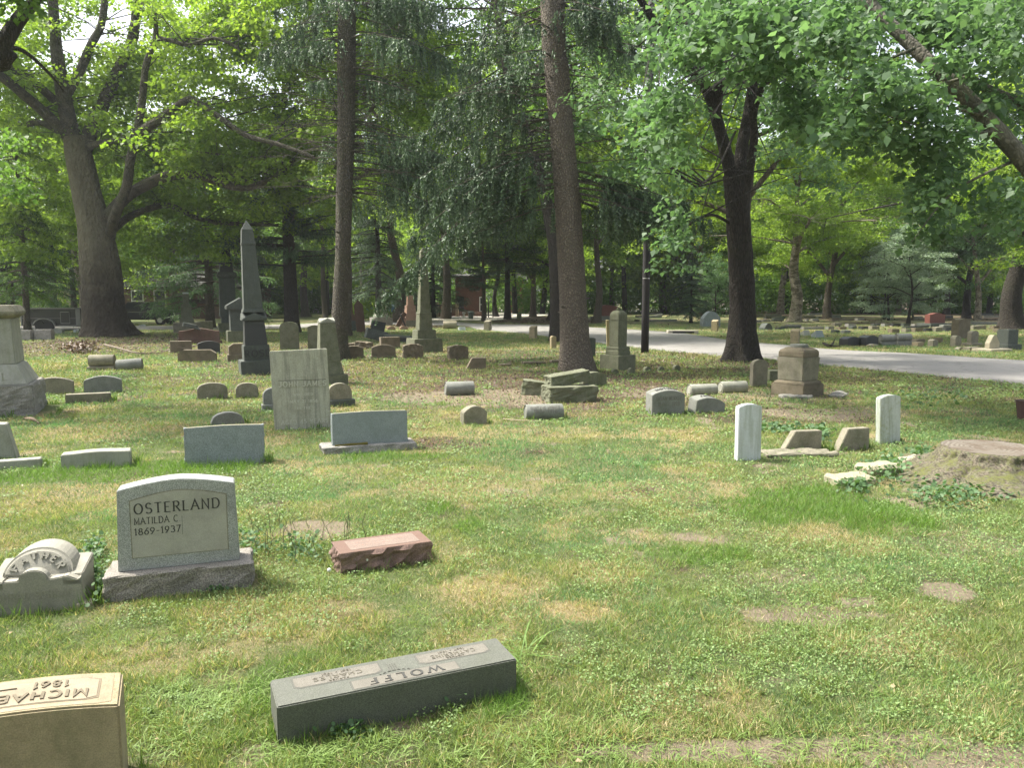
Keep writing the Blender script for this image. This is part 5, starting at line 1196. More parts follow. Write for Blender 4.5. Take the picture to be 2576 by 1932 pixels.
limbs = [
 ([(198, 390, 0), (172, 300, -.2), (158, 230, -.4), (145, 150, -.6), (138, 70, -.8), (128, -60, -1)], 21, 10),
 ([(212, 375, 0), (240, 300, .6), (272, 235, 1), (305, 160, 1.4), (335, 90, 1.8), (350, -40, 2)], 19, 11),
 ([(185, 360, 0), (120, 290, -1), (60, 238, -2), (0, 190, -3), (-90, 150, -4)], 14, 9),
 ([(135, 250, -.4), (85, 205, -1.5), (30, 172, -2.5), (-60, 130, -3.5)], 11, 6),
 ([(165, 240, -.3), (200, 180, .2), (230, 110, .6), (255, 60, .9), (268, -40, 1)], 12, 8),
 ([(275, 600, 0), (288, 545, -1), (318, 470, -1.7), (328, 400, -2), (345, 330, -2.2), (358, 250, -2.4), (368, 160, -2.5), (392, 90, -2.6), (385, 20, -2.6)], 13, 5),
 ([(345, 335, -2.2), (395, 305, -2.8), (435, 275, -3.2), (475, 250, -3.6), (505, 262, -3.9), (560, 300, -4.2), (620, 340, -4.5), (700, 362, -5), (790, 395, -5.5)], 11, 4),
 ([(262, 560, 0), (305, 505, -.5), (365, 465, -1), (430, 440, -1.4), (500, 440, -1.8), (560, 462, -2), (620, 472, -2.2), (690, 445, -2.4), (740, 400, -2.6)], 16, 5),
 ([(450, 438, -1.5), (520, 428, -1), (580, 435, -.5), (640, 460, 0), (700, 470, .6)], 9, 4),
 ([(272, 590, 0), (320, 548, 1), (390, 520, 1.5), (440, 520, 2), (500, 550, 2.4), (580, 562, 2.8), (700, 566, 3)], 10, 4),
 ([(150, 330, 0), (100, 308, .8), (40, 318, 1.6), (-60, 330, 2.4)], 9, 5),
 ([(215, 370, 0), (270, 355, -1.5), (310, 350, -2)], 8, 4),
 ([(390, 95, -2.6), (430, 100, -3), (475, 112, -3.2), (540, 95, -3.4), (600, 120, -3.6)], 6, 3),
]
LT = NP(); paths = []
for pts, r0, r1 in limbs:
    P = smoothpts([v - base for v in pxpath([(x, y, YB + dy) for x, y, dy in pts])], 4); LT.tube(P, np.linspace(r0, r1, len(P)) * sc_m, 10, rg, .04); paths.append((np.array([tuple(q) for q in P]), r1))
Cn = []
bs = np.array(tuple(base))
def gap(c):
    px, py = project(c + bs)
    for gx, gy, ga, gb in ((190, 100, 60, 85), (300, 50, 62, 62), (382, 100, 30, 42), (360, 545, 35, 24), (650, 480, 40, 25)):
        if ((px - gx) / ga) ** 2 + ((py - gy) / gb) ** 2 < 1: return True
    return False
def front(c):   # keep the fork and the main limbs open to view, as on the real tree
    px, py = project(c + bs)
    return c[1] < .8 and 70 < px < 440 and 120 < py < 640 and rg.uniform() < .85
for k in range(560):
    P, r1 = paths[rg.integers(len(paths))]; t = rg.uniform(.2, 1) ** .8 * (len(P) - 1); i = min(len(P) - 2, int(t)); b = P[i] + (P[i + 1] - P[i]) * (t - i)
    c = b + rg.normal(0, 1, 3) * [2.0, 1.6, 1.1] + [0, 1.8, .5]
    if c[2] < 4.6 or (gap(c) and rg.uniform() < .93) or front(c): continue
    Cn.append(c)
    if k % 2 == 0: LT.tube([b, (b + c) / 2 + [0, 0, .2], c], [.035, .022, .008], 4)
for k in range(430):   # general crown, mostly beyond and above the limbs
    c = np.array([rg.normal(1.5, 5.5), rg.uniform(-1, 7), rg.uniform(6.5, 19)])
    if (gap(c) and rg.uniform() < .95) or front(c): continue
    Cn.append(c)
for k in range(120):   # low skirt of sprays at the left and behind
    c = np.array([rg.uniform(-8, 6), rg.uniform(1, 6), rg.uniform(4.2, 8)])
    if gap(c): continue
    Cn.append(c)
LT.obj('limbs', B_syc, syc, smooth=True)
Cn = np.array(Cn); NP().add(*cluster_leaves(rg, Cn, rg.uniform(.7, 1.3, len(Cn)), 120, .19)).obj('crown', L_yel, syc)
# dark limb of a tree standing outside the frame, upper left
oz = thing('maple_tree', 'dark limb of a tree outside the frame, crossing the top left corner', 'tree', (-14.5, 12, 0))
b0 = Vector((-14.5, 12, 0)); T = NP()
T.add(*trunk_rings([(0, 0, -.1), (.2, .2, 3), (.8, .3, 6)], [.4, .32, .26], 9, .05, 14, .4)); P = smoothpts([Vector((.5, .2, 4.5)), V(-60, 170, 14) - b0, V(0, 118, 14) - b0, V(45, 50, 14.3) - b0, V(95, -10, 14.6) - b0, V(140, -90, 15) - b0], 4)
T.tube(P, np.linspace(.2, .07, len(P)), 9); T.tube(smoothpts([V(0, 118, 14) - b0, V(60, 128, 14.5) - b0, V(130, 190, 15.2) - b0, V(160, 230, 16) - b0], 4), np.linspace(.05, .015, 13), 5)
T.obj('trunk', B_dark, oz, smooth=True)
Cn = np.array([tuple(V(x, y, Y) - b0) for x, y, Y in [(rg.uniform(-350, 120), rg.uniform(-250, 20), rg.uniform(12, 16)) for _ in range(60)] + [(rg.uniform(-200, 60), rg.uniform(330, 480), rg.uniform(17, 24)) for _ in range(26)]])
NP().add(*cluster_leaves(rg, Cn, .55, 90, .13)).obj('crown', L_green, oz)

# the double-stemmed maple / linden right of centre
YM = G(1862, 907).y; mb0 = G(1862, 907); sm = YM / F
mp = thing('linden_tree', 'dark double-stemmed tree with a flared foot beside the road, right of centre', 'tree', mb0)
T = NP(); P0 = [v - mb0 for v in pxpath([(1862, 912, YM), (1866, 850, YM), (1868, 760, YM), (1862, 640, YM), (1856, 520, YM), (1852, 440, YM)])]; P0[0] = Vector((0, 0, -.1))
T.add(*trunk_rings(P0, [x * sm for x in (36, 33, 30, 29, 29, 33)], 8, .10, 36, .5, 6)); T.obj('trunk', B_dark, mp, smooth=True)
LT = NP(); paths = []
for pts, r0, r1 in [
 ([(1845, 470, 0), (1828, 390, -.2), (1806, 310, -.4), (1782, 235, -.7), (1745, 180, -1.2), (1700, 130, -1.8), (1650, 60, -2.4), (1600, -20, -3)], 17, 7),
 ([(1862, 470, 0), (1866, 380, .2), (1880, 300, .4), (1892, 230, .6), (1900, 150, .8), (1925, 60, 1), (1940, -60, 1.2)], 17, 9),
 ([(1872, 500, 0), (1888, 410, -.5), (1898, 340, -.8), (1895, 290, -1), (1915, 225, -1.4), (1955, 165, -1.9), (1990, 110, -2.4)], 12, 5),
 ([(1800, 290, -.5), (1812, 180, -.9), (1818, 90, -1.2), (1824, -60, -1.5)], 13, 9),
 ([(1835, 560, 0), (1790, 540, -1), (1740, 560, -1.6), (1700, 600, -2)], 4, 2),
 ([(1850, 330, -1), (1800, 430, -3), (1740, 480, -4)], 3, 1.5)]:
    P = smoothpts([v - mb0 for v in pxpath([(x, y, YM + dy) for x, y, dy in pts])], 4); LT.tube(P, np.linspace(r0, r1, len(P)) * sm, 9, rg, .05); paths.append(np.array([tuple(q) for q in P]))
Cn = []
for k in range(230):
    P = paths[rg.integers(len(paths))]; t = rg.uniform(.35, 1) * (len(P) - 1); i = min(len(P) - 2, int(t)); b = P[i] + (P[i + 1] - P[i]) * (t - i)
    c = b + rg.normal(0, 1, 3) * [2.0, 1.8, 1.1] + [0, .8, .4]
    px, py = project(c + np.array(tuple(mb0)))
    if c[2] < 5.0 or (1730 < px < 1960 and 190 < py < 500 and c[1] < 2.0): continue
    Cn.append(c)
    if k % 2 == 0: LT.tube([b, (b + c) / 2 + [0, 0, .15], c], [.025, .016, .006], 4)
# nearer sprays hanging toward the camera
near = []
for cx_, cy_, sx, sy, Y0, n_ in ((1770, 95, 110, 50, 14.5, 28), (1690, 270, 70, 50, 15, 22), (1910, 150, 80, 25, 14.5, 14), (2020, 220, 70, 60, 15.5, 14), (1640, 330, 50, 60, 15, 12), (2000, 280, 50, 40, 15, 12), (1860, 30, 160, 50, 13.5, 36), (2060, 40, 100, 60, 14, 34), (1700, 400, 60, 40, 17, 7), (2080, 300, 60, 50, 15, 10), (1700, 560, 40, 90, 18, 10)):
    for _ in range(n_): near.append(tuple(V(cx_ + rg.normal(0, sx * .6), cy_ + rg.normal(0, sy * .6), Y0 + rg.normal(0, .8)) - mb0))
for c in near[::4]:
    b = paths[rg.integers(4)][-6]; LT.tube(smoothpts([b, (np.array(b) + np.array(c)) / 2 + [0, 0, .5], c], 3), np.linspace(.028, .006, 7), 4)
LT.obj('limbs', B_dark, mp, smooth=True)
Cn = np.array(Cn); K = NP().add(*cluster_leaves(rg, Cn, rg.uniform(.6, 1.1, len(Cn)), 110, .15))
near = np.array([q for q in near if not (1735 < project(np.array(q) + np.array(tuple(mb0)))[0] < 1950 and 175 < project(np.array(q) + np.array(tuple(mb0)))[1] < 500)]); K.add(*cluster_leaves(rg, near, rg.uniform(.3, .55, len(near)), 42, .135, .5, .5))
K.obj('crown', L_blue, mp)

# leaning limb tree, upper right (stands outside the frame)
lt = thing('linden_tree', 'grey limb leaning in from the right edge, from a tree outside the frame', 'tree', (12.2, 12.5, 0)); b0 = Vector((12.2, 12.5, 0))
T = NP(); T.add(*trunk_rings([(0, 0, -.1), (-.1, .05, 1.5), (-.4, .1, 2.6)], [.34, .3, .27], 12, .05, 14, .4))
main = [Vector((-.35, .1, 2.3)), V(2700, 520, 13) - b0, V(2560, 385, 13) - b0, V(2470, 285, 13.2) - b0, V(2380, 195, 13.4) - b0, V(2290, 110, 13.7) - b0, V(2200, 20, 14) - b0, V(2130, -70, 14.3) - b0]
Pm = smoothpts(main, 4); T.tube(Pm, np.linspace(.165, .09, len(Pm)), 12, rg, .03)
P2 = smoothpts([V(2470, 285, 13.2) - b0, V(2420, 200, 13.8) - b0, V(2350, 120, 14.3) - b0, V(2260, 20, 15) - b0], 4)
T.tube(smoothpts([Vector((-.35, .1, 2.4)), V(2720, 420, 13.6) - b0, V(2620, 290, 14) - b0, V(2480, 220, 14.6) - b0, V(2390, 160, 15) - b0], 4), np.linspace(.14, .06, 17), 8)
for q in ((2440, 190, 2250, 235, 2110, 190), (2540, 330, 2380, 330, 2230, 290), (2560, 400, 2400, 480, 2300, 600), (2500, 300, 2330, 260, 2200, 330), (2300, 120, 2200, 170, 2130, 260)):
    T.tube(smoothpts([V(q[0], q[1], 13.2) - b0, V(q[2], q[3], 12.6) - b0, V(q[4], q[5], 12.2) - b0], 4), np.linspace(.03, .008, 9), 4)
T.obj('trunk', bark_mat('smooth_grey_bark', (.12, .11, .085), (.22, .20, .16), (6, 6, 4), .4, (.08, .075, .055), .25), lt, smooth=True)
cl = []
for cx_, cy_, sx, sy, Y0, n_ in ((2230, 230, 90, 90, 12.4, 34), (2330, 330, 100, 70, 12.8, 26), (2350, 470, 50, 90, 13, 26), (2150, 330, 60, 60, 12.6, 12), (2450, 130, 130, 110, 13.8, 50), (2200, -20, 260, 40, 15, 40), (2450, 10, 150, 40, 15, 30), (2550, 80, 80, 90, 12.5, 20), (2540, 520, 60, 70, 13.5, 18), (2330, 60, 150, 70, 15, 28), (2150, 90, 80, 80, 13.4, 18), (2500, 260, 60, 50, 14, 14)):
    for _ in range(n_): cl.append(tuple(V(cx_ + rg.normal(0, sx * .6), cy_ + rg.normal(0, sy * .6), Y0 + rg.normal(0, .7)) - b0))
cl = np.array(cl); NP().add(*cluster_leaves(rg, cl, rg.uniform(.28, .5, len(cl)), 40, .125, .5, .5)).obj('crown', L_blue, lt)

# dark leaning trunk right behind the big spruce
YD = G(1403, 860).y; d0 = G(1403, 860); dk = thing('maple_tree', 'dark slim trunk touching the big spruce on its left, leaning left higher up', 'tree', d0)
T = NP(); P = [v - d0 for v in pxpath([(1403, 866, YD), (1401, 780, YD), (1398, 680, YD), (1390, 590, YD + .3), (1368, 480, YD + .8), (1335, 370, YD + 1.4), (1302, 260, YD + 2), (1272, 160, YD + 2.4), (1250, 20, YD + 3), (1240, -90, YD + 3.4)])]
T.add(*trunk_rings(P, [x * YD / F for x in (20, 18, 17, 16, 15, 14, 12, 11, 9, 6)], 14, .04, 12, .3)); pa = np.array([tuple(q) for q in smoothpts(P, 3)])
Cn = []
for k in range(200):
    i = rg.integers(12, len(pa)); c = pa[i] + rg.normal(0, 1, 3) * [2.4, 2.6, 1.3] + [0, 2.0, 0]
    if c[2] < 6: continue
    Cn.append(c)
    if k % 2 == 0: T.tube([pa[i], (pa[i] + c) / 2 + [0, 0, .3], c], [.05, .03, .008], 4)
T.obj('trunk', B_dark, dk, smooth=True); NP().add(*cluster_leaves(rg, np.array(Cn), rg.uniform(.7, 1.2, len(Cn)), 110, .17)).obj('crown', L_green, dk)

# the two spruces
def hang_branch(rg, T, K, b, az, L, up=.15, droop=.5, dens=14, twig=.8, leafy=(.3, 1), r0=.03, sh=.11):
    s_ = np.linspace(0, 1, 9); pz = b[2] + up * L * s_ - droop * L * s_ ** 2 + .12 * L * s_ ** 5
    wob = np.cumsum(rg.normal(0, .05, 9)) * .6
    pts = np.stack([b[0] + np.cos(az) * L * s_ - np.sin(az) * wob * s_, b[1] + np.sin(az) * L * s_ + np.cos(az) * wob * s_, pz], 1)
    T.tube(pts, np.linspace(r0, .006, 9), 5)
    n_ = int(L * dens)
    if n_ < 1: return pts
    u = rg.uniform(leafy[0], leafy[1], n_); nc = max(3, int(L * 2.4)); u = np.clip(leafy[0] + (np.floor((u - leafy[0]) * nc) + .5) / nc + rg.normal(0, .028, n_), 0, 1); B = np.stack([np.interp(u, s_, pts[:, i]) for i in range(3)], 1)
    side = np.array([-math.sin(az), math.cos(az), 0]); sp_ = rg.normal(0, .22, (n_, 1)) * (1.15 - u[:, None])
    B2 = B + side * sp_ ; ln = rg.uniform(.35, 1, n_) * twig * (1.2 - .6 * u)
    d = np.array([0, 0, -1.0]) + side * sp_ * .8 + np.array([math.cos(az), math.sin(az), 0]) * rg.uniform(-.05, .3, (n_, 1)) + rg.normal(0, .08, (n_, 3)); d = unit(d)
    ns = int(twig / .045) + 5; tt = np.tile(np.linspace(.0, 1, ns), n_); bi = np.repeat(np.arange(n_), ns)
    Pp = B2[bi] + d[bi] * (ln[bi] * tt)[:, None] + rg.normal(0, .01, (len(bi), 3))
    dd = d[bi] * .8 + rg.normal(0, .55, (len(bi), 3))
    V_, F_ = kites(Pp, dd, rg.normal(0, .5, (len(bi), 3)) + [0, 0, .5], sh * rg.uniform(.6, 1.3, len(bi)) * (1.15 - .5 * tt), sh * .34, 0, .5)
    K.add(V_, F_, np.repeat(np.clip(np.repeat(rg.uniform(0, .7, n_) ** 1.3, ns) + rg.uniform(-.1, .35, len(bi)) + .25 * tt, 0, 1), 4))
    return pts
def dead_branch(rg, T, b, az, L, up):
    s_ = np.linspace(0, 1, 8); wob = np.cumsum(rg.normal(0, .09, 8))
    pts = np.stack([b[0] + np.cos(az) * L * s_ - np.sin(az) * wob * s_ * .5, b[1] + np.sin(az) * L * s_ + np.cos(az) * wob * s_ * .5, b[2] + up * L * s_ + rg.uniform(-.25, .15) * L * s_ ** 2], 1)
    T.tube(pts, np.linspace(.018, .003, 8), 4)
    for _ in range(int(L * 2.5)):
        i = rg.integers(2, 7); q = pts[i]; a2 = az + rg.choice([-1, 1]) * rg.uniform(.4, .9); l2 = L * rg.uniform(.15, .4)
        T.tube([q, q + [math.cos(a2) * l2 * .5, math.sin(a2) * l2 * .5, rg.uniform(-.1, .1)], q + [math.cos(a2) * l2, math.sin(a2) * l2, rg.uniform(-.3, .15)]], [.008, .005, .002], 3)
def spruce(label, path, radii, bark, seed, specs, ndead, dead_h, ngen, name='spruce_tree'):
    x0, y0 = path[0]; p0 = G(x0, y0); Y = p0.y; rg = np.random.default_rng(seed)
    root = thing(name, label, 'tree', p0); pts = [V(x, y, Y) - p0 for x, y in path]; pts[0] = Vector((0, 0, -.1))
    topz = pts[-1]; ext = Vector((topz.x * 1.4, .2, 22)); pts.append(ext); T = NP(); K = NP(); D_ = NP()
    T.add(*trunk_rings(pts, [r_ * Y / F for r_ in radii] + [.08], seed, .055, 28, .28, 7))
    axx = np.array([tuple(q) for q in pts])
    for k in range(34):      # knots and broken branch stubs
        z = rg.uniform(1.2, 10); a_ = rg.uniform(0, 6.283); c_ = np.array([np.interp(z, axx[:, 2], axx[:, 0]), np.interp(z, axx[:, 2], axx[:, 1]), z]); rr_ = radii[2] * Y / F * .9; d_ = np.array([math.cos(a_), math.sin(a_), .15]); L_ = rg.uniform(.05, .16)
        V_, F_ = tube_np([c_ + d_ * (rr_ - .06), c_ + d_ * (rr_ + L_ * .4), c_ + d_ * (rr_ + L_)], [.05, .032, .018], 6); T.add(V_, F_)
    T.obj('trunk', bark, root, smooth=True)
    ax = np.array([tuple(q) for q in pts])
    def at(z): return np.array([np.interp(z, ax[:, 2], ax[:, 0]), np.interp(z, ax[:, 2], ax[:, 1]), z])
    for side, py, L, up, droop, twig, dens in specs:     # side: azimuth degrees (0 = right, 180 = left, 90 = away)
        z = V(x0, py, Y).z; hang_branch(rg, D_, K, at(z), R(side), L, up, droop, dens, twig)
    for k in range(ngen):    # upper whorls all round
        z = rg.uniform(8.2, 20); hang_branch(rg, D_, K, at(z), rg.uniform(0, 6.28), 3.4 * (1 - (z - 8) / 16) * rg.uniform(.7, 1.1), .1, .45, 11, .8)
    for k in range(ndead):
        z = rg.uniform(*dead_h); az = rg.choice([rg.uniform(-.9, .7), rg.uniform(2.4, 4.0), rg.uniform(.7, 2.4)]); dead_branch(rg, D_, at(z), az, rg.uniform(1, 3.2), rg.uniform(-.1, .45))
    D_.obj('branches', B_spruce2, root, smooth=False); K.obj('needles', L_spruce, root)
    return root
rsp = random.Random(3)
sp3 = [(185, 445, 5.0, .0, .78, 1.2, 20), (172, 430, 4.6, .05, .80, 1.2, 20), (196, 400, 4.2, .05, .7, 1.3, 20), (165, 350, 4.2, .05, .6, 1.3, 18), (190, 300, 3.8, .05, .6, 1.3, 18), (180, 240, 4.2, .1, .5, 1.3, 18), (200, 190, 3.2, .1, .5, 1.3, 18), (175, 470, 3.0, .0, .6, 1.2, 18), (-8, 470, 3.8, -.05, .3, 1.2, 18), (12, 450, 3.2, .0, .3, 1.2, 18), (-20, 500, 2.6, -.05, .25, 1.1, 18), (5, 20, 2.2, .0, .5, 1.4, 20), (-30, 0, 1.8, .0, .5, 1.4, 20), (160, 10, 2.6, .0, .4, 1.2, 18)]
for k in range(9): sp3.append((rsp.uniform(150, 215), rsp.uniform(150, 420), rsp.uniform(2.0, 3.6), .05, .5, rsp.uniform(.8, 1.3), 15))
for k in range(5): sp3.append((rsp.uniform(145, 200), rsp.uniform(420, 520), rsp.uniform(1.8, 3.0), .0, .42, rsp.uniform(.7, 1.1), 15))
for k in range(9): sp3.append((rsp.uniform(-25, 40), rsp.uniform(420, 500), rsp.uniform(1.6, 3.6), -.1, .3, rsp.uniform(.6, 1.1), 15))
for k in range(7): sp3.append((rsp.uniform(-45, 30), rsp.uniform(-60, 60), rsp.uniform(1.2, 2.4), .05, .5, rsp.uniform(.8, 1.2), 16))
for k in range(5): sp3.append((rsp.uniform(60, 120), rsp.uniform(100, 480), rsp.uniform(1.5, 3.4), .05, .5, rsp.uniform(.6, 1.0), 12))
spruce('big reddish-grey spruce trunk with hanging boughs, centre of the picture', [(1453, 934), (1446, 850), (1438, 700), (1426, 500), (1412, 330), (1399, 170), (1389, 0)], [40, 36, 33, 31, 29, 30, 29], B_spruce, 31, sp3, 60, (5.5, 9.5), 46)
sp2 = [(15, 400, 4.8, .0, .5, 1.2, 18), (-20, 450, 4.2, .0, .45, 1.1, 18), (30, 360, 4.0, .0, .5, 1.1, 16), (8, 420, 5.0, .0, .4, 1.1, 18), (-10, 380, 4.6, .05, .45, 1.1, 18), (20, 480, 4.4, .0, .35, 1.1, 18), (0, 340, 5.2, .05, .45, 1.2, 18), (35, 300, 4.4, .05, .4, 1.1, 16), (190, 60, 2.4, .0, .5, 1.3, 18), (170, 20, 3.0, .0, .5, 1.3, 18), (10, 40, 3.6, .0, .5, 1.4, 18), (-15, 80, 4.4, .0, .45, 1.4, 18)]
for k in range(12): sp2.append((rsp.uniform(-50, 50), rsp.uniform(-60, 110), rsp.uniform(2.0, 3.6), .05, .4, rsp.uniform(.7, 1.2), 15))
for k in range(9): sp2.append((rsp.uniform(140, 220), rsp.uniform(-60, 110), rsp.uniform(1.0, 2.4), .05, .4, rsp.uniform(.7, 1.2), 15))
for k in range(10): sp2.append((rsp.uniform(-30, 60), rsp.uniform(300, 520), rsp.uniform(2.4, 4.4), .0, .28, rsp.uniform(.6, 1.0), 13))
for k in range(6): sp2.append((rsp.uniform(60, 140), rsp.uniform(200, 500), rsp.uniform(1.5, 3), .0, .4, rsp.uniform(.6, .9), 12))
spruce('thinner spruce with bare dead lower branches, left of centre', [(855, 905), (854, 800), (863, 650), (866, 500), (871, 330), (871, 170), (872, 0)], [23, 19, 19, 19.5, 21, 22, 21], B_spruce2, 32, sp2, 130, (5.2, 10), 40)

# ------------------------------------------------------------------ far woodland and undergrowth (reads as one mass)
rg = np.random.default_rng(77); K = NP(); T = NP()
for k in range(110):
    Z_ = rg.uniform(95, 150); xx = rg.uniform(-.85, 1.0) * Z_; H_ = rg.uniform(14, 24)
    T.tube([(xx, Z_, -.2), (xx + rg.normal(0, .4), Z_, H_ * .4), (xx + rg.normal(0, 1), Z_, H_ * .85)], [.38, .26, .06], 7)
    M = 46; q = unit(rg.normal(0, 1, (M, 3))) * rg.uniform(.3, 1, (M, 1)) ** .5
    c = np.array([xx, Z_, H_ * .56]) + q * [5.2, 5.2, H_ * .42]
    K.add(*cluster_leaves(rg, c, 1.9, 85, .46))
for k in range(40):   # trees along the left, behind the houses
    Z_ = rg.uniform(80, 120); xx = rg.uniform(-.95, -.2) * Z_; H_ = rg.uniform(12, 20); M = 40
    q = unit(rg.normal(0, 1, (M, 3))) * rg.uniform(.3, 1, (M, 1)) ** .5
    K.add(*cluster_leaves(rg, np.array([xx, Z_, H_ * .56]) + q * [4.6, 4.6, H_ * .42], 1.8, 70, .42)); T.tube([(xx, Z_, -.2), (xx, Z_, H_ * .85)], [.3, .06], 7)
wd = K.obj('far_woodland', L_yel); tag(wd, 'dense far wood closing off the view behind the cemetery', 'woodland', kind='stuff')
tk = T.obj('far_trunks', B_dark); tag(tk, 'dark trunks of the far wood', 'tree trunks', kind='stuff')
K = NP()
for k in range(2800):
    Z_ = rg.uniform(98, 122); xx = rg.uniform(-.9, 1.0) * Z_; c = np.array([[xx, Z_, rg.uniform(.1, 4.6)]]); K.add(*cluster_leaves(rg, c, 1.5, 60, .34, .8))
ud = K.obj('undergrowth', L_green); tag(ud, 'dark hedge and undergrowth along the far edge of the lawn', 'undergrowth', kind='stuff')
K = NP()
for k in range(230):
    Z_ = rg.uniform(72, 84); xx = rg.uniform(-.80, -.42) * Z_; c = np.array([[xx, Z_, rg.uniform(.5, 6.5)]]); K.add(*cluster_leaves(rg, c, 1.3, 60, .28, .8))
for k in range(60):
    Z_ = rg.uniform(66, 74); xx = rg.uniform(-.22, -.16) * Z_; c = np.array([[xx, Z_, rg.uniform(.2, 2.8)]]); K.add(*cluster_leaves(rg, c, .9, 60, .2, .8))
ud = K.obj('sunny_shrubs', L_yel); tag(ud, 'bright yellow-green shrubs behind the black trailer', 'shrubs', kind='stuff')

# the wood behind the photographer (keeps the light off the stone faces that look this way)
K = NP(); T = NP()
for k in range(13):
    xx = -30 + k * 5.2 + rg.normal(0, 1); yy = rg.uniform(-24, -13); H_ = rg.uniform(13, 19); M = 46
    q = unit(rg.normal(0, 1, (M, 3))) * rg.uniform(.3, 1, (M, 1)) ** .5; K.add(*cluster_leaves(rg, np.array([xx, yy, H_ * .55]) + q * [4.4, 4.4, H_ * .42], 1.7, 60, .4)); T.tube([(xx, yy, -.2), (xx, yy, H_ * .85)], [.35, .06], 7)
tag(K.obj('rear_woodland', L_green), 'wooded edge standing behind the photographer', 'woodland', kind='stuff'); tag(T.obj('rear_trunks', B_dark), 'trunks of the wood behind the photographer', 'tree trunks', kind='stuff')

# ------------------------------------------------------------------ buildings, vehicles, gate, poles
def brick_mat(name, c1, c2, mortar):
    m, n, l, P = newmat(name); vec = n.new('ShaderNodeTexCoord').outputs['Object']
    sx = n.new('ShaderNodeSeparateXYZ'); l.new(vec, sx.inputs[0]); ad = n.new('ShaderNodeMath'); ad.operation = 'ADD'; l.new(sx.outputs[0], ad.inputs[0]); l.new(sx.outputs[1], ad.inputs[1])
    cb = n.new('ShaderNodeCombineXYZ'); l.new(ad.outputs[0], cb.inputs[0]); l.new(sx.outputs[2], cb.inputs[1])
    br = n.new('ShaderNodeTexBrick'); br.inputs['Color1'].default_value = lin(c1); br.inputs['Color2'].default_value = lin(c2); br.inputs['Mortar'].default_value = lin(mortar)
    br.inputs['Scale'].default_value = 4.2; br.inputs['Mortar Size'].default_value = .02; l.new(cb.outputs[0], br.inputs['Vector'])
    l.new(mixc(n, l, noise_n(n, l, vec, 3, 4), br.outputs['Color'], tuple(c * .6 for c in c1)), P.inputs['Base Color']); P.inputs['Roughness'].default_value = .9
    return m
BR_d = brick_mat('dark_brick', (.13, .07, .05), (.19, .10, .07), (.16, .14, .12)); BR_o = brick_mat('orange_brick', (.42, .20, .10), (.50, .26, .14), (.4, .34, .28))
glass = plain_mat('dark_window_glass', (.03, .035, .04), .1, 0, .1); white = plain_mat('white_paint', (.72, .72, .70), .6, 0, .08); roof = plain_mat('grey_shingle', (.05, .05, .048), .95, 0, .35, 12)
blk = plain_mat('black_paint', (.012, .012, .014), .35, 0, .2); chrome = plain_mat('chrome', (.6, .6, .6), .25, .9, .1); tyre = plain_mat('tyre_rubber', (.02, .02, .02), .9)
def house(label, xl, xr, Y, hgt, mat, wins, gable=0, name='brick_house', depth=9, roofh=2.5, cat='house'):
    a = V(xl, 800, Y); b = V(xr, 800, Y); Lw = b.x - a.x; root = thing(name, label, cat, (a.x, Y, 0))
    wl = MB().box(0, Lw, 0, depth, -.1, hgt)
    if gable: wl = MB().prism([(0, -.1), (Lw, -.1), (Lw, hgt), (Lw / 2, hgt + roofh), (0, hgt)], 0, depth)
    wl.obj('wall', mat, root)
    if not gable: MB().side([(-.5, hgt - .05), (depth / 2, hgt + roofh), (depth + .5, hgt - .05), (depth + .5, hgt + .12), (depth / 2, hgt + roofh + .2), (-.5, hgt + .12)], -.4, Lw + .4).obj('roof', roof, root)
    else: MB().prism([(-.4, hgt - .25), (Lw / 2, hgt + roofh + .02), (Lw + .4, hgt - .25), (Lw + .4, hgt), (Lw / 2, hgt + roofh + .3), (-.4, hgt)], -.4, depth + .4).obj('roof', roof, root)
    for x, z, w_, h_ in wins:
        wn = MB().box(x - w_ / 2 - .1, x + w_ / 2 + .1, -.06, .02, z - .1, z + h_ + .1)
        f_ = wn.obj('window', white, root); MB().box(x - w_ / 2, x + w_ / 2, -.08, -.05, z, z + h_).obj('pane', glass, f_)
        MB().box(x - w_ / 2, x + w_ / 2, -.1, -.075, z + h_ / 2 - .03, z + h_ / 2 + .03).obj('glazing_bar', white, f_)
    return root
Yh = 76
h_ = house('dark brick house with white-framed windows behind the parked black truck', 300, 620, Yh, 3.0, BR_d, [(1.9, .8, 1.0, 1.9), (4.1, .8, 1.0, 1.9)], depth=8, roofh=1.6)
house('orange brick house gable showing through the branches left of centre', 296, 372, 92, 7.0, BR_o, [(1.7, 4.4, .7, 1.2)], gable=1, depth=9, roofh=2.2)
house('pale tan house wall behind the shrubs at far left', 95, 190, 96, 4.2, plain_mat('tan_siding', (.46, .40, .30), .9), [], depth=7)
hr = house('small brick gatehouse with a dark doorway at the road bend', 1146, 1216, 88, 4.4, brick_mat('red_brick', (.11, .05, .032), (.16, .07, .045), (.12, .10, .08)), [(2.95, .55, .28, 1.5)], depth=9, name='gatehouse', roofh=.25, cat='gatehouse')
MB().box(.15, .95, -.03, .03, 0, 2.2).obj('door', blk, hr)
house('orange brick wall of a low building behind the portable toilet', 1282, 1318, 105, 4.4, BR_o, [], depth=5, roofh=.8, name='brick_building', cat='building')
house('dim pale house seen through trees left of the twin sycamores', 1900, 1962, 118, 3.6, plain_mat('pale_siding', (.35, .37, .38), .9), [(1.8, 1.0, .9, 1.1)], depth=7)
house('white house wall glimpsed behind the dark pine', 780, 850, 110, 6, plain_mat('white_siding', (.6, .6, .58), .9), [(2, 2, 1, 1.4)], depth=7)
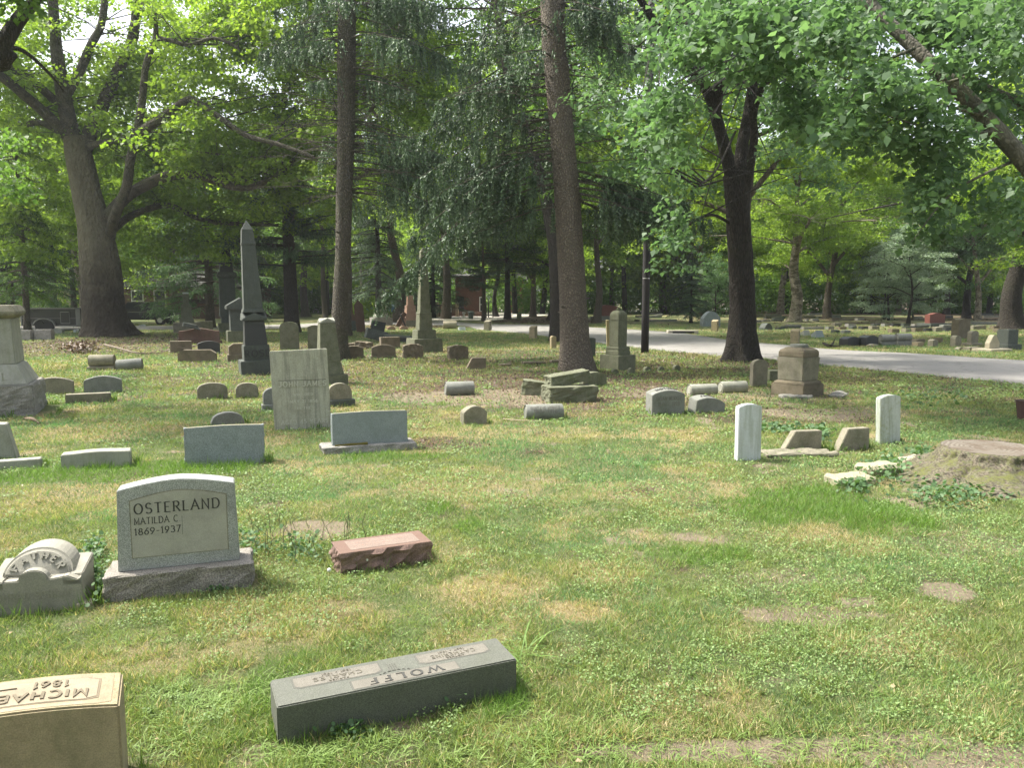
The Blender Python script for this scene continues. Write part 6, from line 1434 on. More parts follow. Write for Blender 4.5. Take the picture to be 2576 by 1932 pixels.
# black enclosed trailer
p = G(55, 833); Zt = p.y; k = Zt / F; tl = thing('trailer', 'black enclosed cargo trailer parked at the far left', 'trailer', p); Lt = 148 * k; Ht = 58 * k
MB().box(0, Lt, 0, 2.0, .35, Ht).obj('body', blk, tl, .04)
mb = MB()
for x0, x1, z0, z1 in ((-.03, Lt + .03, Ht - .06, Ht + .03), (-.03, .05, .3, Ht), (Lt - .25, Lt + .03, .3, Ht), (0, Lt, Ht * .55, Ht * .565), (0, Lt, .3, .36)): mb.box(x0, x1, -.02, .0, z0, z1)
mb.obj('trim', plain_mat('dull_metal', (.2, .2, .2), .5), tl)
dr = MB().box(Lt * .67, Lt * .83, -.025, -.002, .45, Ht - .22).obj('side_door', plain_mat('dull_metal', (.2, .2, .2)), tl); MB().box(Lt * .68, Lt * .82, -.035, -.02, .5, Ht - .27).obj('door_panel', blk, dr)
for xx in (Lt * .33, Lt * .47):
    wl = MB().lathe([(.3, 0), (.3, .2)], 0, 0, 18); wl.v = [(x + xx, z - .12, y + .3) for x, y, z in wl.v]; wl.obj('wheel', tyre, tl, smooth=False)
fn = [(Lt * .40 + .68 * math.cos(R(a)), .35 + .45 * math.sin(R(a))) for a in range(0, 181, 12)]; fn2 = [(x * 1 + (Lt * .40 - x) * .08, z - .05) for x, z in fn]
MB().prism(fn + fn2[::-1], -.15, .0).obj('fender', plain_mat('dull_metal', (.2, .2, .2)), tl)
# black pickup truck
def car(label, xr, yb, Lc, prof, glassp, wheels, body, name='pickup_truck', cat='truck', rz=0):
    p = G(xr, yb); c_ = thing(name, label, cat, (p.x - Lc, p.y, 0), rz)
    MB().prism(prof, 0, 1.85).obj('body', body, c_, .05, 2)
    for q in glassp: MB().prism(q, -.012, 1.862).obj('window', glass, c_)
    for xx in wheels:
        for yy in (-.02, 1.65):
            wl = MB().lathe([(.36, 0), (.36, .22)], 0, 0, 20); wl.v = [(x + xx, z + yy, y + .36) for x, y, z in wl.v]; w_ = wl.obj('wheel', tyre, c_)
            rm = MB().lathe([(.2, 0), (.2, .03)], 0, 0, 14); rm.v = [(x + xx, z + yy - .02 if yy < 1 else z + yy + .21, y + .36) for x, y, z in rm.v]; rm.obj('rim', chrome, w_)
    return c_
Lc = 5.6
tk = car('black pickup truck parked before the brick house, half behind the sycamore', 437, 818, Lc, [(0, .4), (Lc - .1, .4), (Lc, .6), (Lc - .05, 1.0), (Lc - .5, 1.08), (Lc - 1.5, 1.15), (Lc - 2.2, 1.68), (Lc - 3.4, 1.72), (Lc - 3.75, 1.2), (.05, 1.18)],
         [[(Lc - 1.65, 1.17), (Lc - 2.25, 1.6), (Lc - 2.5, 1.61), (Lc - 2.5, 1.17)], [(Lc - 2.58, 1.17), (Lc - 2.58, 1.61), (Lc - 3.35, 1.63), (Lc - 3.6, 1.2)]], (.95, Lc - 1.0), blk)
MB().box(Lc - 1.9, Lc - 3.5, .1, 1.75, 1.715, 1.735).obj('roof_panel', chrome, tk)
for yy in (.1, 1.5): MB().box(Lc - .06, Lc + .012, yy, yy + .25, .72, .92).obj('headlight', white, tk)
MB().box(.3, Lc - .4, -.02, .0, .98, 1.0).obj('side_trim', chrome, tk)
bl = plain_mat('blue_car_paint', (.12, .24, .42), .3); wp = plain_mat('white_car_paint', (.6, .62, .64), .3); Lc = 4.3
pr = [(0, .35), (Lc, .35), (Lc, .8), (Lc - .9, .9), (Lc - 1.6, 1.35), (1.3, 1.38), (.5, .95), (0, .85)]; gl_ = [[(Lc - 1.15, .92), (Lc - 1.7, 1.28), (1.35, 1.3), (.75, .95)]]
car('blue car parked behind the fence left of the stepped pink monument', 1012, 792, Lc, pr, gl_, (.8, Lc - .8), bl, 'parked_car', 'car')
car('white car far off among trunks right of the black pole', 1662, 778, Lc, pr, gl_, (.8, Lc - .8), wp, 'parked_car', 'car')
# gate pillars, walls, signs, bin
def boxthing(name, label, cat, x0, x1, yt, yb, dep, mat, parts=None, bevel=.02, group=None):
    p = G((x0 + x1) / 2, yb); k = p.y / F; Wd = (x1 - x0) * k; h = V((x0 + x1) / 2, yt, p.y).z
    me = MB().box(-Wd / 2, Wd / 2, 0, dep, -.05, h).mesh(name, min(bevel, Wd * .2))
    if not parts: return tag(link(name, me, mat, None, p), label, cat, group)
    root = thing(name, label, cat, p, 0, group); link('body', me, mat, root); parts(root, Wd, h, dep); return root
fieldst = stone_mat('tan_fieldstone', (.45, .35, .25), .3, 0, .5, 0, 1, 60, .95, bscale=14)
def capp(root, Wd, h, d): MB().box(-Wd / 2 - .06, Wd / 2 + .06, -.06, d + .06, h, h + .12).obj('cap', S['cream'], root, .02)
boxthing('gate_pillar', 'stone gate pillar, left one of three before the gatehouse', 'gate pillar', 1093, 1103, 763, 798, .5, fieldst, capp)
boxthing('gate_pillar', 'stone gate pillar, middle one of three before the gatehouse', 'gate pillar', 1110, 1115, 767, 797, .5, fieldst, capp)
boxthing('gate_pillar', 'stone gate pillar, right one of three, beside the notice board', 'gate pillar', 1146, 1153, 763, 797, .5, fieldst, capp)
boxthing('garden_wall', 'dark brick wall running between the gate pillars', 'wall', 1103, 1146, 766, 796, .3, BR_d)
boxthing('garden_wall', 'low hedge-topped wall right of the gate pillars', 'wall', 1153, 1215, 784, 796, .4, BR_d)
def signp(root, Wd, h, d):
    rr_ = random.Random(2)
    mb = MB()
    for r_ in range(5):
        for c_ in range(5): mb.box(-Wd * .42 + c_ * Wd * .17, -Wd * .42 + c_ * Wd * .17 + Wd * .13, -.012, .001, h * .72 - r_ * .13, h * .72 - r_ * .13 + .06)
    mb.obj('notice_sheets', S['inkb'], root)
s_ = thing('notice_board', 'white notice board on posts before the gatehouse', 'notice board', G(1129, 800)); k = s_.location.y / F
MB().box(-7 * k, 7 * k, -.05, .02, .6, 1.05).obj('board', white, s_)
for sx in (-1, 1): MB().box(sx * 6 * k - .04, sx * 6 * k + .04, 0, .08, -.05, .7).obj('post', blk, s_)
mb = MB(); 
for r_ in range(3):
    for c_ in range(5): mb.box(-6 * k + c_ * 2.5 * k, -6 * k + c_ * 2.5 * k + 1.6 * k, -.062, -.049, .66 + r_ * .13, .73 + r_ * .13)
mb.obj('notice_sheets', S['inkb'], s_)
boxthing('utility_box', 'small white utility box on a post beside the bin', 'utility box', 1164, 1169, 785, 799, .3, white, lambda r_, W_, h, d: MB().box(-W_ * .8, W_ * .8, -.05, d + .05, h * .68, h * 1.0 + .01).obj('lid', white, r_, .02))
pb = G(1184, 803); k = pb.y / F; bn = thing('rubbish_bin', 'dark green rubbish bin by the gatehouse at the road bend', 'bin', pb)
MB().lathe([(6 * k, 0), (7.2 * k, 15 * k), (7.2 * k, 16 * k)], 0, .3, 16).obj('body', plain_mat('dark_green_plastic', (.03, .05, .04), .5), bn); MB().lathe([(8 * k, 16 * k), (8 * k, 18 * k), (5 * k, 19.5 * k)], 0, .3, 16).obj('lid', plain_mat('dark_green_plastic', (.03, .05, .04)), bn)
pt = G(1306, 779); k = 20 / F * 5.2; wt = thing('portable_toilet', 'dark green portable toilet beyond the road bend', 'portable toilet', pt); k = pt.y / F
gp = plain_mat('toilet_green', (.02, .10, .08), .5); Wt = 19 * k; Ht = 36 * k
MB().box(-Wt / 2, Wt / 2, 0, 1.1, 0, Ht * .9).obj('cabin', gp, wt, .04); MB().lathe([(Wt * .62, Ht * .9), (Wt * .55, Ht * .97), (.1, Ht)], 0, .55, 4).obj('roof', plain_mat('toilet_roof', (.45, .5, .48)), wt)
dr = MB().box(-Wt * .05, Wt * .40, -.04, .0, .15, Ht * .84).obj('door', plain_mat('toilet_door', (.05, .19, .16)), wt); MB().box(.0, .06, -.07, -.04, Ht * .4, Ht * .46).obj('handle', white, dr)
# posts
for lb, x, w_, y0, y1, m_ in (('thin black gate post left of the stepped pink monument', 995, 4, 758, 806, blk), ('black sign post, left of three by the slim pine', 1223, 3, 762, 800, blk), ('black sign post, middle of three by the slim pine', 1229, 3, 760, 799, blk), ('black sign post, right of three by the slim pine', 1240, 3, 761, 799, blk)):
    p = G(x, y1); k = p.y / F; tag(MB().lathe([(w_ * k / 2, -.05), (w_ * k / 2, V(x, y0, p.y).z), (w_ * k * .2, V(x, y0, p.y).z + .05)], 0, 0, 10).obj('metal_post', m_, None, loc=p), lb, 'post')
boxthing('black_sign', 'low black sign board left of the stepped pink monument', 'sign', 1001, 1021, 776, 790, .1, blk, lambda r_, W_, h, d: [MB().box(s * W_ * .4 - .03, s * W_ * .4 + .03, .02, .08, -.05, h * .4).obj('leg', blk, r_) for s in (-1, 1)])
# chain-link style fence
p = G(965, 800); k = p.y / F; fc = thing('wire_fence', 'black wire fence behind the pale square monument and stepped pink one', 'fence', p); Lf = 150 * k
for i in range(9): MB().tube([(i * Lf / 8 - 20 * k, 0, -.05), (i * Lf / 8 - 20 * k, 0, 1.4)], [.035, .035], 6).obj('post', blk, fc)
mb = MB(); mb.tube([(-20 * k, 0, 1.38), (Lf - 20 * k, 0, 1.38)], [.03, .03], 5)
for i in range(70): mb.box(-20 * k + i * Lf / 70, -20 * k + i * Lf / 70 + .012, -.005, .005, 0, 1.36)
for i in range(8): mb.box(-20 * k, Lf - 20 * k, .006, .012, .1 + i * .16, .112 + i * .16)
mb.obj('mesh_panel', blk, fc)
# white pole with band
p = G(910, 800); tag(MB().lathe([(.14, -.1), (.12, 3), (.1, 7)], 0, 0, 10).obj('pole', plain_mat('weathered_pole', (.3, .27, .22), .9), None, loc=p), 'pale wooden pole beside the narrow pointed red slab', 'pole')
# black utility pole
p = G(1622, 888); k = p.y / F; up_ = thing('utility_pole', 'tall black utility pole between the mossy monument and the double-stemmed tree', 'pole', p)
MB().lathe([(10 * k, -.1), (9.6 * k, 1.5), (9.2 * k, 4), (8 * k, 13)], 0, 0, 16).obj('pole', plain_mat('creosoted_wood', (.022, .02, .02), .8, 0, .5, 8, .8), up_, smooth=True)
for zz in (2.7, 5.9): MB().lathe([(9.7 * k + .003, zz), (9.7 * k + .003, zz + .03)], 0, 0, 16).obj('metal_band', chrome, up_)
MB().tube([(0, 0, 12), (14, 10, 11)], [.02, .02], 5).obj('wire', blk, up_)
# wooden post with wire
p = G(1531, 886); k = p.y / F; wp_ = thing('wooden_post', 'short leaning yellowish wooden post with a wire, left of the mossy monument', 'post', p); hh = V(1531, 805, p.y).z
me = MB().box(-4 * k, 4 * k, -4 * k, 4 * k, -.1, hh); me.v = [(x - z * .05, y, z) for x, y, z in me.v]; me.obj('post', plain_mat('weathered_wood', (.30, .26, .13), .9, 0, .3, 20, .8), wp_, .01)
MB().tube(smoothpts([(-.02, -.05, hh * .78), (.1, -.06, hh * .6), (.22, -.04, hh * .52), (.34, -.02, hh * .56)], 5), [.006] * 16, 5).obj('hanging_wire', chrome, wp_)
MB().box(.05 - .6, .5 - .6, -.3, .15, -.03, .02).obj('footing', S['rock'], wp_)
pm = G(1558, 872); me = MB().lathe([(.05, 0), (.09, .75), (.09, .78)], 0, 0, 10); tag(me.obj('flower_vase', plain_mat('dark_bronze', (.09, .08, .06), .5), None, loc=pm), 'narrow dark vase standing left of the mossy monument shaft', 'vase')
# storm drain
p = G(1718, 840); sd_ = thing('storm_drain', 'concrete storm drain inlet with a dark mouth on the far kerb', 'storm drain', (p.x, p.y, .0)); k = p.y / F
MB().box(-.85, .85, -.1, .5, -.02, .2).obj('lid', stone_mat('drain_concrete', (.36, .33, .27), .1, 0, .3), sd_, .02); MB().box(-.6, .6, -.115, -.09, .04, .14).obj('mouth', blk, sd_)
# fallen branch and leaf pile near the sycamore
br_ = NP(); pts = [(262, 872), (300, 886), (345, 893), (400, 890), (440, 884), (520, 880), (545, 888)]
rg = np.random.default_rng(9); q = smoothpts([G(x, y) + Vector((0, 0, .09 + .06 * math.sin(i * 1.7))) for i, (x, y) in enumerate(pts)], 4); br_.tube(q, np.linspace(.035, .012, len(q)), 6)
for i in (6, 10, 14, 18): br_.tube([q[i], q[i] + Vector((.5, -.25, .15)), q[i] + Vector((1.1, -.35, .05))], [.02, .012, .005], 4)
tag(br_.obj('fallen_branch', plain_mat('bare_branch', (.17, .14, .10), .9), None, smooth=True, rnd=False), 'long bare fallen branch lying on the grass below the sycamore', 'branch')
br_ = NP(); br_.tube(smoothpts([G(2070, 870) + Vector((0, 0, .12)), G(2090, 876) + Vector((0, 0, .1)), G(2101, 863) + Vector((0, 0, .25))], 3), [.04, .05, .06, .05, .04, .02, .01], 6); br_.tube([G(2090, 876) + Vector((0, 0, .1)), G(2097, 872) + Vector((.3, 0, .02))], [.03, .01], 5)
tag(br_.obj('fallen_branch', B_dark, None, rnd=False), 'short forked stick lying on the verge behind the stubby square monument', 'branch')
br_ = NP(); br_.tube(smoothpts([G(60, 1056) + Vector((0, 0, .02)), G(85, 1060) + Vector((0, 0, .03)), G(98, 1068) + Vector((0, 0, .02))], 3), [.015, .03, .035, .03, .02, .015, .01], 6)
tag(br_.obj('driftwood_stick', plain_mat('brown_wood', (.16, .11, .07)), None, rnd=False), 'small brown stick before the rock-faced base at left', 'branch')
br_ = NP(); br_.tube(smoothpts([G(1265, 1057) + Vector((0, 0, .02)), G(1310, 1062) + Vector((0, 0, .03)), G(1360, 1062) + Vector((0, 0, .02))], 3), [.008] * 7, 5)
tag(br_.obj('twig', plain_mat('pale_twig', (.4, .33, .22)), None, rnd=False), 'pale thin twig on the ground before the lettered cylinder', 'branch')
def flakes(name, label, cat, pts, size, mats, n, spread, flat=.1, seed=1, zoff=.02):
    rg = np.random.default_rng(seed); P = np.concatenate([np.array([[G(x, y).x, G(x, y).y, zoff]]) + rg.normal(0, 1, (n, 3)) * [spread[0], spread[1], 0] + [[0, 0, 1]] * rg.uniform(0, flat, (n, 1)) for x, y in pts])
    V_, F_ = kites(P, rg.normal(0, 1, (len(P), 3)) * [1, 1, .3], rg.normal(0, .5, (len(P), 3)) + [0, 0, 1], size * rg.uniform(.6, 1.3, len(P)), size * .7, .2)
    return tag(NP().add(V_, F_, np.repeat(rg.uniform(0, 1, len(P)), 4)).obj(name, mats), label, cat, kind='stuff')
deadleaf = leaf_mat('dead_leaf', (.035, .022, .014), (.15, .095, .055), .1); strawleaf = leaf_mat('pale_dead_leaf', (.28, .20, .11), (.5, .40, .25), .1)
flakes('leaf_pile', 'pile of dead brown leaves left of the two log-shaped cylinders', 'leaf pile', [(200, 890), (188, 884), (214, 880)], .12, deadleaf, 200, (.28, .25), .32, 3)

# big tree stump, right
ps = G(2478, 1236); st = thing('tree_stump', 'wide mossy cut stump with spreading roots at the right edge', 'tree stump', (G(2490, 1200).x, G(2490, 1200).y, 0)); rg = np.random.default_rng(8)
c0 = st.location; n = 72; lv = [(1.9, -.06), (1.55, .02), (1.2, .12), (.98, .22), (.88, .33), (.84, .40), (.80, .425)]
Vv = []; a = np.arange(n) * 2 * np.pi / n
rootf = .55 * np.maximum(0, np.cos(a * 2.5 + 2.0)) ** 2 + .5 * np.exp(-((a - 3.55 + np.pi) % (2 * np.pi) - np.pi) ** 2 / .05) + .25 * np.sin(a * 4 + 1)
for r_, z_ in lv:
    k = np.clip((.40 - z_) / .4, 0, 1) ** 1.5; rr = (r_ * .62) * (1 + rootf * k * .45) * (1 + .03 * rg.normal(0, 1, n)) 
    Vv.append(np.stack([rr * np.cos(a), rr * np.sin(a), np.full(n, z_) + .012 * rg.normal(0, 1, n) * (z_ < .38)], 1))
Vv = np.concatenate(Vv); i = np.arange(n); j = (np.arange(len(lv) - 1) * n)[:, None]
Fq = np.stack([j + i, j + (i + 1) % n, j + n + (i + 1) % n, j + n + i], -1).reshape(-1, 4)
sme = np_mesh('stump_side', Vv, Fq, smooth=True); rough_mesh(sme, .014, 7, 3, 3)
st.scale = (1, 1, .8)
mossm = stone_mat('mossy_stump_bark', (.095, .08, .058), .6, 1, .8, .4, 1.5, 45, 1, (.105, .112, .03), .1, 14, (.47, .6))
link('bark', sme, mossm, st)
m, n_, l_, P_ = newmat('cut_wood'); vec = n_.new('ShaderNodeTexCoord').outputs['Object']
wv = n_.new('ShaderNodeTexWave'); wv.wave_type = 'RINGS'; wv.rings_direction = 'Z'; wv.inputs['Scale'].default_value = 6; wv.inputs['Distortion'].default_value = 6; l_.new(vec, wv.inputs[0])
cc = mixc(n_, l_, wv.outputs['Fac'], (.12, .10, .078), (.21, .185, .145)); rr2 = ramp(n_, .45, .6); l_.new(noise_n(n_, l_, vec, 2.4, 5, .6), rr2.inputs[0]); cc = mixc(n_, l_, rr2.outputs[0], cc, (.10, .07, .045)); l_.new(cc, P_.inputs['Base Color']); P_.inputs['Roughness'].default_value = .95
b_ = n_.new('ShaderNodeBump'); b_.inputs['Distance'].default_value = .03; l_.new(noise_n(n_, l_, vec, 25, 6, .7), b_.inputs['Height']); l_.new(b_.outputs[0], P_.inputs['Normal'])
top = Vv[-n:]; mb = MB().add([tuple(q) for q in top] + [(0, 0, .405)] + [tuple(q * [.5, .5, 1] - [0, 0, .012]) for q in top], [(i, (i + 1) % n, n + 1 + (i + 1) % n, n + 1 + i) for i in range(n)] + [(n + 1 + i, n + 1 + (i + 1) % n, n) for i in range(n)])
mb.obj('cut_top', m, st, smooth=True)
# dark red pot with plant at the right edge
p = G(2582, 1056); fp = thing('flower_pot', 'dark red pot with a dark green plant at the right edge', 'flower pot', p)
MB().lathe([(.13, 0), (.17, .3), (.18, .32)], 0, 0, 16).obj('pot', plain_mat('dark_red_clay', (.05, .026, .02), .8), fp); rg = np.random.default_rng(3)
NP().add(*cluster_leaves(rg, np.array([[.12, 0, .38], [.05, .05, .48], [.2, 0, .3], [.18, -.1, .15]]), .13, 60, .06, .9)).obj('plant', L_dark, fp)

# ------------------------------------------------------------------ grass, weeds, litter
mg, n, l, P = newmat('grass_blades')
at = n.new('ShaderNodeAttribute'); at.attribute_name = 'tint'
l.new(at.outputs['Color'], P.inputs['Base Color']); P.inputs['Roughness'].default_value = .6
tr = n.new('ShaderNodeBsdfTranslucent'); l.new(mixc(n, l, 1.0, at.outputs['Color'], (1.4, 1.4, .8), 'MULTIPLY'), tr.inputs['Color'])
mx = n.new('ShaderNodeMixShader'); mx.inputs[0].default_value = .35; l.new(P.outputs[0], mx.inputs[1]); l.new(tr.outputs[0], mx.inputs[2]); l.new(mx.outputs[0], n['Material Output'].inputs[0])
def tinted(name, Vv, Fq, col, label, cat):
    me = np_mesh(name, Vv, Fq); c = me.color_attributes.new('tint', 'FLOAT_COLOR', 'POINT')
    c.data.foreach_set('color', np.concatenate([col, np.ones((len(col), 1))], 1).astype(np.float32).ravel())
    return tag(link(name, me, mg), label, cat, kind='stuff')
rg = np.random.default_rng(100)
FT = np.array([(x[0], x[1], x[3], x[4], x[5], x[6]) for x in FOOT], float)
def infoot(x, y, grow=0.0):
    m = np.zeros(x.shape, bool)
    for fx, fy, rz, a, b_, _ in FT:
        near = (np.abs(x - fx) < a + b_ + .2) & (np.abs(y - fy) < a + b_ + .2)
        if not near.any(): continue
        dx, dy = x[near] - fx, y[near] - fy; c_, s_ = math.cos(rz), math.sin(rz)
        u = dx * c_ + dy * s_; v = -dx * s_ + dy * c_
        m[near] |= (np.abs(u) < a + grow) & (np.abs(v) < b_ + grow)
    return m
def scatter(Nn, z0, z1, half=.92, side=1.0):
    Yv = np.exp(rg.uniform(math.log(z0), math.log(z1), Nn)); Xv = rg.uniform(-half, half, Nn) * Yv
    return Xv, Yv
def lerp(a, b, t): return np.asarray(a)[None] * (1 - t[:, None]) + np.asarray(b)[None] * t[:, None]
def blades(Xv, Yv, hgt, wid, lean, col):
    N_ = len(Xv); az = rg.uniform(0, 6.283, N_); ln = lean * rg.uniform(.2, 1.6, N_)
    d = np.stack([np.cos(az) * ln, np.sin(az) * ln, np.ones(N_)], 1); nr = rg.normal(0, 1, (N_, 3))
    Pz = hz(Xv, Yv) - .004
    Vv, Fq = kites(np.stack([Xv, Yv, Pz], 1), d, nr, hgt, wid, .1, .35)
    return Vv, Fq, np.repeat(col, 4, 0)
# short turf
X_, Y_ = scatter(950000, 2.3, 60)
dry, bare, lit, lush = ground_fields(X_, Y_)
keepv = (rg.uniform(0, 1, len(X_)) > np.clip(bare * 1.05, 0, .97)) & (rg.uniform(0, 1, len(X_)) > lit * .85) & ~inpoly(X_, Y_, ROADPOLY) & ~infoot(X_, Y_, -.01)
X_, Y_, dry, bare, lit, lush = [q[keepv] for q in (X_, Y_, dry, bare, lit, lush)]
cl = fbm(X_ * 5, Y_ * 5, 201, 3); cl2 = fbm(X_ * 1.6, Y_ * 1.6, 207, 3)
sc_ = np.clip(Y_ / 5, .75, 5)
isdry = rg.uniform(0, 1, len(X_)) < np.clip(.13 + dry * .7, 0, .92)
t = rg.uniform(0, 1, len(X_))
gcol = lerp((.09, .145, .035), (.28, .36, .12), np.clip(t * .7 + (cl - .5) * 1.4 + .15, 0, 1)); gcol[:, 0] *= 1 + (cl2 - .5) * .6
blueish = fbm(X_ * 1.1 + 3, Y_ * 1.1, 215, 3) > .56; gcol[blueish] *= [.72, .96, 1.15]
dcol = lerp((.26, .22, .10), (.55, .47, .26), t)
col = np.where(isdry[:, None], dcol, gcol); col = np.where((lush > .4)[:, None], lerp((.07, .15, .02), (.17, .30, .05), t), col)
hgt = (.022 + .03 * np.clip(cl * 1.6 - .3, 0, 1) + .085 * lush * (lush > .35) * np.clip(cl2 * 1.8 - .3, .3, 1)) * (.6 + .4 * sc_) * rg.uniform(.6, 1.4, len(X_))
hgt = np.minimum(hgt, .14); V1, F1, C1 = blades(X_, Y_, hgt, .0034 * sc_ * np.where(lush > .4, .9, 1), np.where(isdry, 1.6, 1.0), col)
V0, F0, C0 = V1, F1, C1
# longer, denser blades in the nearest few metres
X_, Y_ = scatter(300000, 2.2, 7.5); dry, bare, lit, lush = ground_fields(X_, Y_); cl = fbm(X_ * 6 + 9, Y_ * 6, 251, 3); cl3 = fbm(X_ * 1.4 + 5, Y_ * 1.4, 253, 3)
kp = (cl + (cl3 - .5) * .8 > .42) & (rg.uniform(0, 1, len(X_)) > np.clip(bare * 1.3, 0, .98)) & ~infoot(X_, Y_, -.01); X_, Y_, dry, cl = X_[kp], Y_[kp], dry[kp], cl[kp]
t = rg.uniform(0, 1, len(X_)); isd = rg.uniform(0, 1, len(X_)) < .12 + .65 * dry
col = np.where(isd[:, None], lerp((.28, .24, .11), (.58, .50, .28), t), lerp((.075, .125, .03), (.26, .345, .11), np.clip(t * .9 + (cl - .5) * .8, 0, 1)))
V1, F1, C1 = blades(X_, Y_, (.03 + .06 * np.clip(cl * 2 - .8, 0, 1)) * rg.uniform(.5, 1.5, len(X_)), .0042 * rg.uniform(.6, 1.4, len(X_)), 1.1, col)
tinted('grass', np.concatenate([V0, V1]), np.concatenate([F0, F1 + len(V0)]), np.concatenate([C0, C1]), 'short mown turf of mixed green and straw-coloured blades', 'grass')
# taller grass round the feet of the stones (left by the mower)
ex = []
for k, (fx, fy, rz, a, b_, hh) in enumerate(FT):
    if fy > 16 or hh < .05: continue
    n_ = int((a + b_) * 4 * 260 / max(1, fy / 4)); c_, s_ = math.cos(rz), math.sin(rz)
    sidev = rg.integers(0, 4, n_); u = rg.uniform(-a, a, n_); v = rg.uniform(-b_, b_, n_); o_ = np.abs(rg.normal(0, .035, n_))
    u = np.where(sidev == 0, a + o_, np.where(sidev == 1, -a - o_, u)); v = np.where(sidev == 2, b_ + o_, np.where(sidev == 3, -b_ - o_, v))
    ex.append(np.stack([fx + u * c_ - v * s_, fy + u * s_ + v * c_], 1))
ex = np.concatenate(ex); cl = fbm(ex[:, 0] * 4, ex[:, 1] * 4, 301, 3); kp = cl > .47; ex = ex[kp]; cl = cl[kp]; sc_ = np.clip(ex[:, 1] / 5, .8, 4)
V1, F1, C1 = blades(ex[:, 0], ex[:, 1], (.03 + .12 * np.clip((cl - .45) * 4, 0, 1)) * rg.uniform(.5, 1.3, len(ex)), .0055 * sc_, .45, lerp((.06, .13, .02), (.17, .28, .06), rg.uniform(0, 1, len(ex))))
tinted('tall_grass', V1, F1, C1, 'taller uncut grass round the feet of the stones', 'grass')
# broad-leaved crabgrass tufts
def tufts(ctr, nb, ln, wd, c0, c1, name, label):
    Vs, Fs, Cs = [], [], []; o = 0
    M = len(ctr); k = M * nb; ci = np.repeat(np.arange(M), nb); az = rg.uniform(0, 6.283, k); L = ln * rg.uniform(.4, 1.2, k) * np.repeat(rg.uniform(.6, 1.2, M), nb); el = rg.uniform(.2, 1.1, k)
    B = np.stack([ctr[ci, 0] + rg.normal(0, .02, k), ctr[ci, 1] + rg.normal(0, .02, k), np.zeros(k)], 1); B[:, 2] = hz(B[:, 0], B[:, 1])
    h = np.stack([np.cos(az), np.sin(az), np.zeros(k)], 1); s = np.stack([-np.sin(az), np.cos(az), np.zeros(k)], 1); W = wd * rg.uniform(.6, 1.2, k)
    rows = []
    for t_, wf in ((0, .5), (.33, 1), (.68, .8), (1, .05)):
        c = B + h * (L * (np.cos(el) * t_ + .25 * t_ ** 2))[:, None]; c[:, 2] += L * np.sin(el) * t_ - L * .55 * t_ ** 2 * np.sin(el) + .004
        rows += [c - s * (W * wf / 2)[:, None], c + s * (W * wf / 2)[:, None]]
    Vv = np.stack(rows, 1).reshape(-1, 3); b0 = (np.arange(k) * 8)[:, None]
    Fq = np.concatenate([b0 + np.array([[0, 1, 3, 2]]), b0 + np.array([[2, 3, 5, 4]]), b0 + np.array([[4, 5, 7, 6]])])
    cc = lerp(c0, c1, np.clip(rg.uniform(0, .6, k) + np.repeat(rg.uniform(0, .4, M), nb), 0, 1))
    return tinted(name, Vv, Fq, np.repeat(cc, 8, 0), label, 'weeds')
ct = []
for px, py, rx, ry, n_ in ((1290, 1720, 60, 90, 60), (560, 1780, 180, 60, 130), (420, 1850, 110, 60, 70), (1500, 1850, 300, 70, 120), (900, 1860, 250, 30, 60), (1900, 1640, 500, 90, 110), (2100, 1880, 300, 50, 70), (2350, 1760, 200, 80, 60), (1150, 1590, 150, 50, 20), (2070, 1480, 150, 50, 50), (170, 1185, 200, 14, 60), (560, 1170, 140, 10, 50), (860, 1450, 220, 18, 60), (1180, 1330, 70, 30, 30), (760, 1905, 140, 25, 60), (330, 1610, 120, 40, 20), (1750, 1390, 200, 30, 40), (1350, 1900, 300, 40, 70)):
    for _ in range(n_):
        g_ = G(px + rg.normal(0, rx * .6), py + rg.normal(0, ry * .6)); ct.append((g_.x, g_.y))
ct = np.array(ct); ct = ct[~infoot(ct[:, 0], ct[:, 1], .01)]
tufts(ct, 8, .075, .0048, (.11, .19, .035), (.24, .34, .09), 'crabgrass', 'bright broad-bladed crabgrass tufts in the lawn and by the low stones')
ct = np.array([(G(px, py).x, G(px, py).y) for px, py in ((1300, 1640), (1315, 1650), (1308, 1665), (1330, 1690), (1325, 1640))]); tufts(ct, 5, .27, .008, (.09, .17, .03), (.20, .32, .08), 'tall_crabgrass', 'tall arching grass blades at the right end of the long dark marker')
# clover / ground ivy: little round leaves
def discs(X_, Y_, zz, rad, c0, c1, name, label, nseg=6, tilt=.5):
    N_ = len(X_); nr = unit(np.stack([rg.normal(0, tilt, N_), rg.normal(0, tilt, N_), np.ones(N_)], 1)); a = unit(np.cross(nr, rg.normal(0, 1, (N_, 3)))); b_ = np.cross(nr, a)
    c = np.stack([X_, Y_, hz(X_, Y_) + zz], 1); an = np.arange(nseg) * 2 * np.pi / nseg
    Vv = c[:, None] + rad[:, None, None] * (np.cos(an)[None, :, None] * a[:, None] + np.sin(an)[None, :, None] * b_[:, None]); Vv = Vv.reshape(-1, 3)
    Fq = np.arange(N_ * nseg, dtype=np.int32).reshape(-1, nseg); cc = lerp(c0, c1, rg.uniform(0, 1, N_) * .6 + .4 * (zz - zz.min()) / (np.ptp(zz) + 1e-6))
    return tinted(name, Vv, Fq, np.repeat(cc, nseg, 0), label, 'weeds')
X_, Y_ = scatter(330000, 2.3, 26)
dry, bare, lit, lush = ground_fields(X_, Y_)
f_ = fbm(X_ * 1.3 + 20, Y_ * 1.3, 401, 4); f2_ = fbm(X_ * 8, Y_ * 8, 404, 2)
bias = patchval(X_, Y_, 'lush') * -.12
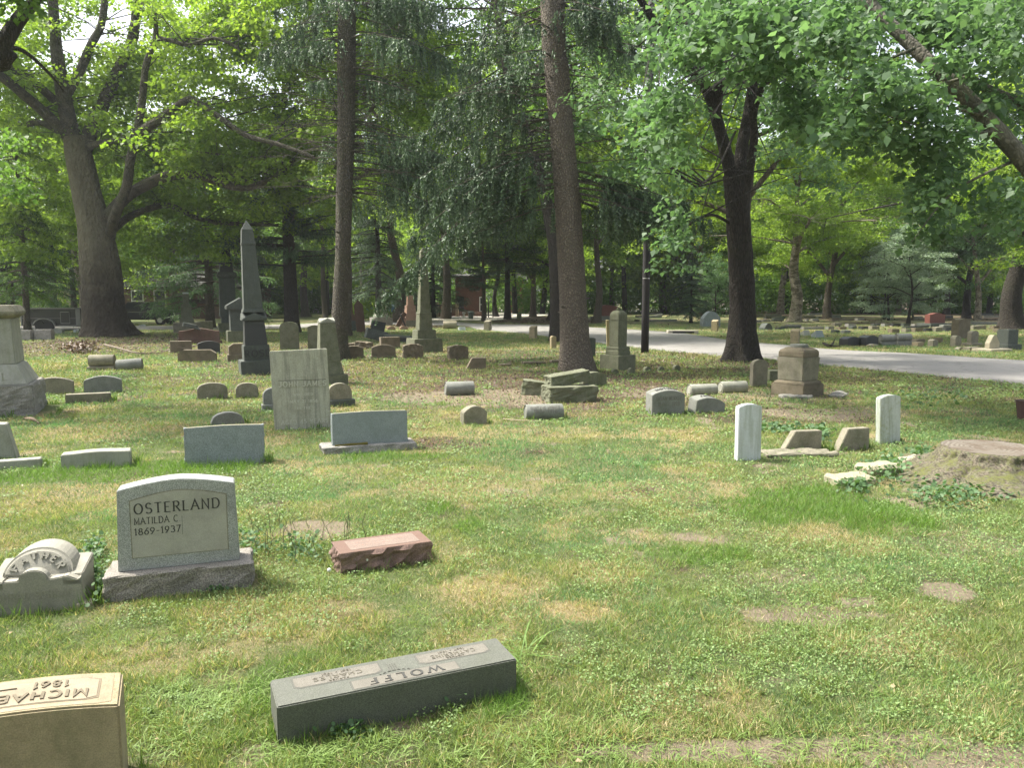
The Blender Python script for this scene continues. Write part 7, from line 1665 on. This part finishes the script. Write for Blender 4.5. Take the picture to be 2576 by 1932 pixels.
for px, py, rx, ry, st in ((2250, 1400, 300, 60, .16), (2100, 1200, 260, 35, .16), (2400, 1330, 180, 80, .2), (1000, 1170, 200, 20, .14), (300, 1470, 90, 40, .25), (1150, 1800, 180, 50, .16), (620, 1450, 100, 60, .16), (2150, 970, 350, 60, .12), (300, 920, 200, 40, .08), (760, 1105, 120, 14, .12), (1750, 1320, 180, 40, .1), (2450, 900, 300, 60, .1)):
    c = G(px, py); a = rx * c.y / F; b_ = abs(G(px, py - ry).y - G(px, py + ry).y) / 2; d = np.sqrt(((X_ - c.x) / a) ** 2 + ((Y_ - c.y) / b_) ** 2); bias = bias + st * np.clip(1.4 - d, 0, 1)
kp = (f_ + bias + (f2_ - .5) * .3 > .575) & ~inpoly(X_, Y_, ROADPOLY) & ~infoot(X_, Y_, .0) & (rg.uniform(0, 1, len(X_)) > bare * .6)
X_, Y_ = X_[kp], Y_[kp]; s_ = np.clip(Y_ / 6, .8, 3)
discs(X_, Y_, rg.uniform(.012, .05, len(X_)), .0062 * s_ * rg.uniform(.5, 1.4, len(X_)), (.10, .17, .045), (.25, .36, .13), 'clover', 'patches of small round-leaved clover and ground ivy in the lawn')
# leafy weed clumps
pts = []
for px, py, rx, ry, n_, hh in ((240, 1480, 26, 40, 420, .17), (235, 1400, 30, 25, 220, .1), (2230, 1190, 50, 24, 420, .14), (2150, 1225, 40, 20, 260, .12), (2330, 1155, 40, 18, 240, .1), (620, 1380, 60, 30, 200, .14), (1130, 1760, 40, 20, 160, .1), (860, 1850, 60, 15, 130, .07), (2390, 1255, 120, 30, 500, .1), (1980, 1080, 80, 14, 200, .08), (760, 1395, 50, 30, 160, .12), (540, 1490, 30, 8, 100, .06), (2060, 1100, 30, 20, 160, .1), (2330, 1000, 120, 20, 300, .05)):
    for _ in range(n_): g_ = G(px + rg.normal(0, rx * .55), py + rg.normal(0, ry * .55)); pts.append((g_.x, g_.y, rg.uniform(.1, 1) * hh))
pts = np.array(pts); kp = ~infoot(pts[:, 0], pts[:, 1], .01); pts = pts[kp]
discs(pts[:, 0], pts[:, 1], pts[:, 2], .014 * np.clip(pts[:, 1] / 6, .8, 2) * rg.uniform(.6, 1.5, len(pts)), (.035, .085, .03), (.12, .22, .08), 'broadleaf_weeds', 'leafy weed clumps growing by the stones and the stump', 7, .7)
# thin upright weed stalks
S_ = NP()
for px, py, rx, ry, n_ in ((680, 1380, 90, 40, 26), (880, 1360, 60, 20, 12), (2170, 1200, 40, 14, 10), (245, 1460, 20, 25, 8)):
    for _ in range(n_):
        g_ = G(px + rg.normal(0, rx * .6), py + rg.normal(0, ry * .6)); h_ = rg.uniform(.1, .24); S_.tube([(g_.x, g_.y, 0), (g_.x + rg.normal(0, .02), g_.y, h_ * .6), (g_.x + rg.normal(0, .04), g_.y, h_)], [.0022, .003, .002], 4)
tag(S_.obj('weed_stalks', plain_mat('weed_stalk', (.09, .10, .04), .9), rnd=False), 'thin upright seed stalks near the red marker', 'weeds', kind='stuff')
# brown needle and leaf litter, pale fallen leaves
X_, Y_ = scatter(110000, 7, 75); _, bare, lit, _ = ground_fields(X_, Y_)
kp = (rg.uniform(0, 1, len(X_)) < np.clip(lit, 0, 1) * .9 + .012) & ~inpoly(X_, Y_, ROADPOLY) & ~infoot(X_, Y_, 0); X_, Y_ = X_[kp], Y_[kp]; s_ = np.clip(Y_ / 14, .6, 4)
V_, F_ = kites(np.stack([X_, Y_, hz(X_, Y_) + rg.uniform(.005, .035, len(X_))], 1), rg.normal(0, 1, (len(X_), 3)) * [1, 1, .25], rg.normal(0, .4, (len(X_), 3)) + [0, 0, 1], .045 * s_, .03 * s_, .15)
tag(NP().add(V_, F_, np.repeat(rg.uniform(0, 1, len(X_)) ** 1.6, 4)).obj('leaf_litter', deadleaf), 'brown leaf and needle litter under the spruces and the sycamore', 'leaf litter', kind='stuff')
X_, Y_ = scatter(90, 2.6, 40); V_, F_ = kites(np.stack([X_, Y_, hz(X_, Y_) + .03], 1), rg.normal(0, 1, (len(X_), 3)) * [1, 1, .2], rg.normal(0, .3, (len(X_), 3)) + [0, 0, 1], .032, .022, .25)
kp = ~inpoly(X_, Y_, ROADPOLY); 
tag(NP().add(V_, F_, np.repeat(rg.uniform(0, 1, len(X_)), 4)).obj('fallen_leaves', strawleaf), 'scattered pale dry leaves on the grass', 'fallen leaves', kind='stuff')
# dandelion clocks
mw = plain_mat('dandelion_fluff', (.65, .65, .6), 1)
for lb, px, py in (('dandelion seed head against the rough face of the red marker', 924, 1420), ('dandelion seed head at the left corner of the red marker', 830, 1447)):
    g_ = G(px, py + 12); rt = thing('dandelion', lb, 'dandelion', g_); rt.location.y -= .03
    MB().tube([(0, 0, 0), (.004, 0, .07)], [.002, .0015], 5).obj('stem', L_green if 0 else plain_mat('weed_stalk', (.09, .10, .04)), rt)
    V_ = []; mb = MB(); mb.lathe([(.002, .068), (.012, .074), (.015, .083), (.012, .092), (.002, .098)], .004, 0, 10); mb.obj('seed_head', mw, rt, smooth=True)

# ------------------------------------------------------------------ thin summer haze
m, n, l, P = newmat('haze_air'); n.remove(P)
pv = n.new('ShaderNodeVolumePrincipled'); pv.inputs['Color'].default_value = (.86, .92, .95, 1); pv.inputs['Density'].default_value = .0004; pv.inputs['Anisotropy'].default_value = .35
l.new(pv.outputs[0], n['Material Output'].inputs['Volume'])
hz_o = MB().box(-260, 260, -120, 420, -1.5, 42).obj('haze', m); tag(hz_o, 'thin pale summer haze between the trees', 'haze', kind='stuff')
